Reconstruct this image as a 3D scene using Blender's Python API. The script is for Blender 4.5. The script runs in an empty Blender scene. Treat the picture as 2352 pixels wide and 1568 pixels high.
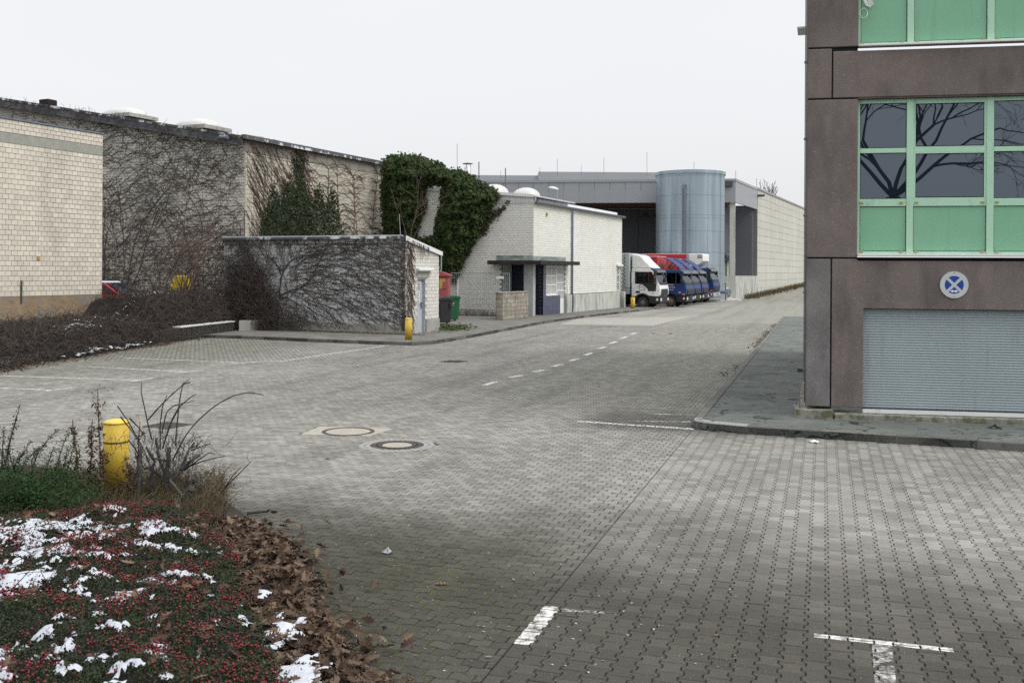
import bpy, math, random
import numpy as np
from mathutils import Vector, Matrix, noise
random.seed(7); RNG = np.random.default_rng(7)
S = bpy.context.scene
COL = S.collection

# ------------------------------------------------------------------ camera
CAMZ, F, CX, HY, ROLL = 2.5, 2286.67, 1176.0, 622.0, 0.006   # photo measured at 2352 x 1568
cam = bpy.data.cameras.new('camera'); camo = bpy.data.objects.new('camera', cam); COL.objects.link(camo)
cam.lens = 35; cam.sensor_width = 36; cam.sensor_fit = 'HORIZONTAL'
cam.shift_y = -(784 - HY) / 2352.0
cam.clip_start = 0.1; cam.clip_end = 5000
cam.dof.use_dof = True; cam.dof.focus_distance = 22; cam.dof.aperture_fstop = 6.3
camo.matrix_world = Matrix.Translation((0, 0, CAMZ)) @ Matrix.Rotation(math.pi/2, 4, 'X') @ Matrix.Rotation(ROLL, 4, 'Z')
S.camera = camo
# ------------------------------------------------------------------ world, sun, exposure
SUN_EL, SUN_AZ = math.radians(48), math.radians(112)      # azimuth clockwise from +Y
w = bpy.data.worlds.new('World'); S.world = w; w.use_nodes = True
nt = w.node_tree; nt.nodes.clear()
def wn(t, **k):
    n = nt.nodes.new(t)
    for a, b in k.items(): setattr(n, a, b)
    return n
out = wn('ShaderNodeOutputWorld'); add = wn('ShaderNodeAddShader')
sky = wn('ShaderNodeTexSky', sky_type='NISHITA', sun_disc=False, sun_elevation=SUN_EL, sun_rotation=SUN_AZ,
         dust_density=4.0, air_density=1.0, ozone_density=1.0)
hs = wn('ShaderNodeHueSaturation'); hs.inputs['Saturation'].default_value = 0.18
b1 = wn('ShaderNodeBackground'); b1.inputs['Strength'].default_value = 0.05
b2 = wn('ShaderNodeBackground'); b2.inputs['Strength'].default_value = 1.0
tc = wn('ShaderNodeTexCoord'); sx = wn('ShaderNodeSeparateXYZ')
mz = wn('ShaderNodeMath', operation='MULTIPLY'); ma = wn('ShaderNodeMath', operation='MULTIPLY_ADD')
cl = wn('ShaderNodeMath', operation='MAXIMUM'); cl.inputs[1].default_value = 0.0
nz = wn('ShaderNodeTexNoise'); nz.inputs['Scale'].default_value = 2.2; nz.inputs['Detail'].default_value = 5
mpn = wn('ShaderNodeMapping'); mpn.inputs['Scale'].default_value = (1, 1, 3.5)
nr = wn('ShaderNodeMapRange'); nr.inputs[1].default_value = 0.3; nr.inputs[2].default_value = 0.7
nr.inputs[3].default_value = 0.985; nr.inputs[4].default_value = 1.015
vm = wn('ShaderNodeVectorMath', operation='SCALE'); vm2 = wn('ShaderNodeVectorMath', operation='SCALE')
L = nt.links.new
L(tc.outputs['Generated'], sx.inputs[0]); L(sx.outputs['Z'], cl.inputs[0])
mz.operation = 'POWER'; L(cl.outputs[0], mz.inputs[0]); mz.inputs[1].default_value = 3.0
L(mz.outputs[0], ma.inputs[0]); ma.inputs[1].default_value = 1.6; ma.inputs[2].default_value = 1.0   # overcast: zenith brighter than horizon
vm.inputs[0].default_value = (0.70, 0.712, 0.728); L(ma.outputs[0], vm.inputs['Scale'])
L(tc.outputs['Generated'], mpn.inputs[0]); L(mpn.outputs[0], nz.inputs['Vector']); L(nz.outputs['Fac'], nr.inputs[0])
L(vm.outputs[0], vm2.inputs[0]); L(nr.outputs[0], vm2.inputs['Scale'])
L(vm2.outputs[0], b2.inputs['Color']); L(sky.outputs[0], hs.inputs['Color']); L(hs.outputs[0], b1.inputs['Color'])
L(b1.outputs[0], add.inputs[0]); L(b2.outputs[0], add.inputs[1]); L(add.outputs[0], out.inputs[0])
sun = bpy.data.lights.new('sun', 'SUN'); sun.energy = 1.45; sun.angle = math.radians(28); sun.color = (1.0, 0.965, 0.92)
suno = bpy.data.objects.new('sun', sun); COL.objects.link(suno)
sd = Vector((math.sin(SUN_AZ)*math.cos(SUN_EL), math.cos(SUN_AZ)*math.cos(SUN_EL), math.sin(SUN_EL)))
suno.rotation_euler = sd.to_track_quat('Z', 'Y').to_euler(); suno.location = (20, -10, 40)
vs = S.view_settings; vs.view_transform = 'Standard'; vs.look = 'None'; vs.gamma = 1; vs.exposure = 0.0; vs.use_curve_mapping = False
S.cycles.use_denoising = False
S.cycles.max_bounces = 8; S.cycles.transparent_max_bounces = 12

# ------------------------------------------------------------------ measuring helpers (photo pixel -> place)
def ray(px, py):
    dx, dy = px - CX, py - HY
    return (dx + dy*ROLL)/F, (-dx*ROLL + dy)/F          # X per Y, drop per Y
def G(px, py, z=0.0):
    a, b = ray(px, py); Y = (CAMZ - z)/b
    return Vector((a*Y, Y, z))
def P(px, py, Y):
    a, b = ray(px, py); return Vector((a*Y, Y, CAMZ - b*Y))
class Plane:                                            # vertical plane: local x along d, y into the wall, z up
    def __init__(s, O, d):
        s.O = Vector((O[0], O[1])); s.d = Vector(d).normalized(); s.n = Vector((-s.d.y, s.d.x))
        s.M = Matrix(((s.d.x, s.n.x, 0, s.O.x), (s.d.y, s.n.y, 0, s.O.y), (0, 0, 1, 0), (0, 0, 0, 1)))
    def at(s, px, py=600):
        a, b = ray(px, py)
        t = (a*s.O.y - s.O.x)/(s.d.x - a*s.d.y); Y = s.O.y + t*s.d.y
        return t, CAMZ - b*Y
TH_L = math.radians(24.1); UL = Vector((math.sin(TH_L), math.cos(TH_L))); VL = Vector((math.cos(TH_L), -math.sin(TH_L)))
TH_R = math.radians(17.4); UR = Vector((math.sin(TH_R), math.cos(TH_R))); VR = Vector((math.cos(TH_R), -math.sin(TH_R)))

# ------------------------------------------------------------------ mesh builders
I4 = Matrix.Identity(4)
class MB:
    def __init__(s, M=None): s.v = []; s.f = []; s.M = M or I4
    def add(s, vs, fs):
        o = len(s.v); M = s.M
        s.v.extend([tuple(M @ Vector(p)) for p in vs]); s.f.extend([tuple(i+o for i in f) for f in fs]); return s
    def box(s, x0, x1, y0, y1, z0, z1):
        return s.add([(x0,y0,z0),(x1,y0,z0),(x1,y1,z0),(x0,y1,z0),(x0,y0,z1),(x1,y0,z1),(x1,y1,z1),(x0,y1,z1)],
                     [(3,2,1,0),(4,5,6,7),(0,1,5,4),(1,2,6,5),(2,3,7,6),(3,0,4,7)])
    def cbox(s, x0, x1, y0, y1, z0, z1, c=0.01):         # box whose front (y0) edges are chamfered
        return s.add([(x0,y1,z0),(x1,y1,z0),(x1,y1,z1),(x0,y1,z1),(x0,y0+c,z0),(x1,y0+c,z0),(x1,y0+c,z1),(x0,y0+c,z1),
                      (x0+c,y0,z0+c),(x1-c,y0,z0+c),(x1-c,y0,z1-c),(x0+c,y0,z1-c)],
                     [(8,9,10,11),(4,5,9,8),(5,6,10,9),(6,7,11,10),(7,4,8,11),(0,1,5,4),(1,2,6,5),(2,3,7,6),(3,0,4,7)])
    def prism(s, pts, y0, y1):                           # polygon in x,z pushed along y
        n = len(pts)
        return s.add([(x, y0, z) for x, z in pts] + [(x, y1, z) for x, z in pts],
                     [tuple(range(n)), tuple(range(2*n-1, n-1, -1))] + [((i+1) % n, i, i+n, (i+1) % n+n) for i in range(n)])
    def slab(s, pts, z0, z1):                            # polygon in x,y pushed along z
        n = len(pts)
        return s.add([(p[0], p[1], z0) for p in pts] + [(p[0], p[1], z1) for p in pts],
                     [tuple(range(n-1, -1, -1)), tuple(range(n, 2*n))] + [(i, (i+1) % n, (i+1) % n+n, i+n) for i in range(n)])
    def sheet(s, pts): return s.add(pts, [tuple(range(len(pts)))])
    def tube(s, pts, r, n=6, cap=True):
        pts = [Vector(p) for p in pts]; k = len(pts); vs = []; fs = []
        rr = r if hasattr(r, '__len__') else [r]*k
        up = None
        for i, p in enumerate(pts):
            t = (pts[min(i+1, k-1)] - pts[max(i-1, 0)]).normalized()
            if up is None or abs(up.dot(t)) > 0.97: up = Vector((0,0,1)) if abs(t.z) < 0.9 else Vector((1,0,0))
            a = t.cross(up).normalized(); b = a.cross(t)
            for j in range(n):
                q = 2*math.pi*j/n; vs.append(p + a*math.cos(q)*rr[i] + b*math.sin(q)*rr[i])
        for i in range(k-1):
            for j in range(n): fs.append((i*n+j, i*n+(j+1) % n, (i+1)*n+(j+1) % n, (i+1)*n+j))
        if cap: fs += [tuple(range(n-1, -1, -1)), tuple(range((k-1)*n, k*n))]
        return s.add(vs, fs)
    def lathe(s, c, prof, n=20, cap=True):               # profile of (r, z) about a vertical axis at c
        vs = [(c[0]+r*math.cos(2*math.pi*j/n), c[1]+r*math.sin(2*math.pi*j/n), c[2]+z) for r, z in prof for j in range(n)]
        k = len(prof)
        fs = [(i*n+j, i*n+(j+1) % n, (i+1)*n+(j+1) % n, (i+1)*n+j) for i in range(k-1) for j in range(n)]
        if cap: fs += [tuple(range(n-1, -1, -1)), tuple(range((k-1)*n, k*n))]
        return s.add(vs, fs)
    def lathe_y(s, c, prof, n=20):                       # profile of (r, y) about an axis along local y (wheels)
        vs = [(c[0]+r*math.cos(2*math.pi*j/n), c[1]+y, c[2]+r*math.sin(2*math.pi*j/n)) for r, y in prof for j in range(n)]
        k = len(prof)
        fs = [(i*n+j, i*n+(j+1) % n, (i+1)*n+(j+1) % n, (i+1)*n+j) for i in range(k-1) for j in range(n)]
        fs += [tuple(range(n-1, -1, -1)), tuple(range((k-1)*n, k*n))]
        return s.add(vs, fs)
    def build(s, name, mat, parent=None, smooth=False, bevel=0.0):
        me = bpy.data.meshes.new(name); me.from_pydata(s.v, [], s.f)
        return fin(name, me, mat, parent, smooth, bevel)
def fin(name, me, mat, parent=None, smooth=False, bevel=0.0):
    if mat is not None: me.materials.append(mat)
    if smooth: me.polygons.foreach_set('use_smooth', [True]*len(me.polygons))
    o = bpy.data.objects.new(name, me); COL.objects.link(o)
    if parent is not None: setp(o, parent)
    if bevel:
        m = o.modifiers.new('bevel', 'BEVEL'); m.width = bevel; m.segments = 2; m.limit_method = 'ANGLE'; m.angle_limit = math.radians(40)
    return o
def setp(o, parent):
    o.parent = parent
    if parent.type == 'EMPTY': o.matrix_parent_inverse = Matrix.Translation(-parent.location)
def tag(o, label=None, cat=None, group=None, kind=None):
    if label: o['label'] = label
    if cat: o['category'] = cat
    if group: o['group'] = group
    if kind: o['kind'] = kind
    return o
def thing(name, label, cat, loc=(0, 0, 0), group=None):
    o = bpy.data.objects.new(name, None); COL.objects.link(o); o.location = loc; o.empty_display_size = 0.3
    return tag(o, label, cat, group)
class NB:                                                # numpy builder for masses
    def __init__(s): s.V = []; s.Fq = []; s.n = 0; s.T = []
    def add(s, v, f, tint=None):
        v = np.asarray(v, np.float32); f = np.asarray(f, np.int64)
        s.V.append(v); s.Fq.append(f + s.n); s.n += len(v)
        s.T.append(np.full(len(f), RNG.random() if tint is None else tint) if np.ndim(tint) == 0 else np.asarray(tint))
    def tube(s, pts, r0, r1=None, n=3, tint=None):
        p = np.asarray(pts, float); k = len(p); r1 = r0*0.4 if r1 is None else r1
        t = np.gradient(p, axis=0); t /= np.linalg.norm(t, axis=1)[:, None] + 1e-9
        ref = np.where(np.abs(t[:, 2:3]) < 0.9, np.array([[0., 0., 1.]]), np.array([[1., 0., 0.]]))
        a = np.cross(t, ref); a /= np.linalg.norm(a, axis=1)[:, None] + 1e-9; b = np.cross(a, t)
        rr = np.linspace(r0, r1, k)[:, None, None]
        q = np.arange(n)*2*math.pi/n
        V = p[:, None, :] + rr*(a[:, None, :]*np.cos(q)[None, :, None] + b[:, None, :]*np.sin(q)[None, :, None])
        i = np.arange(k-1)[:, None]*n; j = np.arange(n)[None, :]; j2 = (j+1) % n
        Fc = np.stack([i+j, i+j2, i+n+j2, i+n+j], -1).reshape(-1, 4)
        s.add(V.reshape(-1, 3), Fc, tint)
    def build(s, name, mat, parent=None, smooth=False):
        V = np.concatenate(s.V); Fs = s.Fq; T = np.concatenate(s.T).astype(np.float32)
        sizes = np.concatenate([np.full(len(f), f.shape[1]) for f in Fs]); idx = np.concatenate([f.ravel() for f in Fs])
        me = bpy.data.meshes.new(name); me.vertices.add(len(V)); me.vertices.foreach_set('co', V.astype(np.float32).ravel())
        me.loops.add(len(idx)); me.loops.foreach_set('vertex_index', idx.astype(np.int32))
        me.polygons.add(len(sizes)); st = np.concatenate([[0], np.cumsum(sizes)[:-1]])
        me.polygons.foreach_set('loop_start', st.astype(np.int32)); me.polygons.foreach_set('loop_total', sizes.astype(np.int32))
        at = me.attributes.new('tint', 'FLOAT', 'FACE'); at.data.foreach_set('value', T)
        me.polygons.foreach_set('use_smooth', np.full(len(sizes), bool(smooth)))
        me.update(calc_edges=True)
        return fin(name, me, mat, parent, smooth)
def leaf_mass(C, N, size, aspect=0.55, fold=0.15, nb=None, tint=None):
    C = np.asarray(C, float); n = len(C); N = np.asarray(N, float); N /= np.linalg.norm(N, axis=1)[:, None] + 1e-9
    r = RNG.normal(size=(n, 3)); u = np.cross(N, r); u /= np.linalg.norm(u, axis=1)[:, None] + 1e-9; v = np.cross(N, u)
    L_ = (size*RNG.uniform(0.6, 1.25, n))[:, None]; W = L_*aspect
    V = np.stack([C - u*L_/2, C + v*W/2 + N*L_*fold, C + u*L_/2, C - v*W/2 + N*L_*fold], 1).reshape(-1, 3)
    Fc = np.arange(4*n).reshape(n, 4)
    nb = nb or NB(); nb.add(V, Fc, RNG.random(n) if tint is None else tint); return nb
def inpoly(x, y, poly):
    x = np.asarray(x); y = np.asarray(y); c = np.zeros(x.shape, bool); j = len(poly)-1
    for i in range(len(poly)):
        xi, yi, xj, yj = poly[i][0], poly[i][1], poly[j][0], poly[j][1]
        c ^= ((yi > y) != (yj > y)) & (x < (xj-xi)*(y-yi)/(yj-yi+1e-12)+xi); j = i
    return c
def edist(x, y, poly):                                   # distance to polygon outline
    d = np.full(np.shape(x), 1e9)
    for i in range(len(poly)):
        a = np.array(poly[i][:2], float); b = np.array(poly[(i+1) % len(poly)][:2], float); e = b-a
        t = np.clip(((x-a[0])*e[0]+(y-a[1])*e[1])/(e@e+1e-12), 0, 1)
        d = np.minimum(d, np.hypot(x-a[0]-t*e[0], y-a[1]-t*e[1]))
    return d
def vnoise(x, y, sc=1.0, seed=0.0, oct=3):
    o = np.zeros(np.shape(x)); fx = np.ravel(x)*sc; fy = np.ravel(y)*sc
    o = np.array([noise.fractal(Vector((a, b, seed)), 0.9, 2.0, oct) for a, b in zip(fx, fy)]).reshape(np.shape(x))
    return o

# ------------------------------------------------------------------ materials
def lin(r, g, b):
    f = lambda c: (c/255/12.92) if c/255 <= 0.04045 else ((c/255+0.055)/1.055)**2.4
    return (f(r), f(g), f(b))
def nodes(name):
    m = bpy.data.materials.new(name); m.use_nodes = True; t = m.node_tree
    return m, t, t.nodes['Principled BSDF'], t.links.new
def N_(t, ty, **k):
    n = t.nodes.new(ty)
    for a, b in k.items(): setattr(n, a, b)
    return n
def mixc(t, fac, a, b, mode='MIX'):
    n = N_(t, 'ShaderNodeMix', data_type='RGBA', blend_type=mode)
    for sck, v in ((n.inputs['Factor'], fac), (n.inputs['A'], a), (n.inputs['B'], b)):
        if hasattr(v, 'is_output'): t.links.new(v, sck)
        elif isinstance(v, (tuple, list)): sck.default_value = (*v[:3], 1)
        else: sck.default_value = v
    return n.outputs['Result']
def noise_mask(t, pos, scale, lo, hi, detail=5, rough=0.6, off=(0, 0, 0), dist=0.0):
    mp = N_(t, 'ShaderNodeMapping'); t.links.new(pos, mp.inputs[0])
    mp.inputs['Scale'].default_value = scale if isinstance(scale, (tuple, list)) else (scale,)*3
    mp.inputs['Location'].default_value = off
    n = N_(t, 'ShaderNodeTexNoise'); t.links.new(mp.outputs[0], n.inputs['Vector'])
    n.inputs['Scale'].default_value = 1; n.inputs['Detail'].default_value = detail; n.inputs['Roughness'].default_value = rough
    n.inputs['Distortion'].default_value = dist
    r = N_(t, 'ShaderNodeMapRange'); t.links.new(n.outputs['Fac'], r.inputs[0])
    r.inputs[1].default_value = lo; r.inputs[2].default_value = hi
    return r.outputs[0]
def mulm(t, a, b):
    n = N_(t, 'ShaderNodeMath', operation='MULTIPLY')
    for s_, v in ((n.inputs[0], a), (n.inputs[1], b)):
        if hasattr(v, 'is_output'): t.links.new(v, s_)
        else: s_.default_value = v
    return n.outputs[0]
def ramp_axis(t, pos, axis, lo, hi):
    s_ = N_(t, 'ShaderNodeSeparateXYZ'); t.links.new(pos, s_.inputs[0])
    r = N_(t, 'ShaderNodeMapRange', interpolation_type='SMOOTHSTEP'); t.links.new(s_.outputs[axis], r.inputs[0])
    r.inputs[1].default_value = lo; r.inputs[2].default_value = hi
    return r.outputs[0]
OFF = [0]
def mat(name, col, var=0.12, scale=2.5, rough=0.8, metal=0.0, spec=0.4, bump=0.0, bscale=60, layers=(), tint=None, tvar=0.2, coat=0.0, tcol=None):
    m, t, bs, L_ = nodes(name); OFF[0] += 3.7; off = (OFF[0], OFF[0]*0.7, OFF[0]*1.3)
    pos = N_(t, 'ShaderNodeNewGeometry').outputs['Position']
    c = tuple(col)
    k = noise_mask(t, pos, scale, 0.3, 0.7, off=off)
    cur = mixc(t, k, tuple(x*(1-var) for x in c), tuple(min(1, x*(1+var)) for x in c))
    if tint:
        if tint == 'obj': tv = N_(t, 'ShaderNodeObjectInfo').outputs['Random']
        else:
            a = N_(t, 'ShaderNodeAttribute'); a.attribute_name = 'tint'; tv = a.outputs['Fac']
        cur = mixc(t, mulm(t, tv, 1.0), cur, tcol if tcol else tuple(x*(1-tvar) for x in c)) if not tcol else mixc(t, tv, cur, tcol)
    for ly in layers:
        f_ = noise_mask(t, pos, ly['s'], ly.get('lo', 0.45), ly.get('hi', 0.65), detail=ly.get('d', 5), off=(off[1], off[2], off[0]), dist=ly.get('dist', 0))
        if 'z' in ly: f_ = mulm(t, f_, ramp_axis(t, pos, 'Z', *ly['z']))
        f_ = mulm(t, f_, ly.get('f', 1.0))
        cur = mixc(t, f_, cur, ly['c'])
    L_(cur, bs.inputs['Base Color'])
    bs.inputs['Roughness'].default_value = rough; bs.inputs['Metallic'].default_value = metal
    bs.inputs['Specular IOR Level'].default_value = spec
    if coat: bs.inputs['Coat Weight'].default_value = coat; bs.inputs['Coat Roughness'].default_value = 0.08
    if bump:
        n = N_(t, 'ShaderNodeTexNoise'); L_(pos, n.inputs['Vector']); n.inputs['Scale'].default_value = bscale; n.inputs['Detail'].default_value = 4
        b = N_(t, 'ShaderNodeBump'); b.inputs['Strength'].default_value = min(1, bump); b.inputs['Distance'].default_value = 0.004+0.02*bump
        L_(n.outputs['Fac'], b.inputs['Height']); L_(b.outputs[0], bs.inputs['Normal'])
    return m
def glass(name, tint_col, through, rough=0.03, ior=1.6):
    m, t, bs, L_ = nodes(name); o = t.nodes['Material Output']
    tr = N_(t, 'ShaderNodeBsdfTransparent'); tr.inputs[0].default_value = (*tint_col, 1)
    gl = N_(t, 'ShaderNodeBsdfGlossy'); gl.inputs['Roughness'].default_value = rough; gl.inputs[0].default_value = (0.9, 0.95, 1, 1)
    fr = N_(t, 'ShaderNodeFresnel'); fr.inputs[0].default_value = ior
    mx = N_(t, 'ShaderNodeMixShader'); L_(fr.outputs[0], mx.inputs[0]); L_(tr.outputs[0], mx.inputs[1]); L_(gl.outputs[0], mx.inputs[2])
    L_(mx.outputs[0], o.inputs[0]); return m
def mirror_glass(name, col, ior, rough=0.02, spec_tint=(0.75, 0.87, 1.0)):
    m, t, bs, L_ = nodes(name)
    pos = N_(t, 'ShaderNodeNewGeometry').outputs['Position']
    bs.inputs['Base Color'].default_value = (*col, 1); bs.inputs['Roughness'].default_value = rough
    bs.inputs['IOR'].default_value = ior; bs.inputs['Specular Tint'].default_value = (*spec_tint, 1)
    n = N_(t, 'ShaderNodeTexNoise'); L_(pos, n.inputs['Vector']); n.inputs['Scale'].default_value = 0.8; n.inputs['Detail'].default_value = 1
    b = N_(t, 'ShaderNodeBump'); b.inputs['Strength'].default_value = 0.05; b.inputs['Distance'].default_value = 0.02
    L_(n.outputs['Fac'], b.inputs['Height']); L_(b.outputs[0], bs.inputs['Normal']); return m
GRIME = (0.05, 0.052, 0.045)
M_cream = mat('cream_block', (0.68, 0.63, 0.535), 0.07, 1.2, 0.75, bump=0.25, bscale=90, tint='obj', tvar=0.17,
              layers=[dict(s=(0.9, 0.9, 0.25), lo=0.52, hi=0.75, c=(0.30, 0.29, 0.25), f=0.5), dict(s=0.55, lo=0.6, hi=0.72, c=(0.66, 0.64, 0.57), f=0.6),
                      dict(s=70, lo=0.68, hi=0.74, c=(0.2, 0.18, 0.15), f=0.6)])
M_cream_s = mat('cream_block_mass', (0.68, 0.63, 0.535), 0.07, 1.2, 0.75, bump=0.25, bscale=90, tint='attr', tvar=0.17,
              layers=[dict(s=(0.9, 0.9, 0.25), lo=0.52, hi=0.75, c=(0.30, 0.29, 0.25), f=0.5), dict(s=70, lo=0.68, hi=0.74, c=(0.2, 0.18, 0.15), f=0.6)])
M_mortar = mat('mortar', (0.20, 0.20, 0.185), 0.2, 6, 0.95)
M_mortar_w = mat('mortar_white', (0.42, 0.42, 0.40), 0.25, 5, 0.95)
M_hallblock = mat('hall_block', (0.62, 0.595, 0.525), 0.12, 0.8, 0.85, tint='attr', tvar=0.22,
              layers=[dict(s=(0.7, 0.7, 0.2), lo=0.45, hi=0.7, c=(0.23, 0.225, 0.2), f=0.65)])
M_white = mat('white_painted_brick', (0.72, 0.715, 0.66), 0.05, 0.7, 0.7, bump=0.3, bscale=50, tint='attr', tvar=0.08,
              layers=[dict(s=(1.2, 1.2, 0.25), lo=0.55, hi=0.8, c=(0.45, 0.45, 0.38), f=0.45), dict(s=5.5, lo=0.70, hi=0.74, c=(0.40, 0.31, 0.22), f=0.8),
                      dict(s=18, lo=0.70, hi=0.76, c=(0.35, 0.35, 0.32), f=0.7)])
M_shedbrick = mat('shed_brick', (0.66, 0.65, 0.60), 0.05, 0.9, 0.75, bump=0.3, bscale=60, tint='obj', tvar=0.12,
              layers=[dict(s=(1.5, 1.5, 0.4), lo=0.5, hi=0.75, c=(0.45, 0.44, 0.38), f=0.5), dict(s=60, lo=0.66, hi=0.72, c=(0.2, 0.2, 0.18), f=0.7)])
M_shedbrick_s = mat('shed_brick_mass', (0.58, 0.59, 0.60), 0.08, 0.9, 0.8, bump=0.3, bscale=60, tint='attr', tvar=0.15,
              layers=[dict(s=(1.0, 1.0, 0.3), lo=0.5, hi=0.75, c=(0.36, 0.37, 0.38), f=0.5)])
M_conc = mat('concrete', (0.33, 0.325, 0.30), 0.15, 1.4, 0.9, bump=0.3, bscale=40,
              layers=[dict(s=(3, 3, 0.6), lo=0.5, hi=0.72, c=(0.16, 0.16, 0.145), f=0.6), dict(s=45, lo=0.66, hi=0.72, c=(0.12, 0.12, 0.11), f=0.6)])
M_conc_lt = mat('light_concrete', (0.50, 0.495, 0.455), 0.10, 1.1, 0.9, bump=0.2, bscale=40,
              layers=[dict(s=(2.2, 2.2, 0.35), lo=0.48, hi=0.68, c=(0.26, 0.28, 0.245), f=0.75), dict(s=30, lo=0.66, hi=0.72, c=(0.2, 0.2, 0.18), f=0.6)])
M_conc_moss = mat('mossy_concrete', (0.24, 0.235, 0.205), 0.2, 3, 0.95, bump=0.5, bscale=30,
              layers=[dict(s=6, lo=0.48, hi=0.6, c=(0.07, 0.085, 0.03), f=0.75)])
M_dock = mat('stained_dock_concrete', (0.47, 0.475, 0.43), 0.10, 1.0, 0.9,
              layers=[dict(s=(2.6, 2.6, 0.7), lo=0.46, hi=0.66, c=(0.14, 0.17, 0.15), f=0.75), dict(s=(7, 7, 0.5), lo=0.52, hi=0.7, c=(0.2, 0.22, 0.19), f=0.5)])
M_base = mat('rough_base_concrete', (0.25, 0.185, 0.12), 0.3, 1.5, 0.95, bump=0.6, bscale=15,
              layers=[dict(s=1.3, lo=0.47, hi=0.58, c=(0.20, 0.205, 0.185), f=0.9), dict(s=(2, 2, 9), lo=0.55, hi=0.65, c=(0.17, 0.13, 0.08), f=0.6)])
M_band = mat('grey_lintel', (0.30, 0.305, 0.265), 0.15, 3, 0.9, bump=0.4, bscale=25, layers=[dict(s=12, lo=0.55, hi=0.65, c=(0.2, 0.2, 0.175), f=0.6)])
M_darkmetal = mat('dark_metal', (0.06, 0.065, 0.075), 0.15, 3, 0.5, spec=0.5)
M_gutter = mat('grey_gutter', (0.16, 0.19, 0.24), 0.15, 3, 0.5, metal=0.3)
M_roofdark = mat('roof_felt', (0.09, 0.09, 0.088), 0.3, 3, 0.95, layers=[dict(s=2.2, lo=0.52, hi=0.6, c=(0.8, 0.82, 0.85), f=0.85)])
M_snow = mat('snow', (0.50, 0.525, 0.57), 0.10, 4, 0.7, spec=0.2, bump=0.6, bscale=35)
M_dome = mat('skylight_dome', (0.54, 0.54, 0.515), 0.03, 1, 0.3, spec=0.5)
M_alu = mat('white_trim', (0.70, 0.71, 0.71), 0.06, 2, 0.45, layers=[dict(s=(8, 8, 1), lo=0.6, hi=0.75, c=(0.35, 0.35, 0.33), f=0.5)])
def aggregate(nm='brown_washed_concrete', ca=(0.155, 0.135, 0.131), cb=(0.222, 0.192, 0.184)):
    m, t, bs, L_ = nodes(nm)
    pos = N_(t, 'ShaderNodeNewGeometry').outputs['Position']
    k = noise_mask(t, pos, 1.1, 0.3, 0.7, off=(5, 2, 9))
    cur = mixc(t, k, ca, cb)
    v = N_(t, 'ShaderNodeTexVoronoi'); v.inputs['Scale'].default_value = 95; L_(pos, v.inputs['Vector'])
    rr = N_(t, 'ShaderNodeValToRGB'); L_(v.outputs['Color'], rr.inputs[0])
    e = rr.color_ramp.elements; e[0].color = (0.72, 0.70, 0.69, 1); e[1].color = (1.15, 1.12, 1.1, 1)
    n1 = rr.color_ramp.elements.new(0.90); n1.color = (1.1, 1.05, 1.0, 1); n2 = rr.color_ramp.elements.new(0.955); n2.color = (2.3, 2.2, 2.0, 1)
    cur = mixc(t, 1.0, cur, rr.outputs[0], 'MULTIPLY')
    f1 = noise_mask(t, pos, (2.0, 2.0, 0.8), 0.48, 0.72, off=(1, 7, 3)); cur = mixc(t, mulm(t, f1, 0.55), cur, (0.058, 0.055, 0.058))
    f2 = noise_mask(t, pos, (3.5, 3.5, 0.7), 0.52, 0.75, off=(11, 4, 8)); cur = mixc(t, mulm(t, f2, 0.32), cur, (0.17, 0.165, 0.18))
    L_(cur, bs.inputs['Base Color']); bs.inputs['Roughness'].default_value = 0.85; bs.inputs['Specular IOR Level'].default_value = 0.3
    b = N_(t, 'ShaderNodeBump'); b.inputs['Strength'].default_value = 0.5; b.inputs['Distance'].default_value = 0.004
    L_(v.outputs['Distance'], b.inputs['Height']); L_(b.outputs[0], bs.inputs['Normal']); return m
M_agg = aggregate(); M_agg2 = aggregate('grey_bleached_concrete', (0.135, 0.128, 0.134), (0.235, 0.225, 0.235))
M_green = mat('green_frame', (0.42, 0.66, 0.49), 0.05, 2, 0.45, layers=[dict(s=(6, 6, 1.5), lo=0.58, hi=0.75, c=(0.12, 0.18, 0.13), f=0.5)])
M_gpanel = mat('green_glass_panel', (0.20, 0.44, 0.285), 0.07, 0.9, 0.16, spec=0.45, layers=[dict(s=(7, 7, 0.5), lo=0.55, hi=0.8, c=(0.11, 0.22, 0.15), f=0.45), dict(s=(1.3, 1.3, 0.5), lo=0.45, hi=0.75, c=(0.27, 0.47, 0.34), f=0.5)])
M_dkglass = mirror_glass('dark_window_glass', (0.014, 0.020, 0.030), 2.15, 0.008)
M_gasket = mat('black_gasket', (0.012, 0.012, 0.014), 0.1, 3, 0.6)
M_shut = mat('grey_shutter', (0.30, 0.355, 0.375), 0.05, 1.0, 0.42, spec=0.5, layers=[dict(s=(9, 9, 0.5), lo=0.58, hi=0.78, c=(0.10, 0.115, 0.12), f=0.45)])
M_bulk = mat('brass_plug', (0.42, 0.30, 0.08), 0.2, 30, 0.5)
M_yellow = mat('yellow_paint', (0.55, 0.375, 0.04), 0.10, 4, 0.5, layers=[dict(s=7, lo=0.62, hi=0.65, c=(0.07, 0.07, 0.075), f=0.9), dict(s=7, lo=0.35, hi=0.6, c=(0.16, 0.12, 0.05), z=(0.40, 0.06), f=0.7), dict(s=(14, 14, 2), lo=0.6, hi=0.75, c=(0.30, 0.21, 0.04), f=0.5)])
M_red = mat('red_plastic', (0.42, 0.03, 0.035), 0.08, 2, 0.45)
M_redsheen = mat('red_truck_box', (0.45, 0.012, 0.018), 0.06, 1.2, 0.3, spec=0.5, layers=[dict(s=(2, 2, 0.5), lo=0.5, hi=0.75, c=(0.25, 0.02, 0.03), f=0.4)])
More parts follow.
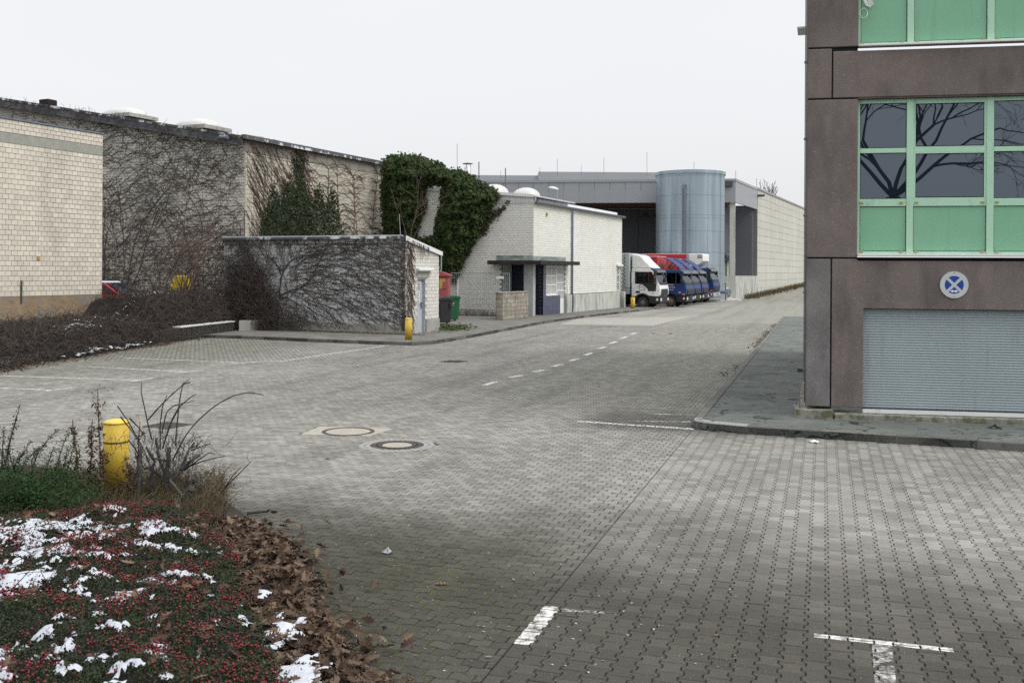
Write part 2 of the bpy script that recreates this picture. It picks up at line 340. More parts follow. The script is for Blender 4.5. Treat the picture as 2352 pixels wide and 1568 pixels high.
M_pinkcont = mat('faded_red_container', (0.33, 0.075, 0.085), 0.12, 3, 0.6, layers=[dict(s=7, lo=0.58, hi=0.68, c=(0.18, 0.06, 0.06), f=0.6)])
M_blue = mat('truck_blue_paint', (0.018, 0.042, 0.155), 0.15, 1.5, 0.5, spec=0.25, coat=0.08, layers=[dict(s=2.5, lo=0.5, hi=0.75, c=(0.05, 0.055, 0.075), f=0.4)])
M_twhite = mat('truck_white_paint', (0.70, 0.71, 0.70), 0.04, 1.5, 0.3, spec=0.5, coat=0.4, layers=[dict(s=3, lo=0.55, hi=0.8, c=(0.42, 0.42, 0.40), f=0.4)])
M_tarp = mat('grey_tarpaulin', (0.38, 0.42, 0.41), 0.07, 1.4, 0.55, bump=0.6, bscale=2.5, layers=[dict(s=(1, 1, 0.4), lo=0.5, hi=0.75, c=(0.25, 0.28, 0.27), f=0.4)])
M_black = mat('black_plastic', (0.018, 0.018, 0.020), 0.2, 5, 0.55)
M_rubber = mat('tyre_rubber', (0.022, 0.021, 0.020), 0.3, 8, 0.9, layers=[dict(s=4, lo=0.5, hi=0.7, c=(0.06, 0.055, 0.05), f=0.5)])
M_rim = mat('dirty_rim', (0.16, 0.14, 0.115), 0.25, 8, 0.6, metal=0.3)
M_cglass = glass('cab_glass', (0.30, 0.34, 0.35), 0.6, 0.03, 1.22)
M_lamp = mat('headlamp', (0.65, 0.66, 0.66), 0.1, 20, 0.15, spec=0.8)
M_orange = mat('indicator', (0.75, 0.18, 0.01), 0.1, 20, 0.3)
M_plate = mat('light_plastic', (0.75, 0.75, 0.73), 0.04, 6, 0.5)
M_ink = mat('black_print', (0.02, 0.02, 0.025), 0.05, 6, 0.6)
M_inkw = mat('white_print', (0.8, 0.8, 0.8), 0.05, 6, 0.6)
M_inkr = mat('red_print', (0.5, 0.03, 0.03), 0.05, 6, 0.6)
M_signw = mat('sign_grey_white', (0.50, 0.54, 0.55), 0.05, 8, 0.35)
M_signb = mat('sign_blue', (0.012, 0.055, 0.30), 0.05, 8, 0.35)
M_navytile = mat('navy_tile', (0.010, 0.013, 0.045), 0.2, 3, 0.3, spec=0.5, tint='obj', tvar=0.3)
M_lavtile = mat('slate_blue_tile', (0.072, 0.078, 0.135), 0.12, 3, 0.4, tint='obj', tvar=0.15)
M_doorgrey = mat('grey_steel_door', (0.42, 0.45, 0.49), 0.05, 2, 0.5, layers=[dict(s=40, lo=0.66, hi=0.70, c=(0.1, 0.1, 0.1), f=0.8)])
M_clad = mat('grey_cladding', (0.295, 0.31, 0.33), 0.04, 0.4, 0.5, tint='obj', tvar=0.06)
M_clad2 = mat('light_grey_cladding', (0.36, 0.385, 0.41), 0.04, 0.4, 0.5, tint='obj', tvar=0.06)
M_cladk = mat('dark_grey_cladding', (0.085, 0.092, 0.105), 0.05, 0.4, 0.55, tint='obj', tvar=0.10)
M_cpanel = mat('cream_wall_panel', (0.52, 0.515, 0.46), 0.05, 0.25, 0.8, tint='obj', tvar=0.08, layers=[dict(s=(0.6, 0.6, 0.12), lo=0.48, hi=0.7, c=(0.36, 0.36, 0.32), f=0.55)])
M_wood = mat('brown_soffit', (0.12, 0.075, 0.04), 0.2, 2, 0.8)
M_steel = mat('chimney_steel', (0.55, 0.55, 0.53), 0.08, 3, 0.3, metal=0.9)
M_zinc = mat('thin_zinc', (0.33, 0.35, 0.37), 0.1, 3, 0.5, metal=0.4)
M_rod = mat('thin_rod', (0.14, 0.13, 0.13), 0.1, 3, 0.6)
def galv():
    m, t, bs, L_ = nodes('galvanised_sheet')
    pos = N_(t, 'ShaderNodeNewGeometry').outputs['Position']
    k = noise_mask(t, pos, (1.6, 1.6, 0.10), 0.3, 0.7, off=(3, 1, 2)); cur = mixc(t, k, (0.225, 0.28, 0.325), (0.42, 0.49, 0.535))
    k2 = noise_mask(t, pos, (3.5, 3.5, 0.5), 0.48, 0.7, off=(9, 1, 2)); cur = mixc(t, mulm(t, k2, 0.5), cur, (0.30, 0.36, 0.42))
    k3 = noise_mask(t, pos, 60, 0.55, 0.7); cur = mixc(t, mulm(t, k3, 0.15), cur, (0.6, 0.65, 0.68))
    L_(cur, bs.inputs['Base Color']); bs.inputs['Metallic'].default_value = 0.75; bs.inputs['Roughness'].default_value = 0.42; return m
M_galv = galv(); M_pipe = mat('dull_pipe', (0.13, 0.15, 0.175), .15, 2, .7)
M_vine = mat('vine_stems', (0.060, 0.050, 0.046), 0.25, 3, 0.9, tint='attr', tcol=(0.11, 0.092, 0.082))
M_vine2 = mat('vine_stems_brown', (0.075, 0.052, 0.042), 0.25, 3, 0.9, tint='attr', tcol=(0.15, 0.10, 0.075))
M_bramble = mat('bramble_stems', (0.030, 0.024, 0.022), 0.3, 3, 0.9, tint='attr', tcol=(0.080, 0.058, 0.048))
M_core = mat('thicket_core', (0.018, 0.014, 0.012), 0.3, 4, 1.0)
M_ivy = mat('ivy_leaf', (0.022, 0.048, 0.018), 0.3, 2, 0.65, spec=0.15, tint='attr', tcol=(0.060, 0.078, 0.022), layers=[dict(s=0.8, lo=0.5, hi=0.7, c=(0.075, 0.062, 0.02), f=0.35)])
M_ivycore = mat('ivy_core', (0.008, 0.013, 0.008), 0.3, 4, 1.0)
M_bark = mat('bark', (0.036, 0.031, 0.029), 0.3, 12, 0.95, bump=0.6, bscale=40)
M_barkgrey = mat('grey_bark', (0.10, 0.097, 0.095), 0.25, 14, 0.95, bump=0.6, bscale=50, layers=[dict(s=8, lo=0.5, hi=0.65, c=(0.05, 0.045, 0.04), f=0.8)])
M_soil = mat('soil', (0.035, 0.028, 0.022), 0.3, 6, 1.0, bump=0.8, bscale=25)
M_coton = mat('cotoneaster_leaf', (0.015, 0.027, 0.013), 0.3, 2, 0.65, spec=0.15, tint='attr', tcol=(0.052, 0.066, 0.034), layers=[dict(s=3, lo=0.5, hi=0.68, c=(0.06, 0.035, 0.025), f=0.35)])
M_shrub = mat('shrub_leaf', (0.012, 0.035, 0.012), 0.3, 3, 0.65, spec=0.15, tint='attr', tcol=(0.04, 0.075, 0.025))
M_berry = mat('red_berry', (0.21, 0.007, 0.016), 0.15, 5, 0.3, tint='attr', tcol=(0.10, 0.005, 0.012), spec=0.5)
M_oak = mat('dead_oak_leaf', (0.046, 0.029, 0.021), 0.3, 15, 0.8, spec=0.15, tint='attr', tcol=(0.185, 0.130, 0.088))
M_oak1 = mat('dead_oak_leaf_single', (0.13, 0.072, 0.038), 0.2, 15, 0.75, tint='obj', tcol=(0.33, 0.21, 0.11))
M_dry = mat('dry_weed', (0.055, 0.036, 0.026), 0.3, 8, 0.9, spec=0.1, tint='attr', tcol=(0.15, 0.105, 0.068))
M_grass = mat('dry_grass', (0.055, 0.048, 0.026), 0.3, 3, 0.9, spec=0.1, tint='attr', tcol=(0.15, 0.115, 0.065))
M_binb = mat('black_bin', (0.03, 0.029, 0.032), 0.15, 4, 0.5)
M_bing = mat('green_bin', (0.012, 0.095, 0.035), 0.12, 3, 0.5)
M_lowwall = mat('weathered_block', (0.34, 0.305, 0.25), 0.2, 3, 0.9, bump=0.4, bscale=40, tint='obj', tvar=0.25,
                layers=[dict(s=(4, 4, 1.2), lo=0.5, hi=0.68, c=(0.13, 0.11, 0.085), f=0.7), dict(s=(5, 5, 2.5), lo=0.62, hi=0.68, c=(0.7, 0.68, 0.63), f=0.7)])
M_iron = mat('cast_iron', (0.055, 0.05, 0.045), 0.3, 10, 0.8, layers=[dict(s=9, lo=0.5, hi=0.65, c=(0.10, 0.07, 0.05), f=0.5)])
M_tarpy = mat('yellow_tarp', (0.46, 0.34, 0.015), 0.2, 2, 0.4, layers=[dict(s=(4, 4, 0.6), lo=0.5, hi=0.7, c=(0.20, 0.15, 0.01), f=0.7)])
M_carred = mat('car_red', (0.30, 0.008, 0.022), 0.06, 2, 0.25, coat=0.5)
M_marking = None

# ================================================================== SETTING: ground, road, pavements
def paver_mat(name, tint):
    m, t, bs, L_ = nodes(name)
    pos = N_(t, 'ShaderNodeNewGeometry').outputs['Position']
    rot = N_(t, 'ShaderNodeVectorRotate', rotation_type='Z_AXIS'); L_(pos, rot.inputs['Vector']); rot.inputs['Angle'].default_value = TH_R
    wob = N_(t, 'ShaderNodeTexNoise'); L_(pos, wob.inputs['Vector']); wob.inputs['Scale'].default_value = 0.55; wob.inputs['Detail'].default_value = 4
    sc = N_(t, 'ShaderNodeVectorMath', operation='MULTIPLY_ADD'); L_(wob.outputs['Color'], sc.inputs[0]); sc.inputs[1].default_value = (3.4, 3.4, 0); L_(rot.outputs[0], sc.inputs[2])
    pq = N_(t, 'ShaderNodeVectorMath', operation='SUBTRACT'); L_(sc.outputs[0], pq.inputs[0]); pq.inputs[1].default_value = (1.7, 1.7, 0)
    pq = pq.outputs[0]
    k = noise_mask(t, pos, 0.35, 0.32, 0.68, off=(4, 4, 1)); cur = mixc(t, k, (0.250, 0.242, 0.217), (0.34, 0.330, 0.300))
    inv = lambda x: (lambda n: (t.links.new(x, n.inputs[1]), n.inputs[0].__setattr__('default_value', 1.0), n.outputs[0])[2])(N_(t, 'ShaderNodeMath', operation='SUBTRACT'))
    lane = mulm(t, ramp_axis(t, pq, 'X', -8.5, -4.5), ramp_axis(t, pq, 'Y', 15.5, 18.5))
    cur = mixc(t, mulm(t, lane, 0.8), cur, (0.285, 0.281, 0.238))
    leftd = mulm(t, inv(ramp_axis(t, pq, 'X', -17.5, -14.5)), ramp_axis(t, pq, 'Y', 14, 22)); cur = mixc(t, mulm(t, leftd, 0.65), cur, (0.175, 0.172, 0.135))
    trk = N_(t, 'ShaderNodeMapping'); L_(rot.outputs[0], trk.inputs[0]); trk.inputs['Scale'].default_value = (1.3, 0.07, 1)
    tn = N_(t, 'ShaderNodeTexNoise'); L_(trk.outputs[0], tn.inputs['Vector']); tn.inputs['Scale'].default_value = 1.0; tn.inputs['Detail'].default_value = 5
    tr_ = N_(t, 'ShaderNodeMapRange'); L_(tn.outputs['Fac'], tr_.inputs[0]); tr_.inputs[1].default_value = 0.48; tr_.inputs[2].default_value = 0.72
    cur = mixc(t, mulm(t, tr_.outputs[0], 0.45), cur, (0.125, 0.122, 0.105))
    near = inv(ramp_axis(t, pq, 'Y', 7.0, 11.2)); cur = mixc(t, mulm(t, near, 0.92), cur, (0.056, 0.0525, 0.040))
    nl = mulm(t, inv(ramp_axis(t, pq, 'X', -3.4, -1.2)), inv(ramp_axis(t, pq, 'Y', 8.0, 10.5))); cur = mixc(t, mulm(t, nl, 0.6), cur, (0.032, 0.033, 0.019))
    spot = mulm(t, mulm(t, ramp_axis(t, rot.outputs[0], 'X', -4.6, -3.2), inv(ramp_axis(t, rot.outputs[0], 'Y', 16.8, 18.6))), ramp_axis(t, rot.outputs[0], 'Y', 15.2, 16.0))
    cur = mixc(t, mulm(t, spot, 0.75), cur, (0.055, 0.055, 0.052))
    if tint == 'obj': tv = N_(t, 'ShaderNodeObjectInfo').outputs['Random']
    elif tint == 'attr':
        a = N_(t, 'ShaderNodeAttribute'); a.attribute_name = 'tint'; tv = a.outputs['Fac']
    else: tv = None
    if tv is not None:
        r = N_(t, 'ShaderNodeMapRange'); L_(tv, r.inputs[0]); r.inputs[3].default_value = 0.74; r.inputs[4].default_value = 1.16
        g = N_(t, 'ShaderNodeCombineColor'); [L_(r.outputs[0], g.inputs[i]) for i in range(3)]
        cur = mixc(t, 1.0, cur, g.outputs[0], 'MULTIPLY')
    st = noise_mask(t, pos, 2.2, 0.5, 0.72, off=(8, 1, 1)); cur = mixc(t, mulm(t, st, 0.22), cur, (0.09, 0.09, 0.07))
    g1 = noise_mask(t, pos, 55, 0.60, 0.66, detail=3, off=(2, 3, 4)); g1m = mulm(t, g1, noise_mask(t, pos, 0.7, 0.40, 0.62, off=(3, 9, 1)))
    cur = mixc(t, mulm(t, g1m, 0.85), cur, (0.035, 0.037, 0.04))
    g2 = noise_mask(t, pos, 160, 0.35, 0.65, detail=2); cur = mixc(t, mulm(t, g2, 0.35), cur, (0.09, 0.088, 0.08))
    g3 = noise_mask(t, pos, 120, 0.68, 0.71, detail=2, off=(7, 7, 7)); cur = mixc(t, mulm(t, g3, 0.7), cur, (0.5, 0.49, 0.46))
    L_(cur, bs.inputs['Base Color']); bs.inputs['Roughness'].default_value = 0.92; bs.inputs['Specular IOR Level'].default_value = 0.15
    n = N_(t, 'ShaderNodeTexNoise'); L_(pos, n.inputs['Vector']); n.inputs['Scale'].default_value = 130; n.inputs['Detail'].default_value = 3
    b = N_(t, 'ShaderNodeBump'); b.inputs['Strength'].default_value = 0.5; b.inputs['Distance'].default_value = 0.003
    L_(n.outputs['Fac'], b.inputs['Height']); L_(b.outputs[0], bs.inputs['Normal'])
    return m
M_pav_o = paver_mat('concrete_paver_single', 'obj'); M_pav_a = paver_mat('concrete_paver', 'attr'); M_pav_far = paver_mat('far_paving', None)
def joint_mat():
    m, t, bs, L_ = nodes('paver_joint_sand')
    pos = N_(t, 'ShaderNodeNewGeometry').outputs['Position']
    k = noise_mask(t, pos, 30, 0.3, 0.7); cur = mixc(t, k, (0.020, 0.020, 0.019), (0.045, 0.044, 0.039))
    near = noise_mask(t, pos, 1.3, 0.30, 0.50, off=(6, 2, 0))
    s_ = N_(t, 'ShaderNodeVectorRotate', rotation_type='Z_AXIS'); L_(pos, s_.inputs['Vector']); s_.inputs['Angle'].default_value = TH_R
    a = ramp_axis(t, s_.outputs[0], 'X', -1.4, -3.4); b_ = ramp_axis(t, s_.outputs[0], 'Y', 10.5, 8.0)
    cur = mixc(t, mulm(t, mulm(t, near, a), b_), cur, (0.125, 0.150, 0.012))
    L_(cur, bs.inputs['Base Color']); bs.inputs['Roughness'].default_value = 1.0; return m
M_joint = joint_mat(); M_joint2 = mat('dark_joint_sand', (0.018, 0.018, 0.017), .3, 20, 1.0)
SEAM = (lambda g: g.x*math.cos(TH_R)-g.y*math.sin(TH_R))(G(1160, 1500))
tag(MB().sheet([(-2500, -2500, -0.25), (2500, -2500, -0.25), (2500, 2500, -0.25), (-2500, 2500, -0.25)]).build('ground', M_soil), 'flat ground beneath the yard', None, None, 'structure')
# --- outlines measured from the photo
BED = [G(x, y) for x, y in [(505, 1150), (560, 1190), (650, 1245), (705, 1300), (745, 1400), (775, 1470), (830, 1530), (880, 1575), (960, 1700)]]
BED = [(p.x, p.y) for p in BED] + [(-0.9, 3.0), (-9, 3.0), (-9, 11.6)] + [(p.x, p.y) for p in [G(60, 1075), G(200, 1095), G(420, 1105)]]
KL = [G(x, y) for x, y in [(440, 775), (565, 778), (730, 786), (895, 792), (945, 793.6), (988, 791), (1058, 780), (1160, 760), (1257, 741), (1344, 729), (1425, 719.5), (1476, 713.8)]]
KR = [G(x, y) for x, y in [(1799, 731.4), (1593, 978), (1594, 982), (1606, 985.5), (1628, 988.5), (1716, 996.4), (2352, 1036.4), (2800, 1068)]]
SWL = [(p.x, p.y) for p in KL] + [(9.5, 66.5), (8.5, 70), (-3, 66), (-14, 52), (-13.2, 40.5), (-12.2, 39.2)]
SWR = [(p.x, p.y) for p in KR] + [(24, 16.0), (24, 60), (P(1846, 726, 58.0).x, KR[0].y+0.3)]
WALLLINE = [(-12.9, 20.5), (-12.55, 24.0), (-12.3, 29.8), (-11.5, 34.5), (-10.75, 38.6)]
TERR = WALLLINE + [(-11.7, 39.8), (-14, 52), (-60, 60), (-60, 20.5)]
# --- joint bed (one sheet) and far paving with the ramp
MB().sheet([(-45, 2, -0.008), (30, 2, -0.008), (30, 50, -0.008), (-45, 50, -0.008)]).build('road', M_joint)
road = bpy.data.objects['road']; tag(road, 'block-paved yard road with worn grey pavers', None, None, 'structure')
lot = tag(MB().sheet([(SEAM*math.cos(TH_R)+2.2*math.sin(TH_R), 2.2, -0.0072), (20, 2.2, -0.0072), (20, 17, -0.0072), (2.6, 17, -0.0072)]).build('parking_pavement', M_joint2), 'paved apron of interlocking stones before the shutter', None, None, 'structure')
def zg(Y): return min(1.05, max(0.0, (Y-93)*0.0233))
fr = MB(); ys = [46, 60, 75, 85, 93, 100, 110, 120, 130, 138, 150, 200, 400]
for i in range(len(ys)-1):
    a, b = ys[i], ys[i+1]; za, zb = zg(a)-0.003, zg(b)-0.003
    fr.sheet([(-30, a, za), (0.9*b, a, za), (0.9*b, b, zb), (-30, b, zb)])
farroad = tag(fr.build('far_road', M_pav_far), 'distant paving running back past the silo and uphill', None, None, 'structure')
# --- pavers
CP, RP, AMP = 0.145, 0.156, 0.0135
def hpts(gx=0.0054, gy=0.0022):
    pr = [(-0.5, 1), (-0.33, 1), (-0.17, -1), (0.17, -1), (0.33, 1), (0.5, 1)]
    right = [(CP/2+AMP*s-gx, (RP-2*gy)*q) for q, s in pr]; left = [(-x, y) for x, y in right[::-1]]
    return right + left
def wpts(ph, Lw=0.158, Wd=0.113, amp=0.0125, gx=0.0064, gy=0.0034):
    xs = np.linspace(-Lw/2+gx, Lw/2-gx, 7); sg = -1 if ph else 1
    wv = lambda x: sg*amp*math.sin(2*math.pi*x/Lw)
    return [(x, -Wd/2+wv(x)+gy) for x in xs] + [(x, Wd/2+wv(x)-gy) for x in xs[::-1]]
def pmesh(name, pts):
    n = len(pts); c = 0.94
    cx_ = sum(p[0] for p in pts)/n; cy_ = sum(p[1] for p in pts)/n
    v = [(x, y, -0.014) for x, y in pts] + [(x, y, -0.003) for x, y in pts] + [(cx_+(x-cx_)*0.965, cy_+(y-cy_)*0.965, 0.0) for x, y in pts]
    f = [tuple(range(2*n, 3*n))] + [(i, (i+1) % n, (i+1) % n+n, i+n) for i in range(n)] + [(i+n, (i+1) % n+n, (i+1) % n+2*n, i+2*n) for i in range(n)]
    me = bpy.data.meshes.new(name); me.from_pydata(v, [], f); me.materials.append(M_pav_o); return me, np.array(v), f
def to_xy(p, q): return p*math.cos(TH_R)+q*math.sin(TH_R), -p*math.sin(TH_R)+q*math.cos(TH_R)
def to_pq(x, y): return x*math.cos(TH_R)-y*math.sin(TH_R), x*math.sin(TH_R)+y*math.cos(TH_R)
SEAM = to_pq(*G(1160, 1500)[:2])[0]
Mh1 = G(800, 991); Mh2 = G(912, 1022)
SLAB1 = [tuple(G(x, y)[:2]) for x, y in [(690, 997), (735, 979), (905, 984), (850, 1001)]]
def visible(x, y):
    px = CX + F*x/y; ok = (px > -60) & (px < 2420) & (y > 5.6); return ok
def blocked(x, y):
    b = inpoly(x, y, BED) & (edist(x, y, BED) > 0.15)
    b |= inpoly(x, y, SWL); b |= inpoly(x, y, SWR)
    b |= inpoly(x, y, TERR)
    b |= np.hypot(x-Mh2.x, y-Mh2.y) < 0.52
    b |= inpoly(x, y, SLAB1)
    return b
def place_pavers(parent, name, protos, P_, Q_, kind, clip, singles=300):
    X, Y = to_xy(P_, Q_); keep = visible(X, Y) & ~blocked(X, Y); X, Y, kind, P_, Q_ = X[keep], Y[keep], kind[keep], P_[keep], Q_[keep]
    inframe = (np.abs(P_-SEAM) > 0.2) & (CX+F*X/Y > 20) & (CX+F*X/Y < 2330) & (HY+F*CAMZ/Y < 1555) & ~(inpoly(X, Y, BED))
    order = np.argsort(np.where(inframe, Y, Y+1000)); ids = order[:singles]; rest = np.setdiff1d(np.arange(len(X)), ids)
    for i in ids:
        o = bpy.data.objects.new('paver', protos[kind[i]][0]); COL.objects.link(o); o.parent = parent
        o.location = (X[i], Y[i], RNG.normal(0, 0.0012)); o.rotation_euler = (RNG.normal(0, 0.006), RNG.normal(0, 0.006), -TH_R+RNG.normal(0, 0.008))
    nb = NB(); near = rest[Y[rest] < 27]; far = rest[Y[rest] >= 27]
    c, s_ = math.cos(-TH_R), math.sin(-TH_R)
    for kd in range(len(protos)):
        sel = near[kind[near] == kd]
        if not len(sel): continue
        v = protos[kd][1]; f = protos[kd][2]; n = len(sel); k = len(v)
        vxy = v[:, :2]
        pp_ = v[None, :, 0]+P_[sel][:, None]; qq_ = v[None, :, 1]+Q_[sel][:, None]; pp_ = np.minimum(pp_, SEAM-0.006) if clip < 0 else np.maximum(pp_, SEAM+0.006)
        V = np.zeros((n, k, 3)); V[:, :, 0], V[:, :, 1] = to_xy(pp_, qq_)
        tilt = RNG.normal(0, 0.006, (n, 2)); V[:, :, 2] = v[:, 2] + RNG.normal(0, 0.0012, n)[:, None] + vxy[None, :, 0]*tilt[:, :1] + vxy[None, :, 1]*tilt[:, 1:]
        T = RNG.random(n)
        big = [np.array(f[0])[None, :]]; quads = np.array(f[1:])
        base = (np.arange(n)*k)[:, None, None]
        nb.add(V.reshape(-1, 3), (quads[None] + base).reshape(-1, 4), np.repeat(T, len(quads)))
        nb.V.append(np.zeros((0, 3), np.float32)); nb.Fq.append((np.array(f[0])[None, :] + (np.arange(n)*k)[:, None]) + nb.n - n*k); nb.T.append(T)
    if len(far):
        Lw = 0.158/2-0.0075; Wd = 0.113/2-0.002; q = np.array([[-Lw, -Wd], [Lw, -Wd], [Lw, Wd], [-Lw, Wd]]) @ np.array([[c, -s_], [s_, c]]).T
        V = np.zeros((len(far), 4, 3)); V[:, :, 0] = X[far][:, None]+q[:, 0]; V[:, :, 1] = Y[far][:, None]+q[:, 1]; V[:, :, 2] = -0.001
        nb.add(V.reshape(-1, 3), np.arange(4*len(far)).reshape(-1, 4), RNG.random(len(far)))
    o = nb.build(name, M_pav_a, parent); o['kind'] = 'stuff'; return o
HP = [pmesh('interlocking_paver', hpts())]
ii = np.arange(0, 110); jj = np.arange(int(5/RP), int(19/RP)); I2, J2 = np.meshgrid(ii, jj)
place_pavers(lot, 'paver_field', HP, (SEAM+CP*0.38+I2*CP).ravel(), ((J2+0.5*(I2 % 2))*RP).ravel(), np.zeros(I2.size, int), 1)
WP = [pmesh('wave_paver', wpts(0)), pmesh('wave_paver_half', wpts(1))]
ii = np.arange(0, 300); jj = np.arange(int(4/0.113), int(52/0.113)); I2, J2 = np.meshgrid(ii, jj)
pp = SEAM+0.02-(I2+0.5)*0.158+0.079*(J2 % 2)*1.0; qq = J2*0.113
okp = (pp-0.06 < SEAM) & ~((to_xy(pp, qq)[1] > 48.5))
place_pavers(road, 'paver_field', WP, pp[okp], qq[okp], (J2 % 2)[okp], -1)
# wave pavers continue right of the seam line behind the corner kerb
# --- painted markings
def marking_mat(name, cover):
    m, t, bs, L_ = nodes(name); o = t.nodes['Material Output']
    pos = N_(t, 'ShaderNodeNewGeometry').outputs['Position']
    bs.inputs['Base Color'].default_value = (0.66, 0.655, 0.63, 1); bs.inputs['Roughness'].default_value = 0.7
    a = noise_mask(t, pos, (9, 9, 9), cover-0.10, cover+0.10, detail=6, rough=0.75)
    tr = N_(t, 'ShaderNodeBsdfTransparent'); mx = N_(t, 'ShaderNodeMixShader')
    L_(a, mx.inputs[0]); L_(bs.outputs[0], mx.inputs[1]); L_(tr.outputs[0], mx.inputs[2]); L_(mx.outputs[0], o.inputs[0]); return m
M_mkd = marking_mat('lane_paint', 0.56); M_mkl = marking_mat('faded_bay_paint', 0.52); M_mk, M_mkw = marking_mat('road_paint', 0.53), marking_mat('worn_road_paint', 0.45)
def stripe(parent, a, b, wd, m, name='painted_line'):
    a = Vector(a[:2]); b = Vector(b[:2]); n = (b-a).normalized(); n = Vector((-n.y, n.x))*wd/2
    z = 0.0032
    return MB().sheet([(*(a-n), z), (*(b-n), z), (*(b+n), z), (*(a+n), z)]).build(name, m, parent)
def clip_poly(sub, quad):
    for i in range(4):
        a, b = quad[i], quad[(i+1) % 4]; out_ = []; ex, ey = b[0]-a[0], b[1]-a[1]
        side = lambda p: ex*(p[1]-a[1])-ey*(p[0]-a[0])
        for k in range(len(sub)):
            p, q = sub[k], sub[(k+1) % len(sub)]; sp, sq = side(p), side(q)
            if sp >= 0: out_.append(p)
            if (sp >= 0) != (sq >= 0): f = sp/(sp-sq); out_.append((p[0]+(q[0]-p[0])*f, p[1]+(q[1]-p[1])*f))
        sub = out_
        if len(sub) < 3: return []
    return sub
def stripe_pav(parent, a, b, wd, m, hzone, name='painted_line'):
    a = Vector(to_pq(*a[:2])); b = Vector(to_pq(*b[:2])); n = (b-a).normalized(); n = Vector((-n.y, n.x))*wd/2
    quad = [tuple(a-n), tuple(b-n), tuple(b+n), tuple(a+n)]; ps = [c[0] for c in quad]; qs = [c[1] for c in quad]; mb = MB()
    if hzone: cells = [(SEAM+CP*0.38+i*CP, (j+0.5*(i % 2))*RP, hpts(0.005, 0.003)) for i in range(0, 60) for j in range(30, 70)]
    else: cells = [(SEAM+0.02-(i+0.5)*0.158+0.079*(j % 2), j*0.113, wpts(j % 2)) for i in range(0, 60) for j in range(120, 170)]
    for cp_, cq_, pt in cells:
        if not (min(ps)-.12 < cp_ < max(ps)+.12 and min(qs)-.12 < cq_ < max(qs)+.12): continue
        pc = clip_poly([(cp_+x*.97, cq_+y*.97) for x, y in pt], quad)
        if pc: mb.sheet([(*to_xy(*p), 0.0035) for p in pc])
    return mb.build(name, m, parent)
for x0, y0, x1, y1 in [(430, 545, 495, 525), (580, 500, 648, 488), (710, 470, 768, 457), (820, 438, 875, 425), (922, 406, 968, 394), (1005, 374, 1045, 360),
                       (1088, 336, 1125, 326), (1152, 305, 1188, 295), (1213, 277, 1245, 268), (1270, 252, 1303, 244)]:
    q = lambda x, y: G((1200+x/1.96)/1.2755, (850+y/1.96)/1.2755)
    stripe(road, q(x0, y0), q(x1, y1), 0.15, M_mkd, 'lane_dash')
stripe_pav(road, G(1320, 967), G(1594, 985.5), 0.13, M_mk, False); stripe(road, G(1461, 967), G(1594, 969), 0.09, M_mkw); stripe(road, G(1504, 951), G(1594, 952.5), 0.09, M_mkw)
for a, b in [((640, 830.5), (882, 795)), ((0, 863), (312, 873)), ((300, 876), (352, 868)), ((0, 891), (125, 896)), ((105, 898), (165, 890)), ((200, 842), (420, 853)), ((405, 856), (470, 850)),
             ((290, 822), (540, 832)), ((530, 835), (640, 828))]:
    stripe(road, G(*a), G(*b), 0.10, M_mkl)
q7 = lambda x, y: G((2000+x/2.352)/1.2755, (1400+y/2.352)/1.2755)
stripe_pav(lot, q7(905, 1085), q7(1865, 1188), 0.075, M_mk, True); stripe_pav(lot, q7(1372, 1150), q7(1400, 1440), 0.125, M_mkw, True)
q6 = lambda x, y: G((1200+x/2.352)/1.2755, (1500+y/2.352)/1.2755)
stripe_pav(lot, q6(775, 912), q6(985, 650), 0.125, M_mk, True); stripe_pav(lot, q6(1040, 672), q6(1425, 702), 0.06, M_mkw, True)
# --- pavements with kerb stones
def resample(pts, step):
    pts = [Vector((p[0], p[1])) for p in pts]; outp = [pts[0].copy()]; acc = 0.0
    for i in range(len(pts)-1):
        a, b = pts[i], pts[i+1]; Lg = (b-a).length; d = step-acc
        while d <= Lg: outp.append(a.lerp(b, d/Lg)); d += step
        acc = Lg-(d-step)
    return outp
M_kerb = mat('kerb_concrete', (0.165, 0.160, 0.145), 0.2, 3, 0.9, bump=0.5, bscale=60, tint='obj', tvar=0.3, layers=[dict(s=8, lo=0.5, hi=0.66, c=(0.06, 0.062, 0.05), f=0.6)])
M_granite = mat('pale_granite_kerb', (0.33, 0.32, 0.30), 0.15, 30, 0.8, bump=0.4, bscale=70, layers=[dict(s=60, lo=0.5, hi=0.6, c=(0.15, 0.15, 0.145), f=0.6)])
def kerbs(parent, pts, side, step, top, m, wd=0.14):
    for i in range(len(pts)-1):
        a, b = pts[i], pts[i+1]; d = (b-a).normalized(); n = Vector((-d.y, d.x))*side; a2 = a+d*0.006; b2 = b-d*0.006
        fa, fb = a2+n*0.02, b2+n*0.02
        o = MB().add([(a2.x, a2.y, -0.05), (b2.x, b2.y, -0.05), (*(b2+n*wd), -0.05), (*(a2+n*wd), -0.05), (a2.x, a2.y, top-0.02), (b2.x, b2.y, top-0.02), (*(b2+n*wd), top), (*(a2+n*wd), top), (*fa, top), (*fb, top)],
                 [(3,2,1,0), (0,1,5,4), (4,5,9,8), (8,9,6,7), (2,3,7,6), (1,2,6,9,5), (0,4,8,7,3)]).build('kerb_stone', m, parent)
M_asph = None
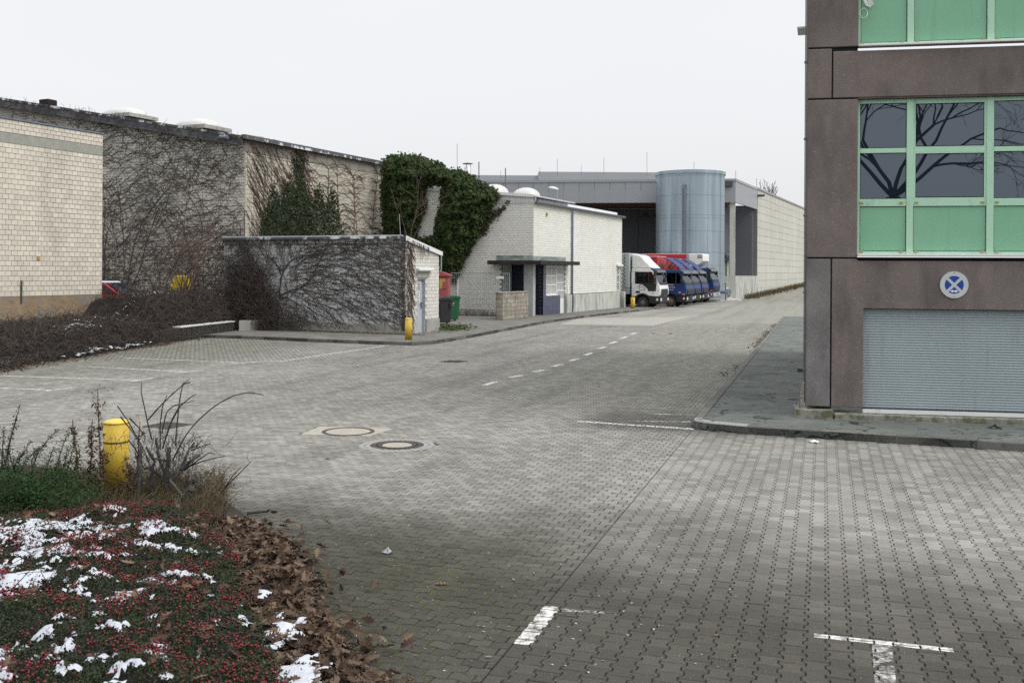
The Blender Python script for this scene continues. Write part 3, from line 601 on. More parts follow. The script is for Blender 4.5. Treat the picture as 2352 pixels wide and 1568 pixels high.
def asphalt():
    m, t, bs, L_ = nodes('weathered_asphalt')
    pos = N_(t, 'ShaderNodeNewGeometry').outputs['Position']
    k = noise_mask(t, pos, 0.8, 0.3, 0.7, off=(4, 1, 2)); cur = mixc(t, k, (0.115, 0.130, 0.120), (0.190, 0.206, 0.192))
    g = noise_mask(t, pos, 90, 0.4, 0.62, detail=3); cur = mixc(t, mulm(t, g, 0.5), cur, (0.045, 0.05, 0.047))
    g2 = noise_mask(t, pos, 110, 0.66, 0.7, detail=2, off=(3, 3, 3)); cur = mixc(t, mulm(t, g2, 0.6), cur, (0.36, 0.36, 0.34))
    v = N_(t, 'ShaderNodeTexVoronoi', feature='DISTANCE_TO_EDGE'); mp = N_(t, 'ShaderNodeMapping'); mp.inputs['Scale'].default_value = (0.75, 2.6, 1); mp.inputs['Rotation'].default_value = (0, 0, 0.25)
    wb = N_(t, 'ShaderNodeTexNoise'); L_(pos, wb.inputs['Vector']); wb.inputs['Scale'].default_value = 2.5; wb.inputs['Detail'].default_value = 6
    ad = N_(t, 'ShaderNodeVectorMath', operation='MULTIPLY_ADD'); L_(wb.outputs['Color'], ad.inputs[0]); ad.inputs[1].default_value = (0.9, 0.9, 0); L_(pos, ad.inputs[2])
    L_(ad.outputs[0], mp.inputs[0]); L_(mp.outputs[0], v.inputs['Vector']); v.inputs['Scale'].default_value = 1.1
    r = N_(t, 'ShaderNodeMapRange'); L_(v.outputs['Distance'], r.inputs[0]); r.inputs[1].default_value = 0.008; r.inputs[2].default_value = 0.03; r.inputs[3].default_value = 1; r.inputs[4].default_value = 0
    cur = mixc(t, mulm(t, r.outputs[0], mulm(t, noise_mask(t, pos, 0.9, 0.30, 0.48, off=(1, 5, 5)), 1.0)), cur, (0.018, 0.021, 0.018))
    st = noise_mask(t, pos, (1.2, 0.7, 1), 0.52, 0.70, off=(9, 2, 2)); cur = mixc(t, mulm(t, st, 0.5), cur, (0.05, 0.056, 0.05))
    L_(cur, bs.inputs['Base Color']); bs.inputs['Roughness'].default_value = 0.9; bs.inputs['Specular IOR Level'].default_value = 0.3
    n = N_(t, 'ShaderNodeTexNoise'); L_(pos, n.inputs['Vector']); n.inputs['Scale'].default_value = 90
    b = N_(t, 'ShaderNodeBump'); b.inputs['Strength'].default_value = 0.6; b.inputs['Distance'].default_value = 0.004
    L_(n.outputs['Fac'], b.inputs['Height']); L_(b.outputs[0], bs.inputs['Normal']); return m
M_asph = asphalt()
M_walk = mat('left_pavement_asphalt', (0.155, 0.15, 0.135), 0.2, 1.2, 0.95, bump=0.4, bscale=60, layers=[dict(s=1.5, lo=0.5, hi=0.65, c=(0.07, 0.075, 0.055), f=0.6), dict(s=40, lo=0.6, hi=0.66, c=(0.05, 0.05, 0.045), f=0.6)])
swl = tag(MB().slab(SWL, -0.06, 0.112).build('pavement', M_walk), 'narrow grey pavement beside the shed and white building', None, None, 'structure')
kerbs(swl, resample(KL, 1.0), 1, 1.0, 0.125, M_kerb)
swr = tag(MB().slab(SWR, -0.06, 0.112).build('pavement', M_asph), 'cracked dark asphalt pavement around the brown building', None, None, 'structure')
kr = resample(KR[:2], 1.0) + [Vector(KR[1][:2])]
kerbs(swr, kr, 1, 1.0, 0.125, M_kerb)
kerbs(swr, [Vector(p[:2]) for p in KR[1:3]] + [Vector(KR[4][:2])], 1, 1, 0.135, M_granite)
kerbs(swr, [Vector(KR[4][:2]), Vector(KR[5][:2])], 1, 1, 0.135, M_granite)
kerbs(swr, resample(KR[5:], 1.08), 1, 1, 0.125, M_kerb)
# --- pale patch in the road, manholes, drains
tag(MB().sheet([tuple(G(x, y)[:2])+(0.004,) for x, y in [(1285, 745), (1330, 731), (1590, 727), (1500, 748)]]).build('road_patch', mat('pale_road_patch', (0.31, 0.295, 0.265), 0.08, 1, 0.9)), 'pale tan repair patch in the far road', None, None, 'structure')
def ring_disc(mb, c, r0, r1, z0, z1, n=40): mb.lathe((c[0], c[1], 0), [(r0, z0), (r0, z1), (r1, z1), (r1, z0)], n, cap=False)
M_lid = mat('pale_concrete_lid', (0.36, 0.335, 0.285), 0.1, 6, 0.9, bump=0.4, bscale=50, layers=[dict(s=40, lo=0.62, hi=0.66, c=(0.05, 0.05, 0.05), f=0.9)])
def manhole(name, label, c, r, wd, ringmat=M_iron):
    t = thing(name, label, 'manhole', (c.x, c.y, 0), 'manhole covers in the road')
    mb = MB(); ring_disc(mb, c, r, r+wd, -0.014, 0.008); mb.build('frame', ringmat, t)
    MB().lathe((c.x, c.y, 0), [(r-0.012, -0.014), (r-0.012, 0.003), (r-0.03, 0.005), (0.001, 0.005)], 40).build('lid', M_lid, t)
    return t
t1 = manhole('manhole_cover', 'round manhole cover set in a pale concrete slab', Mh1, 0.345, 0.06)
sl = MB(); sl.slab(SLAB1, -0.014, 0.002); sl.build('surround_slab', M_lid, t1)
t2 = manhole('manhole_cover', 'round manhole cover ringed by small cobbles and frost', Mh2, 0.225, 0.05)
for rr, nn in ((0.335, 26), (0.42, 34), (0.50, 40)):
    for k in range(nn):
        a = 2*math.pi*k/nn; da = 2*math.pi/nn*0.44
        mb = MB(); mb.slab([(Mh2.x+q*math.cos(b), Mh2.y+q*math.sin(b)) for q, b in ((rr-0.036, a-da), (rr+0.036, a-da), (rr+0.036, a+da), (rr-0.036, a+da))], -0.014, 0.004+random.uniform(-0.002, 0.002))
        mb.build('cobble', M_iron if rr < 0.4 else M_granite, t2)
manhole('manhole_cover', 'far round manhole cover in the lane by dashes', G(1520, 766), 0.33, 0.08)
def drain(label, c, wx, wy, rot=TH_L):
    t = thing('drain_grate', label, 'drain', (c.x, c.y, 0)); Mx = Matrix.Translation((c.x, c.y, 0)) @ Matrix.Rotation(-rot, 4, 'Z')
    m = MB(Mx); m.box(-wx, wx, -wy, -wy+0.05, -0.01, 0.009); m.box(-wx, wx, wy-0.05, wy, -0.01, 0.009); m.box(-wx, -wx+0.05, -wy+0.05, wy-0.05, -0.01, 0.009); m.box(wx-0.05, wx, -wy+0.05, wy-0.05, -0.01, 0.009); m.build('frame', M_iron, t)
    for k in range(8):
        x = -wx+0.07+k*(2*wx-0.14)/8; MB(Mx).box(x, x+0.03, -wy+0.05, wy-0.05, -0.0035, 0.007).build('bar', M_iron, t)
    MB(Mx).box(-wx+0.05, wx-0.05, -wy+0.05, wy-0.05, -0.014, -0.004).build('sump', M_black, t)
drain('slotted iron drain grate behind the pruned shrub', G(385, 977), 0.27, 0.27)
drain('slotted iron drain grate out in the wide road', G(1042, 830), 0.28, 0.28)

# ================================================================== BUILDINGS
def courses(pl, t0, t1, z0, z1, bl, bh, gap=0.012, skip=None, ztop=None, stagger=0.5):
    """rectangles (ta, tb, za, zb) of a running bond between t0..t1; ztop(t) trims a sloping head"""
    res = []; r = 0; z = z0
    while z < z1-0.02:
        zb = min(z+bh, z1); t = t0 - (bl*stagger if r % 2 else 0)
        while t < t1-0.02:
            a, b = max(t, t0), min(t+bl, t1); t += bl
            if b-a < 0.03: continue
            zz = zb
            if ztop:
                lim = min(ztop(a), ztop(b))
                if z+0.03 > lim: continue
                zz = min(zb, lim)
            if skip and skip((a+b)/2, (z+zz)/2): continue
            res.append((a+gap/2, b-gap/2, z+gap/2, zz-gap/2))
        z += bh; r += 1
    return res
def bricks_mass(pl, rects, d, name, m, parent, front=0.0):
    """joined blocks standing proud of the wall: front faces at y = front-d"""
    A = np.array(rects); n = len(A)
    if n == 0: return
    y0 = front-d-RNG.uniform(0, 0.003, n); y1 = np.full(n, front+0.002); c = 0.004
    x0, x1, z0, z1 = A.T
    P8 = np.stack([np.stack([x0, y1, z0], 1), np.stack([x1, y1, z0], 1), np.stack([x1, y1, z1], 1), np.stack([x0, y1, z1], 1),
                   np.stack([x0+c, y0, z0+c], 1), np.stack([x1-c, y0, z0+c], 1), np.stack([x1-c, y0, z1-c], 1), np.stack([x0+c, y0, z1-c], 1)], 1)
    M = np.array(pl.M); W = P8 @ M[:3, :3].T + M[:3, 3]
    Fq = np.array([[4, 5, 6, 7], [0, 1, 5, 4], [1, 2, 6, 5], [2, 3, 7, 6], [3, 0, 4, 7]])
    nb = NB(); nb.add(W.reshape(-1, 3), (Fq[None]+(np.arange(n)*8)[:, None, None]).reshape(-1, 4), np.repeat(RNG.random(n), 5))
    o = nb.build(name, m, parent); o['kind'] = 'stuff'; return o
def bricks_single(pl, rects, d, m, parent, name='brick', front=0.0):
    cache = {}
    for x0, x1, z0, z1 in rects:
        w_, h_ = round(x1-x0, 3), round(z1-z0, 3)
        if (w_, h_) not in cache:
            b = MB().cbox(0, w_, 0, d+0.002, 0, h_, 0.005); me = bpy.data.meshes.new(name); me.from_pydata(b.v, [], b.f); me.materials.append(m); cache[(w_, h_)] = me
        o = bpy.data.objects.new(name, cache[(w_, h_)]); COL.objects.link(o); o.parent = parent
        T = pl.M @ Matrix.Translation((x0, front-d-random.uniform(0, 0.003), z0))
        if parent.type == 'EMPTY': T = Matrix.Translation(-parent.location) @ T
        o.matrix_basis = T

# ---------------- 1. cream block building, far left
PC = Plane(P(233, 700, 36.0)[:2], UL)                    # local x=0 at its right-hand corner, negative to the left
C0 = thing('block_building', 'cream glazed-block building with grey lintel band, cut by the left edge', 'building', (PC.O.x, PC.O.y, 0.4))
ztop = PC.at(233.5, 307)[1]; zband1, zband0 = PC.at(233, 336.5)[1], PC.at(233, 358.5)[1]; zb = 1.56
mb = MB(PC.M); mb.box(-9, -0.0, 0.0, 9, 0.3, ztop-0.03); mb.build('wall', M_mortar, C0)
MB(PC.M).box(-9, -0.002, -0.012, 0.05, zband0+0.01, zband1-0.01).build('lintel_band', M_band, C0)
MB(PC.M).box(-9.05, 0.035, -0.05, 9, ztop-0.03, ztop+0.02).build('roof_edge', M_gutter, C0)
MB(PC.M).box(-9, 0.02, -0.03, 0.05, 0.2, zb-0.01).build('base_course', M_base, C0)
bh, bl = 0.167, 0.232
rows = courses(PC, -5.4, 0, zb, zband0, bl, bh) + courses(PC, -5.4, 0, zband1, ztop-0.04, bl, (ztop-0.04-zband1)/3)
vis = [r for r in rows if r[0] > -4.35]; vis.sort(key=lambda r: r[0])
bricks_single(PC, vis[:300], 0.014, M_cream, C0); bricks_mass(PC, vis[300:]+[r for r in rows if r[0] <= -4.35], 0.014, 'brick_field', M_cream_s, C0)
mb = MB(PC.M)
for k in range(5): mb.box(0, 0.012, k*1.8, k*1.8+1.78, 0.4, ztop-0.05)
mb.build('side_panel', M_cream_s, C0)
m = MB(PC.M); t_, z_ = PC.at(87, 592); m.box(t_-0.06, t_+0.06, -0.05, -0.014, z_-0.06, z_+0.06); m.build('junction_box', M_bulk, C0)
t_, z_ = PC.at(47, 665); MB(PC.M).tube([(t_, -0.05, z_-0.45), (t_, -0.05, z_+0.15), (t_+0.01, -0.04, z_+0.3)], 0.03, 6).build('drain_pipe', M_darkmetal, C0)

# ---------------- 2. tall vine-covered hall
H0 = Vector((P(562, 600, 46.0).x, 46.0))
PHL = Plane(H0, VL)                                      # gable face; x=0 at the corner, negative to the left
PHR = Plane(H0, UL)                                      # road-side face, x from the corner
HALL = thing('vine_covered_hall', 'tall old hall of pale blocks overgrown with bare vines, snow on roof', 'building', (H0.x, H0.y, 0.1))
zc = PHL.at(562, 318)[1]; tl, zl = PHL.at(2, 229); sl_ = (zl-zc)/(-tl)
LT = -22.0; roofz = lambda t: zc - sl_*t
RT = PHR.at(886, 400)[0]; zr0 = PHR.at(562, 313)[1]
MB(PHL.M).prism([(LT, 0.1), (-0.002, 0.1), (-0.002, zc-0.2), (LT, roofz(LT)-0.2)], 0.0, 0.4).build('gable_wall', M_mortar, HALL)
MB(PHR.M).box(0.0, RT, 0.0, 0.4, 0.1, zr0-0.05).build('side_wall', M_mortar, HALL)
bricks_mass(PHL, courses(PHL, -17.5, -0.002, 0.6, 12.5, 0.24, 0.134, ztop=lambda t: roofz(t)-0.22), 0.012, 'block_field', M_hallblock, HALL)
M_hallside = mat('hall_side_block', (0.50, 0.465, 0.385), 0.1, 0.8, 0.85, tint='attr', tvar=0.18, layers=[dict(s=(0.8, 0.8, 0.2), lo=0.48, hi=0.72, c=(0.26, 0.25, 0.21), f=0.6)])
bricks_mass(PHR, courses(PHR, 0.0, RT, 0.6, zr0-0.72, 0.30, 0.20), 0.012, 'block_field', M_hallside, HALL)
MB(PHR.M).box(0.02, RT, -0.02, 0.0, zr0-0.70, zr0-0.06).build('concrete_head', mat('head_concrete', (0.235, 0.22, 0.19), 0.15, 1.5, 0.9, layers=[dict(s=(3, 3, .6), lo=.5, hi=.7, c=(.13, .125, .11), f=.6)]), HALL)
MB(PHL.M).prism([(LT, roofz(LT)-0.02), (0.25, roofz(0.25)-0.02), (0.25, roofz(0.25)+0.10), (LT, roofz(LT)+0.10)], -0.45, RT+0.1).build('roof', M_roofdark, HALL)
MB(PHL.M).prism([(LT, roofz(LT)-0.36), (0.12, roofz(0.12)-0.36), (0.12, roofz(0.12)-0.03), (LT, roofz(LT)-0.03)], -0.40, -0.34).build('fascia_board', mat('slate_fascia', (0.14, 0.145, 0.16), 0.2, 2, 0.8, layers=[dict(s=2, lo=.5, hi=.65, c=(.05, .05, .055), f=.6)]), HALL)
MB(PHR.M).box(-0.3, RT+0.1, -0.22, 0.0, zr0-0.04, zr0+0.05).build('roof_edge', M_darkmetal, HALL)
t_, z_ = PHL.at(539, 320); MB(PHL.M).tube([(t_-0.35, -0.6, z_+0.05), (t_+0.12, -0.62, z_)], 0.09, 10).build('gutter_end', M_gutter, HALL)
def dome_cap(parent, M, cx_, cy_, z0, rx, ry, h, base_h=0.25, m=M_dome, kerbm=M_conc):
    b = MB(M); b.box(cx_-rx-0.08, cx_+rx+0.08, cy_-ry-0.08, cy_+ry+0.08, z0-0.12, z0+base_h); b.build('skylight_kerb', kerbm, parent)
    b = MB(M); n, k = 20, 7; vs = []; fs = []
    for i in range(k):
        f = i/(k-1)*math.pi/2
        for j in range(n):
            a = 2*math.pi*j/n; q = math.cos(f); sx_ = math.copysign(abs(math.cos(a))**0.75, math.cos(a)); sy_ = math.copysign(abs(math.sin(a))**0.75, math.sin(a))
            vs.append((cx_+rx*q*sx_, cy_+ry*q*sy_, z0+base_h+h*math.sin(f)))
    for i in range(k-1):
        for j in range(n): fs.append((i*n+j, i*n+(j+1) % n, (i+1)*n+(j+1) % n, (i+1)*n+j))
    b.add(vs, fs); b.build('skylight_dome', m, parent, smooth=True)
for px in (243, 413): # skylights along the gable edge
    t_ = PHL.at(px, 270)[0]; dome_cap(HALL, PHL.M, t_, 1.3, roofz(t_)+0.12, 1.15, 0.9, 0.44, 0.06)
for px in (700, 770, 830):
    t_ = PHR.at(px, 350)[0]; dome_cap(HALL, PHR.M, t_, 2.2, zr0+0.02, 1.0, 0.9, 0.44, 0.06)
t_, z_ = PHL.at(103, 238)
MB(PHL.M).box(t_-0.33, t_+0.33, -0.1, 0.5, z_-0.15, z_+0.22).build('roof_vent', M_core, HALL, bevel=0.05)

# ---------------- 3. low vine-covered shed
SH0 = Vector(G(931, 768, 0.112)[:2])
PSF = Plane(SH0, VL)                                     # front face, x=0 at right-hand corner
PSE = Plane(SH0, UL)                                     # end wall with the door
SHED = thing('brick_shed', 'low white brick shed with vines fanned across its front and grey door', 'shed', (SH0.x, SH0.y, 0.112))
sl0 = PSF.at(515, 600)[0]; ze = PSE.at(1008, 600)[0]; sz0 = PSF.at(930, 544)[1]; sz1 = PSE.at(1008, 579)[1]
MB(PSF.M).box(sl0, -0.003, 0.0, 0.25, 0.1, sz0-0.06).build('front_wall', M_mortar_w, SHED)
tdoor0, tdoor1 = PSE.at(959, 700)[0], PSE.at(977, 700)[0]; zdoor = PSE.at(968, 638)[1]
head = lambda t: sz0 + (sz1-sz0)*t/ze - 0.07
bricks_mass(PSF, courses(PSF, sl0, -0.003, 0.45, sz0-0.24, 0.25, 0.138), 0.012, 'brick_field', M_shedbrick_s, SHED)
MB(PSF.M).box(sl0, 0.02, -0.03, 0.02, 0.1, 0.44).build('plinth', M_conc, SHED)
MB(PSF.M).box(sl0-0.1, 0.03, -0.06, 0.02, sz0-0.23, sz0-0.06).build('eaves_board', mat('eaves_grey', (0.30, 0.31, 0.31), .15, 2, .8), SHED)
w_ = MB(PSE.M); w_.prism([(0.0, 0.1), (tdoor0, 0.1), (tdoor0, head(tdoor0)), (0.0, head(0))], 0.0, 0.25)
w_.prism([(tdoor0, zdoor), (tdoor1, zdoor), (tdoor1, head(tdoor1)), (tdoor0, head(tdoor0))], 0.0, 0.25)
w_.prism([(tdoor1, 0.1), (ze, 0.1), (ze, head(ze)), (tdoor1, head(tdoor1))], 0.0, 0.25); w_.build('end_wall', M_mortar_w, SHED)
er = courses(PSE, 0.0, ze, 0.62, sz0, 0.245, 0.136, ztop=head, skip=lambda t, z: tdoor0-0.08 < t < tdoor1+0.06 and z < zdoor+0.2)
bricks_single(PSE, er[:300], 0.012, M_shedbrick, SHED)
MB(PSE.M).box(tdoor1+0.02, ze+0.03, -0.05, 0.0, 0.1, 0.61).build('corner_plinth', M_conc, SHED, bevel=0.015)
MB(PSE.M).box(tdoor0-0.1, tdoor1+0.25, -0.03, 0.0, zdoor, zdoor+0.22).build('lintel', M_conc, SHED)
MB(PSE.M).box(tdoor0-0.14, tdoor1+0.42, -0.16, 0.0, zdoor+0.26, zdoor+0.37).build('door_drip_ledge', M_alu, SHED, bevel=0.03)
dr = MB(PSE.M).box(tdoor0+0.05, tdoor1-0.02, 0.12, 0.17, 0.115, zdoor-0.06).build('door', M_doorgrey, SHED)
b = MB(PSE.M); b.box(tdoor0, tdoor0+0.05, 0.02, 0.2, 0.115, zdoor); b.box(tdoor1-0.02, tdoor1, 0.02, 0.24, 0.115, zdoor); b.box(tdoor0+0.05, tdoor1-0.02, 0.02, 0.2, zdoor-0.06, zdoor); b.build('door_frame', M_doorgrey, SHED)
dh = (tdoor1-tdoor0); hz = 1.18
b = MB(PSE.M); b.box(tdoor1-0.16, tdoor1-0.11, 0.10, 0.12, hz-0.16, hz+0.1); b.tube([(tdoor1-0.13, 0.11, hz+0.05), (tdoor1-0.13, 0.05, hz+0.05), (tdoor1-0.30, 0.05, hz+0.05)], 0.014, 6); b.build('handle', M_black, dr)
for k, (za, zb_, wd) in enumerate(((1.78, 2.06, 0.30), (1.28, 1.68, 0.22))):
    x0 = tdoor0+0.14; s_ = MB(PSE.M).box(x0, x0+wd, 0.112, 0.12, za, zb_).build('notice', M_plate, dr)
    b = MB(PSE.M)
    for q in range(4): zq = zb_-0.06-q*(zb_-za)/4.4; b.box(x0+0.03, x0+wd-0.03-0.03*(q % 2), 0.109, 0.112, zq-0.02, zq+0.012)
    b.build('print', M_ink, s_)
rf = MB(PSE.M); rf.prism([(-0.15, sz0-0.06), (ze+0.15, sz1-0.08), (ze+0.15, sz1+0.0), (-0.15, sz0+0.03)], -0.08, -sl0+0.1); rf.build('roof', M_roofdark, SHED)
MB(PSE.M).prism([(-0.12, sz0+0.03), (ze*0.5, (sz0+sz1)/2+0.01), (ze*0.5, (sz0+sz1)/2+0.04), (-0.12, sz0+0.075)], 0.1, -sl0).build('roof_snow', M_snow, SHED)
MB(PSE.M).prism([(-0.14, sz0-0.14), (ze+0.14, sz1-0.15), (ze+0.14, sz1+0.015), (-0.14, sz0+0.045)], -0.10, -0.081).build('verge_board', M_alu, SHED)
t_, z_ = PSE.at(1006, 600); MB(PSE.M).tube([(ze+0.05, -0.08, sz1-0.1), (ze+0.05, -0.08, sz1-0.75)], 0.03, 6).build('conduit', M_zinc, SHED)
tag(MB().tube([P(920, 543, 38), P(917, 492, 38)], 0.012, 5).build('roof_rod', M_zinc), 'thin pale rod standing on the shed roof', 'rod')

# ---------------- 4. white painted office with corner entrance
W0 = Vector(G(1224, 726, 0.112)[:2])
PWF = Plane(W0, UL); PWG = Plane(W0, VL)                 # street face (x>0 away), gable (x<0 to the left)
OFFC = thing('white_office', 'white painted brick building with corner entrance under a flat slab', 'building', (W0.x, W0.y, 0.112))
tE = PWF.at(1428, 600)[0]; zF = PWF.at(1224, 466)[1]; zgab = PWG.at(1218, 449)[1]; gl = PWG.at(952, 500)[0]
gslope = 0.085; gtop = lambda t: zgab - gslope*t
ZC = PWG.at(1222, 607.5)[1]                              # underside of the canopy slab
n1, n2 = -1.9, 1.45                                      # notch: gable direction and street direction
# upper body and the three lower bodies around the notch
ub = MB(PWF.M); ub.box(0.0, tE, 0.0, 0.3, ZC+0.02, zF); ub.box(n2, tE, 0.05, 0.3, 0.1, ZC+0.02); ub.build('street_wall', M_mortar_w, OFFC)
gb = MB(PWG.M); gb.prism([(gl, 0.1), (n1, 0.1), (n1, ZC+0.02), (-0.002, ZC+0.02), (-0.002, gtop(0)-0.05), (gl, gtop(gl)-0.05)], 0.0, 0.3); gb.build('gable_wall', M_mortar_w, OFFC)
# openings on the street face
td0, td1 = PWF.at(1249, 700)[0], PWF.at(1296, 700)[0]
tw0, tw1 = PWF.at(1416.5, 640)[0], PWF.at(1423, 640)[0]; zw1, zw0 = PWF.at(1420, 612)[1], PWF.at(1420, 668)[1]
zpl = PWF.at(1330, 676)[1]
sk = lambda t, z: (t < td1+0.05 and z < ZC+0.05) or (tw0-0.05 < t < tw1+0.35 and zw0-0.1 < z < zw1+0.05) or (z < zpl and t > td1)
bricks_mass(PWF, courses(PWF, 0.0, tE, 0.12, zF-0.02, 0.25, 0.133, gap=0.007, skip=sk), 0.008, 'brick_field', M_white, OFFC)
wg = courses(PWG, gl, -0.002, 0.12, zgab+2, 0.25, 0.133, gap=0.009, ztop=lambda t: gtop(t)-0.36, skip=lambda t, z: t > n1 and z < ZC+0.05)
bricks_mass(PWG, wg, 0.010, 'brick_field', M_white, OFFC)
sold = []; t = gl                                         # soldier course below the verge
while t < -0.05: sold.append((t, t+0.085)); t += 0.095
A = MB(PWG.M)
for a, b in sold: A.prism([(a, gtop(a)-0.35), (b, gtop(b)-0.35), (b, gtop(b)-0.06), (a, gtop(a)-0.06)], -0.010, 0.01)
o = A.build('soldier_course', M_white, OFFC); o['kind'] = 'stuff'
# roof
A = MB(PWG.M); A.prism([(gl-0.3, gtop(gl-0.3)-0.05), (0.10, gtop(0.1)-0.05), (0.10, gtop(0.1)+0.02), (gl-0.3, gtop(gl-0.3)+0.02)], -0.12, 6); A.build('roof', M_snow, OFFC)
A = MB(PWG.M); A.prism([(gl-0.3, gtop(gl-0.3)-0.10), (0.05, gtop(0.05)-0.10), (0.05, gtop(0.05)+0.05), (gl-0.3, gtop(gl-0.3)+0.05)], -0.16, -0.121); A.build('verge_trim', M_alu, OFFC)
A = MB(PWF.M); A.box(-0.05, tE+0.1, -0.10, 3.0, zF, zF+0.10); A.build('low_roof', M_snow, OFFC)
A = MB(PWF.M); A.box(-0.02, 0.10, -0.11, 0.02, zF+0.1, zgab-0.05); A.build('corner_cap', M_conc, OFFC)
A = MB(PWF.M); A.box(-0.1, tE+0.15, -0.24, -0.11, zF-0.04, zF+0.09); A.build('gutter', M_darkmetal, OFFC, bevel=0.03)
A = MB(PWF.M); A.box(1.5, tE+0.05, 0.35, 0.55, zF+0.11, zF+0.34); A.build('roof_upstand', M_alu, OFFC)
A = MB(PWF.M); A.box(3.0, tE-0.3, 5.5, 8, 0.2, zF+1.0); A.build('rear_block', mat('brown_render', (0.20, 0.165, 0.12), .2, 1, .95, layers=[dict(s=2, lo=.5, hi=.65, c=(.09, .08, .06), f=.6)]), OFFC)
# downpipes
tp = PWF.at(1311.5, 560)[0]
A = MB(PWF.M); A.tube([(tp, -0.17, zF-0.02), (tp, -0.09, zF-0.35), (tp, -0.09, 0.15)], 0.058, 10)
for z in (5.0, 3.2, 1.6): A.tube([(tp, -0.09, z), (tp, -0.09, z+0.06)], 0.07, 10)
A.build('downpipe', mat('blue_grey_pipe', (0.17, 0.21, 0.28), .1, 3, .5), OFFC, smooth=True)
tq = PWG.at(1053, 690)[0]; zq1, zq0 = PWG.at(1053, 628)[1], PWG.at(1053, 700)[1]
MB(PWG.M).tube([(tq, -0.08, zq1), (tq, -0.08, zq0), (tq+0.02, -0.14, zq0-0.06)], 0.05, 8).build('downpipe', M_alu, OFFC, smooth=True)
# canopy slab and entrance
cr = PWF.at(1318, 602)[0]-1.0; clf = PWG.at(1123, 602)[0]+0.25
cs = MB(PWF.M); cs.slab([(-0.75, -0.75), (cr, -0.75), (cr, 0.3), (0.3, 0.3), (0.3, -clf), (-0.75, -clf)], ZC, ZC+0.21)
cs.build('canopy_slab', mat('dark_wet_concrete', (0.032, 0.032, 0.030), .3, 3, .95, spec=.15, layers=[dict(s=(6, 6, 2), lo=.55, hi=.75, c=(.10, .10, .085), f=.35)]), OFFC, bevel=0.015)
M_algae = mat('algae_band', (0.30, 0.36, 0.33), .25, 3, .9, layers=[dict(s=(1.6, 1.6, 4), lo=.42, hi=.62, c=(.08, .10, .10), f=.75)])
A = MB(PWF.M); A.box(0.0, cr-0.35, -0.016, 0.0, ZC+0.21, ZC+0.45); A.build('stained_band', M_algae, OFFC)
A = MB(PWG.M); A.box(clf+0.2, -0.02, -0.016, 0.0, ZC+0.21, ZC+0.48); A.build('stained_band', M_algae, OFFC)
M_pil = mat('grey_green_concrete', (0.37, 0.40, 0.385), .12, 2, .9, layers=[dict(s=(4, 4, 1), lo=.5, hi=.7, c=(.2, .23, .22), f=.6)])
ppx = PWG.at(1203, 680)[0]
A = MB(PWG.M); A.box(ppx, 0.0, 0.0, 0.32, 0.11, ZC); A.build('corner_pillar', M_pil, OFFC)
MB(PWG.M).box(n1, 0.0, n2+0.01, n2+0.1, 0.11, ZC).build('notch_backing', M_mortar, OFFC)
for r in courses(PWG, n1, 0.0, 0.12, ZC, 0.19, 0.19, gap=0.012, stagger=0): MB(PWG.M).box(r[0], r[1], n2-0.012, n2+0.01, r[2], r[3]).build('tile', M_navytile, OFFC)
MB(PWG.M).box(n1-0.05, n1, 0.0, n2, 0.11, ZC).build('notch_side', M_pil, OFFC)
zs = PWF.at(1265, 678.5)[1]; tpar = PWF.at(1286.5, 700)[0]
MB(PWF.M).box(td0, tpar, 0.0, 0.16, 0.11, zs).build('window_parapet', M_mortar, OFFC)
for r in courses(PWF, td0, tpar, 0.12, zs, 0.62, 0.205, gap=0.014, stagger=0): MB(PWF.M).box(r[0], r[1], -0.012, 0.0, r[2], r[3]).build('tile', M_lavtile, OFFC)
MB(PWF.M).box(td0, td0+0.32, 0.0, 0.16, zs, ZC).build('tiled_pier', M_lavtile, OFFC)
M_room = mat('dim_interior', (0.10, 0.11, 0.11), .3, 1, .9); M_curt = mat('pale_blind', (0.30, 0.33, 0.31), .2, 4, .9)
def glazed(parent, pl, x0, x1, z0, z1, cols, rws, y=0.03, fw=0.055, name='window', mframe=M_alu, mglass=None):
    fr_ = MB(pl.M); fr_.box(x0, x1, y, y+0.07, z0, z0+fw); fr_.box(x0, x1, y, y+0.07, z1-fw, z1); fr_.box(x0, x0+fw, y, y+0.07, z0+fw, z1-fw); fr_.box(x1-fw, x1, y, y+0.07, z0+fw, z1-fw)
    wx = (x1-x0-2*fw)/cols; hz_ = (z1-z0-2*fw)/rws
    for i in range(1, cols): fr_.box(x0+fw+i*wx-0.025, x0+fw+i*wx+0.025, y+0.004, y+0.066, z0+fw, z1-fw)
    for j in range(1, rws): fr_.box(x0+fw, x1-fw, y-0.004, y+0.06, z0+fw+j*hz_-0.03, z0+fw+j*hz_+0.03)
    W = fr_.build(name, mframe, parent)
    for i in range(cols):
        for j in range(rws):
            MB(pl.M).box(x0+fw+i*wx+0.02, x0+fw+(i+1)*wx-0.02, y+0.03, y+0.036, z0+fw+j*hz_+0.02, z0+fw+(j+1)*hz_-0.02).build('pane', mglass or M_wglass, W)
    MB(pl.M).box(x0, x1, y+0.25, y+0.27, z0, z1).build('blind', M_curt, W)
    return W
M_wglass = glass('window_glass', (0.55, 0.62, 0.60), 0.6, 0.02, 1.7)
tw_a = td0+0.36; tdr = PWF.at(1279, 700)[0]
glazed(OFFC, PWF, tw_a, tdr-0.02, zs+0.03, ZC-0.05, 2, 3)
glazed(OFFC, PWF, tdr+0.02, td1-0.05, 0.9, ZC-0.05, 1, 4, name='entrance_door')
MB(PWF.M).box(tdr+0.02, td1-0.05, 0.02, 0.10, 0.12, 0.9).build('door_panel', M_alu, OFFC)
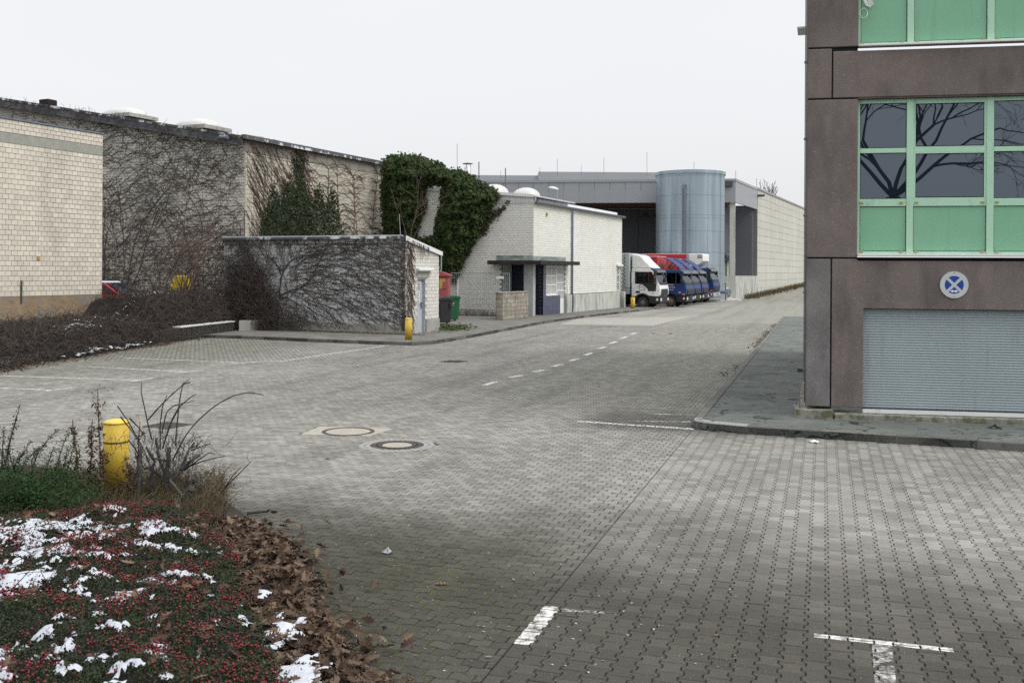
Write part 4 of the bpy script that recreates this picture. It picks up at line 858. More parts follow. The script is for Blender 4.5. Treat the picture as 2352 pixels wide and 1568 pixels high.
MB(PWF.M).box(tw_a-0.05, tdr, -0.06, 0.06, zs-0.01, zs+0.04).build('window_sill', M_alu, OFFC)
MB(PWF.M).box(td1-0.05, td1+0.02, 0.0, 0.3, 0.11, ZC).build('door_jamb', M_pil, OFFC)
A = MB(PWF.M); A.box(td1+0.02, td1+0.85, -0.16, 0.02, 0.1, zpl+0.02); A.build('entrance_plinth', M_dock, OFFC, bevel=0.02)
A = MB(PWF.M); A.box(tp+0.22, tw0-0.1, -0.10, 0.02, 0.1, zpl); A.build('stained_plinth', M_dock, OFFC, bevel=0.02)
A = MB(PWF.M); A.box(tw1+0.3, tE+0.1, -0.25, 0.3, 0.1, zpl+0.03); A.build('end_plinth', M_dock, OFFC, bevel=0.02)
glazed(OFFC, PWF, tw0, tw1+0.1, zw0, zw1, 1, 3, y=0.02)
MB(PWF.M).box(tw0-0.1, tw1+0.45, -0.12, 0.0, zw1+0.02, zw1+0.14).build('window_hood', M_alu, OFFC)
t_, z_ = PWF.at(1302, 680); b = MB(PWF.M); b.box(t_-0.08, t_+0.08, -0.08, -0.01, 1.2, 1.75); b.box(t_-0.07, t_+0.09, -0.05, -0.01, 1.85, 2.05); b.build('intercom_box', M_plate, OFFC)
t_, z_ = PWF.at(1254, 493); MB(PWF.M).box(t_-0.04, t_+0.06, -0.1, -0.008, z_-0.08, z_+0.1).build('wall_lamp', M_bulk, OFFC)
for px, dz in ((1141, 0.0), (1209, 0.0)):
    t_, yd = (-2.75, 1.0) if px < 1200 else (-1.45, 2.4)
    dome_cap(OFFC, PWG.M, t_, yd, gtop(t_)-0.10, 0.74, 0.74, 0.50, 0.12, M_dome, M_alu)
PWall = MB(PWG.M)
# end face of the office towards the trucks
PEND = Plane(Vector(PWF.O)+PWF.d*tE, -VL)
MB(PWF.M).box(tE-0.02, tE, 0.3, 8, 0.1, zF).build('end_wall', M_white, OFFC)

# ---------------- 5. grey logistics hall, side wall, dock
HC = P(1690, 411, 90.8); zH = HC.z; zHb = P(1690, 465, 90.8).z
HLp = P(1090, 416, 94.4); dh_ = Vector((HC.x-HLp.x, HC.y-HLp.y)).normalized()
PGF = Plane((HC.x, HC.y), dh_); PGS = Plane((HC.x, HC.y), UL)
LOG = thing('logistics_hall', 'long grey metal hall with deep canopy behind the silo', 'building', (HC.x, HC.y, 0))
xl = PGF.at(1060, 440)[0]-6; n = 22; wpan = -xl/n
for k in range(n): MB(PGF.M).cbox(xl+k*wpan+0.012, xl+(k+1)*wpan-0.012, 0.0, 0.15, zHb, zH-0.22, 0.015).build('cladding_panel', M_clad, LOG)
MB(PGF.M).box(xl, 0.05, -0.06, 0.3, zH-0.21, zH+0.02).build('roof_edge', M_clad, LOG)
MB(PGF.M).box(xl, 0, 0.16, 9, zH-0.25, zH-0.02).build('canopy_roof', M_clad, LOG)
MB(PGF.M).box(xl, -0.3, 0.2, 9, zHb+0.02, zHb+0.10).build('canopy_soffit', M_wood, LOG)
tside = PGS.at(1740, 460)[0]
for k in range(5): MB(PGS.M).cbox(k*tside/5+0.01, (k+1)*tside/5-0.01, 0.002, 0.15, zHb, zH-0.22, 0.012).build('cladding_panel', M_clad, LOG)
MB(PGS.M).box(0.06, tside, -0.05, 0.3, zH-0.21, zH+0.02).build('roof_edge', M_clad, LOG)
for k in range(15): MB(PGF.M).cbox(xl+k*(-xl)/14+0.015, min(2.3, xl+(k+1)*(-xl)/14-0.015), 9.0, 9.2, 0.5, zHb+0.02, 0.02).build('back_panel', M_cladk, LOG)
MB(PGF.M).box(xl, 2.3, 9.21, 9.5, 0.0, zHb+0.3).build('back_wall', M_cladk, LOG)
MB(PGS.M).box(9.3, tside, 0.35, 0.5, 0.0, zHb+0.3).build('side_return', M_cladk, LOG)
tcl, tcr = PGF.at(1676, 560)[0], PGF.at(1689.5, 560)[0]
MB(PGF.M).box(tcl, tcr, 0.3, 0.9, 0.2, zHb).build('corner_column', M_conc_lt, LOG, bevel=0.02)
for k in range(4):
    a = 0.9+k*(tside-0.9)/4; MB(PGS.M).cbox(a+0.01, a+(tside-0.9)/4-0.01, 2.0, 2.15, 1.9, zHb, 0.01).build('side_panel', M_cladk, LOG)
zd = P(1690, 634, 90.8).z
dk = MB(PGS.M); dk.box(0.0, tside, -0.03, 2.6, -0.3, zd); dk.build('dock_wall', M_dock, LOG)
dk = MB(PGF.M); dk.box(PGF.at(1640, 650)[0], 0.0, 0.0, 3.0, -0.3, zd-0.02); dk.build('dock_wall', M_conc_lt, LOG)
MB(PGS.M).tube([(tside*0.72, 1.9, zHb), (tside*0.72, 1.9, zd)], 0.09, 8).build('downpipe', M_clad, LOG)
t_, z_ = PGF.at(1671, 423)[0], PGF.at(1671, 423)[1]
MB(PGF.M).box(t_-0.45, t_+0.45, -0.12, 0.0, z_-0.25, z_+0.3).build('vent_frame', M_darkmetal, LOG); MB(PGF.M).box(t_-0.28, t_+0.28, -0.3, -0.12, z_-0.2, z_+0.12).build('vent_hood', M_darkmetal, LOG)
MB(PGS.M).tube([(tside, 0.0, zH-0.75), (tside, -0.7, zH-0.75)], 0.14, 6).build('wall_spout', M_darkmetal, LOG)
for px in (1420+60, 1420+90):
    t_ = PGF.at(px, 480)[0]; MB(PGF.M).lathe((t_, 4.5, zHb-1.1), [(0.45, 0.0), (0.4, 0.1), (0.15, 0.4), (0.08, 0.5), (0.03, 1.2)], 12).build('pendant_lamp', M_darkmetal, LOG)
t_ = PGF.at(1448, 550)[0]; MB(PGF.M).box(t_-1.5, t_+1.2, 8.9, 9.0, PGF.at(1448, 590)[1]-0.6, PGF.at(1448, 568)[1]).build('dock_gate', M_darkmetal, LOG)
# upper set-back roof block with rods
U0 = P(1506, 403, 125); U1 = P(1090, 407.5, 125)
ub = MB(); ub.box(U1.x-3, U1.x+8, 125, 140, 11.0, U0.z-0.1); ub.build('upper_block', M_clad2, LOG); ub = MB(); ub.box(U1.x+8, U0.x+5, 124.7, 140, 11.0, U0.z+0.35); ub.build('upper_block', M_clad2, LOG)
# cream panel side wall running back
tw_end = PGS.at(1870, 480)[0]; cols = 8; wc = (tw_end-tside)/cols; z0w = 0.9; nr_ = 13; hr = (zH-0.15-z0w)/nr_
for i in range(cols):
    for j in range(nr_):
        MB(PGS.M).cbox(tside+i*wc+0.012, tside+(i+1)*wc-0.012, -0.02, 0.1, z0w+j*hr+0.012, z0w+(j+1)*hr-0.012, 0.01).build('wall_panel', M_cpanel, LOG)
MB(PGS.M).box(tside, tw_end, 0.0, 0.6, -0.3, zH-0.1).build('panel_backing', M_mortar, LOG)
MB(PGS.M).box(tside, tw_end, -0.05, 0.02, -0.3, z0w).build('wall_base', M_conc_lt, LOG)
MB(PGS.M).box(tside+0.05, tw_end, -0.12, 0.7, zH-0.14, zH+0.05).build('roof_edge', M_clad, LOG)
rods = [(1050, 330, 408, 100), (1100, 372, 440, 62), (1161, 386, 436, 62), (1150, 393, 408, 120), (1280, 366, 402, 120), (1387, 362, 400, 120), (1486, 350, 402, 120), (1594, 372, 396, 120), (1690, 392, 411, 95), (1738, 410, 436, 105), (1335, 380, 402, 121), (1240, 385, 403, 121)]
for i, (x, y0, y1, Y) in enumerate(rods):
    r_ = 0.035 if Y < 70 else 0.022
    o = MB().tube([P(x, y1+2, Y), P(x, y0, Y)], r_, 5).build('lightning_rod', M_rod)
    labs = ['tall thin lightning rod just left of the steel chimney', 'stout dark rod on the office roof, next to the chimney', 'stout dark rod on the office roof, behind the first dome', 'short thin rod on the hall roof between the two stout rods', 'thin lightning rod on the hall roof right of the street lamp', 'thin lightning rod on the hall roof midway to the silo',
            'tallest thin rod on the hall roof, just left of the silo', 'thin lightning rod rising right above the silo rim', 'thin rod on the grey canopy corner right of the silo', 'short thin rod where the panel wall of the hall begins', 'faint short rod on the hall roof between lamp and silo', 'faint short rod on the hall roof beside the green unit']
    tag(o, labs[i], 'rod', 'rods on the office roof' if Y < 70 else 'lightning rods on the hall roof')
# chimney
cb = P(1074, 410, 70); ch = thing('steel_chimney', 'short stainless chimney with rain cap beside the ivy', 'chimney', (cb.x, cb.y, cb.z-1.5))
MB().lathe(cb, [(0.24, -1.5), (0.24, 0.75), (0.22, 0.77), (0.2, 0.77)], 16).build('flue', M_steel, ch, smooth=True)
cp_ = MB(); cp_.lathe(cb, [(0.38, 1.02), (0.36, 1.05), (0.05, 1.1)], 16)
for k in range(3):
    a = k*2.1; cp_.tube([cb+Vector((0.2*math.cos(a), 0.2*math.sin(a), 0.75)), cb+Vector((0.2*math.cos(a), 0.2*math.sin(a), 1.04))], 0.015, 4)
cp_.build('rain_cap', M_darkmetal, ch)
hv = P(1256, 402, 130); h_ = thing('roof_unit', 'small green glazed unit on the far hall roof', 'roof unit', (hv.x, hv.y, hv.z-0.5))
MB().box(hv.x-0.95, hv.x+0.95, hv.y, hv.y+2, hv.z-0.6, hv.z+0.05).build('green_housing', mat('green_glass_box', (0.03, 0.22, 0.11), .1, 2, .3), h_)
MB().box(hv.x-1.0, hv.x+1.0, hv.y-0.05, hv.y+2.05, hv.z+0.06, hv.z+0.12).build('cap', M_alu, h_)
MB().box(hv.x+1.3, hv.x+2.1, hv.y, hv.y+1, hv.z-0.6, hv.z+0.3).build('fan_housing', M_alu, h_)
# street lamp behind the office
lp = P(1271, 433, 74); sl_t = thing('street_lamp', 'street lamp whose white head peers over the office roof', 'lamp', (lp.x, lp.y, 0))
MB().tube([(lp.x+0.25, lp.y, 0), (lp.x+0.25, lp.y, lp.z-0.25), (lp.x+0.15, lp.y, lp.z-0.05)], 0.06, 8).build('pole', M_zinc, sl_t)
hb = MB(Matrix.Translation(lp) @ Matrix.Rotation(0.18, 4, 'Y')); hb.lathe_y((0, 0, 0), [(0.02, -0.16), (0.13, -0.1), (0.13, 0.1), (0.02, 0.16)], 14)
for i, v in enumerate(hb.v): hb.v[i] = (lp.x+(v[0]-lp.x)*3.0, v[1], lp.z+(v[2]-lp.z)*1.0-(v[0]-lp.x)*0.5)
hb.build('lamp_head', M_alu, sl_t, smooth=True)

# ---------------- 6. galvanised silo
sc_ = P(1584, 640, 88.0); SILO = thing('steel_silo', 'round galvanised steel silo tank with bolted rings', 'silo', (sc_.x, sc_.y, 0)); RS = 77.5/F*88
ztopS = P(1584, 402, 88).z; zr_ = [0.12] + [P(1584, y, 88.0-RS).z for y in (657, 628, 609, 579, 530, 500, 493, 447)] + [ztopS]
zr_ = sorted(set(round(z, 3) for z in zr_))
for i in range(len(zr_)-1): MB().lathe((sc_.x, sc_.y, 0), [(RS+0.001*(i % 2), zr_[i]), (RS+0.001*(i % 2), zr_[i+1])], 72, cap=False).build('steel_ring', M_galv, SILO, smooth=True)
MB().lathe((sc_.x, sc_.y, 0), [(RS+0.02, ztopS-0.12), (RS+0.10, ztopS-0.10), (RS+0.10, ztopS+0.18), (RS-0.05, ztopS+0.2), (0.01, ztopS+0.25)], 72).build('rim', M_galv, SILO)
rv = NB(); co = np.array([[-1, -1, 0], [1, -1, 0], [1, 1, 0], [-1, 1, 0]])*0.028
def rivet(a, z):
    c = np.array([sc_.x+(RS+0.022)*math.cos(a), sc_.y+(RS+0.022)*math.sin(a), z]); tx = np.array([-math.sin(a), math.cos(a), 0]); r = 0.03
    r = 0.016; rv.add(np.array([c-tx*r-[0, 0, r], c+tx*r-[0, 0, r], c+tx*r+[0, 0, r], c-tx*r+[0, 0, r]]), [[0, 1, 2, 3]])
for z in zr_[1:-1]+[ztopS-0.3]:
    for k in range(90): rivet(math.pi+k*math.pi/90, z)
for a in np.linspace(math.pi*1.1, math.pi*1.95, 6):
    for k in range(60): rivet(a, 0.3+k*(ztopS-0.5)/60)
o = rv.build('rivet_rows', M_darkmetal, SILO); o['kind'] = 'stuff'
for a in np.linspace(math.pi*1.1, math.pi*1.95, 6):
    c = Vector((sc_.x+RS*math.cos(a), sc_.y+RS*math.sin(a), 0)); MB().tube([c+Vector((0, 0, 0.2)), c+Vector((0, 0, ztopS-0.1))], 0.012, 4).build('seam_strip', M_galv, SILO)
dp = P(1571, 425, 88-RS-0.14); MB().tube([(dp.x+0.1, dp.y+0.3, dp.z), (dp.x, dp.y, dp.z-0.05), (dp.x, dp.y, dp.z-0.3), (dp.x, dp.y, 0.3)], 0.15, 10).build('overflow_pipe', M_pipe, SILO, smooth=True)
MB().lathe((sc_.x, sc_.y, 0), [(RS+0.02, 0.12), (RS+0.22, 0.12), (RS+0.22, 0.2), (RS+0.02, 0.22)], 72, cap=False).build('base_flange', M_zinc, SILO)
pad = tag(MB().slab([(sc_.x-5, sc_.y-RS-1.2), (P(1700, 684, 87).x, 86.2), (P(1690, 680, 92).x, 92), (sc_.x-5, 92)], -0.1, 0.12).build('silo_pad', M_conc_lt), 'low concrete pad under the silo', 'pad')
vp = P(1667, 671, 84.5); vt = thing('valve_assembly', 'blue and grey pipe valve at the silo foot', 'valve', (vp.x, vp.y, 0.1))
b = MB(); b.tube([vp+Vector((-0.8, 0.5, 0)), vp+Vector((0.2, 0, 0))], 0.14, 8); b.lathe_y((vp.x+0.2, vp.y, vp.z), [(0.27, -0.06), (0.27, 0.06)], 14); b.tube([vp, vp+Vector((0, 0, 0.75))], 0.05, 6); b.lathe(vp+Vector((0, 0, 0.7)), [(0.2, 0), (0.2, 0.05)], 10); b.tube([vp, (vp.x, vp.y, 0.1)], 0.07, 6); b.build('pipe_body', mat('valve_steel', (0.22, 0.27, 0.35), .2, 3, .4, metal=.4), vt)
for i, (x, lab) in enumerate(((1652, 'red and white striped post at the silo pad, upright one on the left'), (1659, 'red and white striped post at the silo pad, tilted one on the right'))):
    b0 = P((1800+(1962 if i == 0 else 2000)/5.88)/1.2755, (720+(915 if i == 0 else 903)/5.88)/1.2755, 86.0); t_ = thing('striped_post', lab, 'post', b0, 'striped posts at the silo')
    ln = Vector((-0.10 if i == 0 else -0.42, 0, 1)).normalized()
    for k in range(7): MB().tube([b0+ln*(k*0.145), b0+ln*(k*0.145+0.144)], 0.07, 10).build('band', M_plate if k % 2 == 0 else M_red, t_)

dk0 = P(1661, 636, 92.3); DS = thing('wrapped_sheets', 'upright pale sheets with green edges and torn wrapping on the dock', 'sheets', tuple(dk0))
zt_ = P(1670, 588, 92.3).z
MB().box(dk0.x-0.3, dk0.x+0.22, 92.3, 92.6, dk0.z-0.1, zt_).build('sheet_stack', M_plate, DS); MB().box(dk0.x+0.23, dk0.x+0.33, 92.25, 92.6, dk0.z-0.1, zt_-0.2).build('green_edge', mat('green_edge', (0.06, 0.2, 0.04), .1, 3, .6), DS)
MB().box(dk0.x+0.34, dk0.x+0.72, 92.3, 92.6, dk0.z-0.1, zt_-0.15).build('sheet_stack', M_plate, DS); MB().box(dk0.x+0.73, dk0.x+0.78, 92.25, 92.6, dk0.z-0.1, zt_-0.3).build('green_edge', bpy.data.materials['green_edge'], DS)
tw_ = NB()
for k in range(120): tw_.tube([np.array([dk0.x+random.uniform(-.2, .9), 92.15, zt_+random.uniform(-.5, .2)])+RNG.normal(0, .03, 3)*j_ for j_ in range(1, 6)], .03, .01, 3)
o = tw_.build('torn_wrapping', mat('torn_foil', (0.3, 0.31, 0.31), .5, 6, .4), DS)
MB().box(dk0.x-0.35, dk0.x+0.8, 92.1, 92.7, zt_+0.15, zt_+0.24).build('top_board', M_plate, DS)

# ---------------- 7. brown washed-concrete building with green windows (right)
FP = Plane((P(1851.5, 900, 16.45).x, 16.45), (0.9835, -0.181))
BR = thing('brown_office_block', 'brown washed-concrete office block with green window frames', 'building', (FP.O.x, FP.O.y, 0.11))
fx = lambda px, py=600: FP.at(px, py)[0]
fz = lambda py, px=1960: FP.at(px, py)[1]
WX = 9.0; j = 0.012
x0, x1, x2, x3 = 0.0, fx(1909.5), fx(1970, 400), fx(1983, 800)
zA, zB, zC, zD, zE = fz(935), fz(593), fz(226), fz(108.5), 11.0
MB(FP.M).box(0.004, WX, 0.05, 0.35, zA+0.02, fz(712, 2000)).build('core_wall', M_gasket, BR) if False else None
cw = MB(FP.M); cw.box(0.01, x2, 0.06, 0.4, zA+0.02, zE); cw.box(x2, WX, 0.30, 0.45, fz(712, 2000)+0.02, zB+0.02); cw.box(x2, WX, 0.32, 0.5, zC+0.02, zD-0.02); cw.build('core_wall', M_gasket, BR)
def panel(pts, y0=0.0, d=0.14, m=None): return MB(FP.M).prism(pts, y0, y0+d).build('facade_panel', m or M_agg, BR, bevel=0.012)
rect = lambda a, b, c, d_: [(a, c), (b, c), (b, d_), (a, d_)]
panel(rect(x0, x1-j, zA, zB-j), m=M_agg2); zLt = fz(709, 2000)
panel([(x1+j, zA), (x3, zA), (x3, zLt), (WX, zLt), (WX, zB-j-0.03), (x2+0.02, zB-j-0.03), (x2-0.01, zB-j), (x1+j, zB-j)])
panel(rect(x0, x2, zB+j, zC-j)); panel(rect(x0, x1-j, zC+j, zD-j)); panel(rect(x1+j, WX, zC+j, zD-j-0.05)); panel(rect(x0, x2, zD+j, zE))
MB(FP.M).prism(rect(x2, WX, zC+j-0.02, zC+j), 0.02, 0.25).build('window_soffit', M_agg, BR)
# side wall running back along the pavement
SP_ = Plane((FP.O.x, FP.O.y), UR)
MB(SP_.M).box(0.15, 14, -0.4, -0.02, zA, zE).build('side_wall', M_agg, BR)
MB(SP_.M).box(0.3, 14, -0.4, 0.14, 0.05, zA-0.03).build('plinth', M_conc_moss, BR, bevel=0.015)
MB(FP.M).box(-0.16, fx(1915), -0.10, 0.5, 0.05, zA-0.045).build('plinth', M_conc_moss, BR, bevel=0.015)
MB(FP.M).box(fx(1915)+0.012, WX, -0.13, 0.5, 0.02, fz(938, 2000)-0.085).build('plinth', M_conc_moss, BR, bevel=0.015)
# windows
def window_bank(z0, z1, rows_, name_lab):
    W = MB(FP.M)
    cols_ = [x2+0.02, fx(2085, 400), fx(2100.5, 400), fx(2270, 400), fx(2286.5, 400), fx(2286.5, 400)+1.19]
    fy = 0.10
    xR = cols_[5]+0.09
    W.box(x2, x2+0.05, fy, fy+0.1, z0, z1)
    for a, b in ((cols_[1], cols_[2]), (cols_[3], cols_[4]), (cols_[5], xR)): W.box(a, b, fy-0.012, fy+0.1, z0, z1)
    rr = sorted(rows_)
    edges = [(z0, rr[0][0])] + [(rr[i][1], rr[i+1][0]) for i in range(len(rr)-1)] + [(rr[-1][1], z1)]
    for a, b in edges:
        for c0, c1 in ((x2+0.05, cols_[1]), (cols_[2], cols_[3]), (cols_[4], cols_[5])): W.box(c0, c1, fy, fy+0.095, a, b)
    Wo = W.build('window', M_green, BR, bevel=0.004)
    for k, (c0, c1) in enumerate(((x2+0.05, cols_[1]), (cols_[2], cols_[3]), (cols_[4], cols_[5]))):
        for (a, b, dark) in rr:
            MB(FP.M).box(c0, c1, fy+0.035, fy+0.04, a, b).build('gasket', M_gasket, Wo)
            inset = 0.012
            if k == 1 and dark:      # opening sash frame
                s_ = MB(FP.M); e = 0.035; s_.box(c0, c1, fy+0.0, fy+0.034, a, a+e*0.5); s_.box(c0, c1, fy, fy+0.034, b-e*0.5, b); s_.box(c0, c0+e, fy, fy+0.034, a+e*0.5, b-e*0.5); s_.box(c1-e, c1, fy, fy+0.034, a+e*0.5, b-e*0.5); s_.build('sash', M_green, Wo); inset = 0.045
            MB(FP.M).box(c0+inset, c1-inset, fy+0.018, fy+0.034, a+0.012+(0.02 if k == 1 and dark else 0), b-0.012-(0.02 if k == 1 and dark else 0)).build('pane', M_dkglass if dark else M_gpanel, Wo)
    for xx in (c for p in ((x2+0.08, cols_[1]-0.08), (cols_[2]+0.05, cols_[3]-0.06), (cols_[4]+0.05, cols_[5]-0.1)) for c in p):
        for zz in (z0+0.035,) + ((rr[0][1]+0.055,) if len(rr) > 1 else ()):
            MB(FP.M).box(xx-0.025, xx+0.025, fy-0.012, fy, zz-0.012, zz+0.018).build('drain_cap', M_bulk, Wo)
    MB(FP.M).prism([(x2+0.002, z0-0.035), (WX, z0-0.035), (WX, z0-0.002), (x2+0.002, z0-0.002)], -0.05, 0.13).build('window_sill', M_alu, BR, bevel=0.006)
zl0 = fz(583); window_bank(zl0, zC-0.012, [(fz(577), fz(473.5), False), (fz(456.5), fz(351), True), (fz(340), fz(237), True)], 'lower')
zu0 = zD+0.0; window_bank(fz(103.5), fz(103.5)+2.62, [(fz(97), fz(97)+0.77, False), (fz(97)+0.90, fz(97)+1.62, True), (fz(97)+1.72, fz(97)+2.45, True)], 'upper')
# roller shutter
zs0, zs1 = fz(938, 2000), zLt-0.004; ns = 38; hs_ = (zs1-zs0)/ns; xs1 = WX-0.3
SHT = thing('roller_shutter', 'closed grey roller shutter with white bottom rail in brown wall', 'shutter', (FP.O.x+2, FP.O.y-0.3, 0.25))
prof = [(0.0, 0.006), (0.12, 0.001), (0.5, -0.0035), (0.88, 0.001), (1.0, 0.006)]
for k in range(ns):
    b = MB(FP.M); z = zs0+k*hs_
    pts = [(y+0.10, z+q*hs_*0.985) for q, y in prof]
    vs_ = [(x3, y, zz) for y, zz in pts] + [(xs1, y, zz) for y, zz in pts]; b.add(vs_, [(i, i+5, i+6, i+1) for i in range(4)]); b.build('shutter_slat', M_shut, SHT, smooth=False)
MB(FP.M).box(x3, xs1, 0.125, 0.13, zs0, zs1).build('shutter_back', M_gasket, SHT)
MB(FP.M).box(x3, xs1, 0.02, 0.12, zs0-0.075, zs0-0.012).build('bottom_rail', M_alu, SHT)
MB(FP.M).box(x3, xs1, 0.05, 0.11, zs0-0.012, zs0-0.001).build('rail_seal', M_gasket, SHT)
# no-stopping sign
sx_, sz_ = FP.at(2191, 654); SR = 30.2*16.0/F*1.02
SG = thing('road_sign', 'round no-stopping sign in faded blue and grey on the brown wall', 'sign', tuple(FP.M @ Vector((sx_, 0, sz_))))
def disc(r, y0, y1, n=40): return [(sx_+r*math.cos(2*math.pi*k/n), sz_+r*math.sin(2*math.pi*k/n)) for k in range(n)]
MB(FP.M).prism(disc(SR, 0, 0), -0.022, -0.004).build('plate', M_signw, SG)
e_ = MB(FP.M)
ri = 0.665*SR; hw = 0.105*SR
for q in range(4):
    a0 = math.pi/4+q*math.pi/2; da = math.asin(hw/ri); pts = [(sx_+math.sqrt(2)*hw*math.cos(a0+math.pi/4), sz_+math.sqrt(2)*hw*math.sin(a0+math.pi/4))]
    for k in range(9):
        a = a0+da+(math.pi/2-2*da)*k/8; pts.append((sx_+ri*math.cos(a), sz_+ri*math.sin(a)))
    MB(FP.M).prism(pts, -0.0235, -0.0221).build('blue_field', M_signb, SG)
ar = [(-0.27, 0), (-0.07, 0.115), (-0.10, 0.045), (0.10, 0.045), (0.07, 0.115), (0.27, 0), (0.07, -0.115), (0.10, -0.045), (-0.10, -0.045), (-0.07, -0.115)]
MB(FP.M).prism([(sx_+x*SR*1.05, sz_-0.475*SR+y*SR) for x, y in ar[::-1]], -0.0250, -0.0236).build('white_arrow', M_inkw, SG)
for s_ in (1, -1): MB(FP.M).prism([(sx_+0.02*SR*1.5*math.cos(a), sz_+s_*0.875*SR+0.03*SR*math.sin(a)) for a in np.linspace(0, 2*math.pi, 9)[:-1]], -0.0245, -0.0221).build('rivet', M_ink, SG)
# lightning conductor with clips, cables at the upper window
lc = thing('lightning_conductor', 'thin dark lightning conductor rod down the corner of the brown building', 'rod', tuple(FP.M @ Vector((-0.04, 0, 0.12))))
MB(FP.M).tube([(-0.035, 0.06, 0.75), (-0.035, 0.06, zE)], 0.008, 5).build('conductor', M_rod, lc)
MB(FP.M).tube([(-0.035, 0.06, 0.75), (-0.10, 0.02, 0.62), (-0.10, 0.02, 0.12)], 0.012, 5).build('earth_rod', M_rod, lc)
for z in np.arange(0.9, 9, 1.27): MB(FP.M).box(-0.055, 0.0, 0.045, 0.075, z-0.012, z+0.02).build('clip', M_rod, lc)
cbx, cbz = FP.at(1985, 12); CB = thing('cable_bundle', 'coiled grey cables dangling at the upper window corner', 'cable', tuple(FP.M @ Vector((cbx, 0, cbz))))
def loop(cx_, cz_, rx, rz, n=20, ph=0.0): return [(cx_+rx*math.cos(ph+2*math.pi*k/n), 0.05+0.01*math.sin(k), cz_+rz*math.sin(ph+2*math.pi*k/n)) for k in range(n+1)]
MB(FP.M).tube(loop(cbx+0.0, cbz-0.12, 0.06, 0.08), 0.006, 5).build('loop', M_plate, CB)
for k in range(5): MB(FP.M).tube([(cbx-0.03+0.02*k, 0.05, cbz+0.4), (cbx-0.02+0.01*k, 0.03, cbz+0.12), (cbx+0.03+0.018*k, 0.03, cbz+0.0-0.01*k), (cbx+0.1+0.012*k, 0.03, cbz-0.03+0.012*k), (cbx+0.05+0.01*k, 0.03, cbz+0.15)], 0.006, 5).build('cable', M_plate, CB)
t_, z_ = FP.at(1842, 65); aw = MB(SP_.M); aw.box(6.3, 7.0, -0.02, 0.34, P(1842, 66, 22.6).z-0.01, P(1842, 66, 22.6).z+0.03)
aw.build('side_awning', M_alu, BR)
b = MB(SP_.M); b.box(4.2, 4.5, 0.0, 0.24, 0.45, 0.53); b.build('wall_bracket', M_darkmetal, BR)

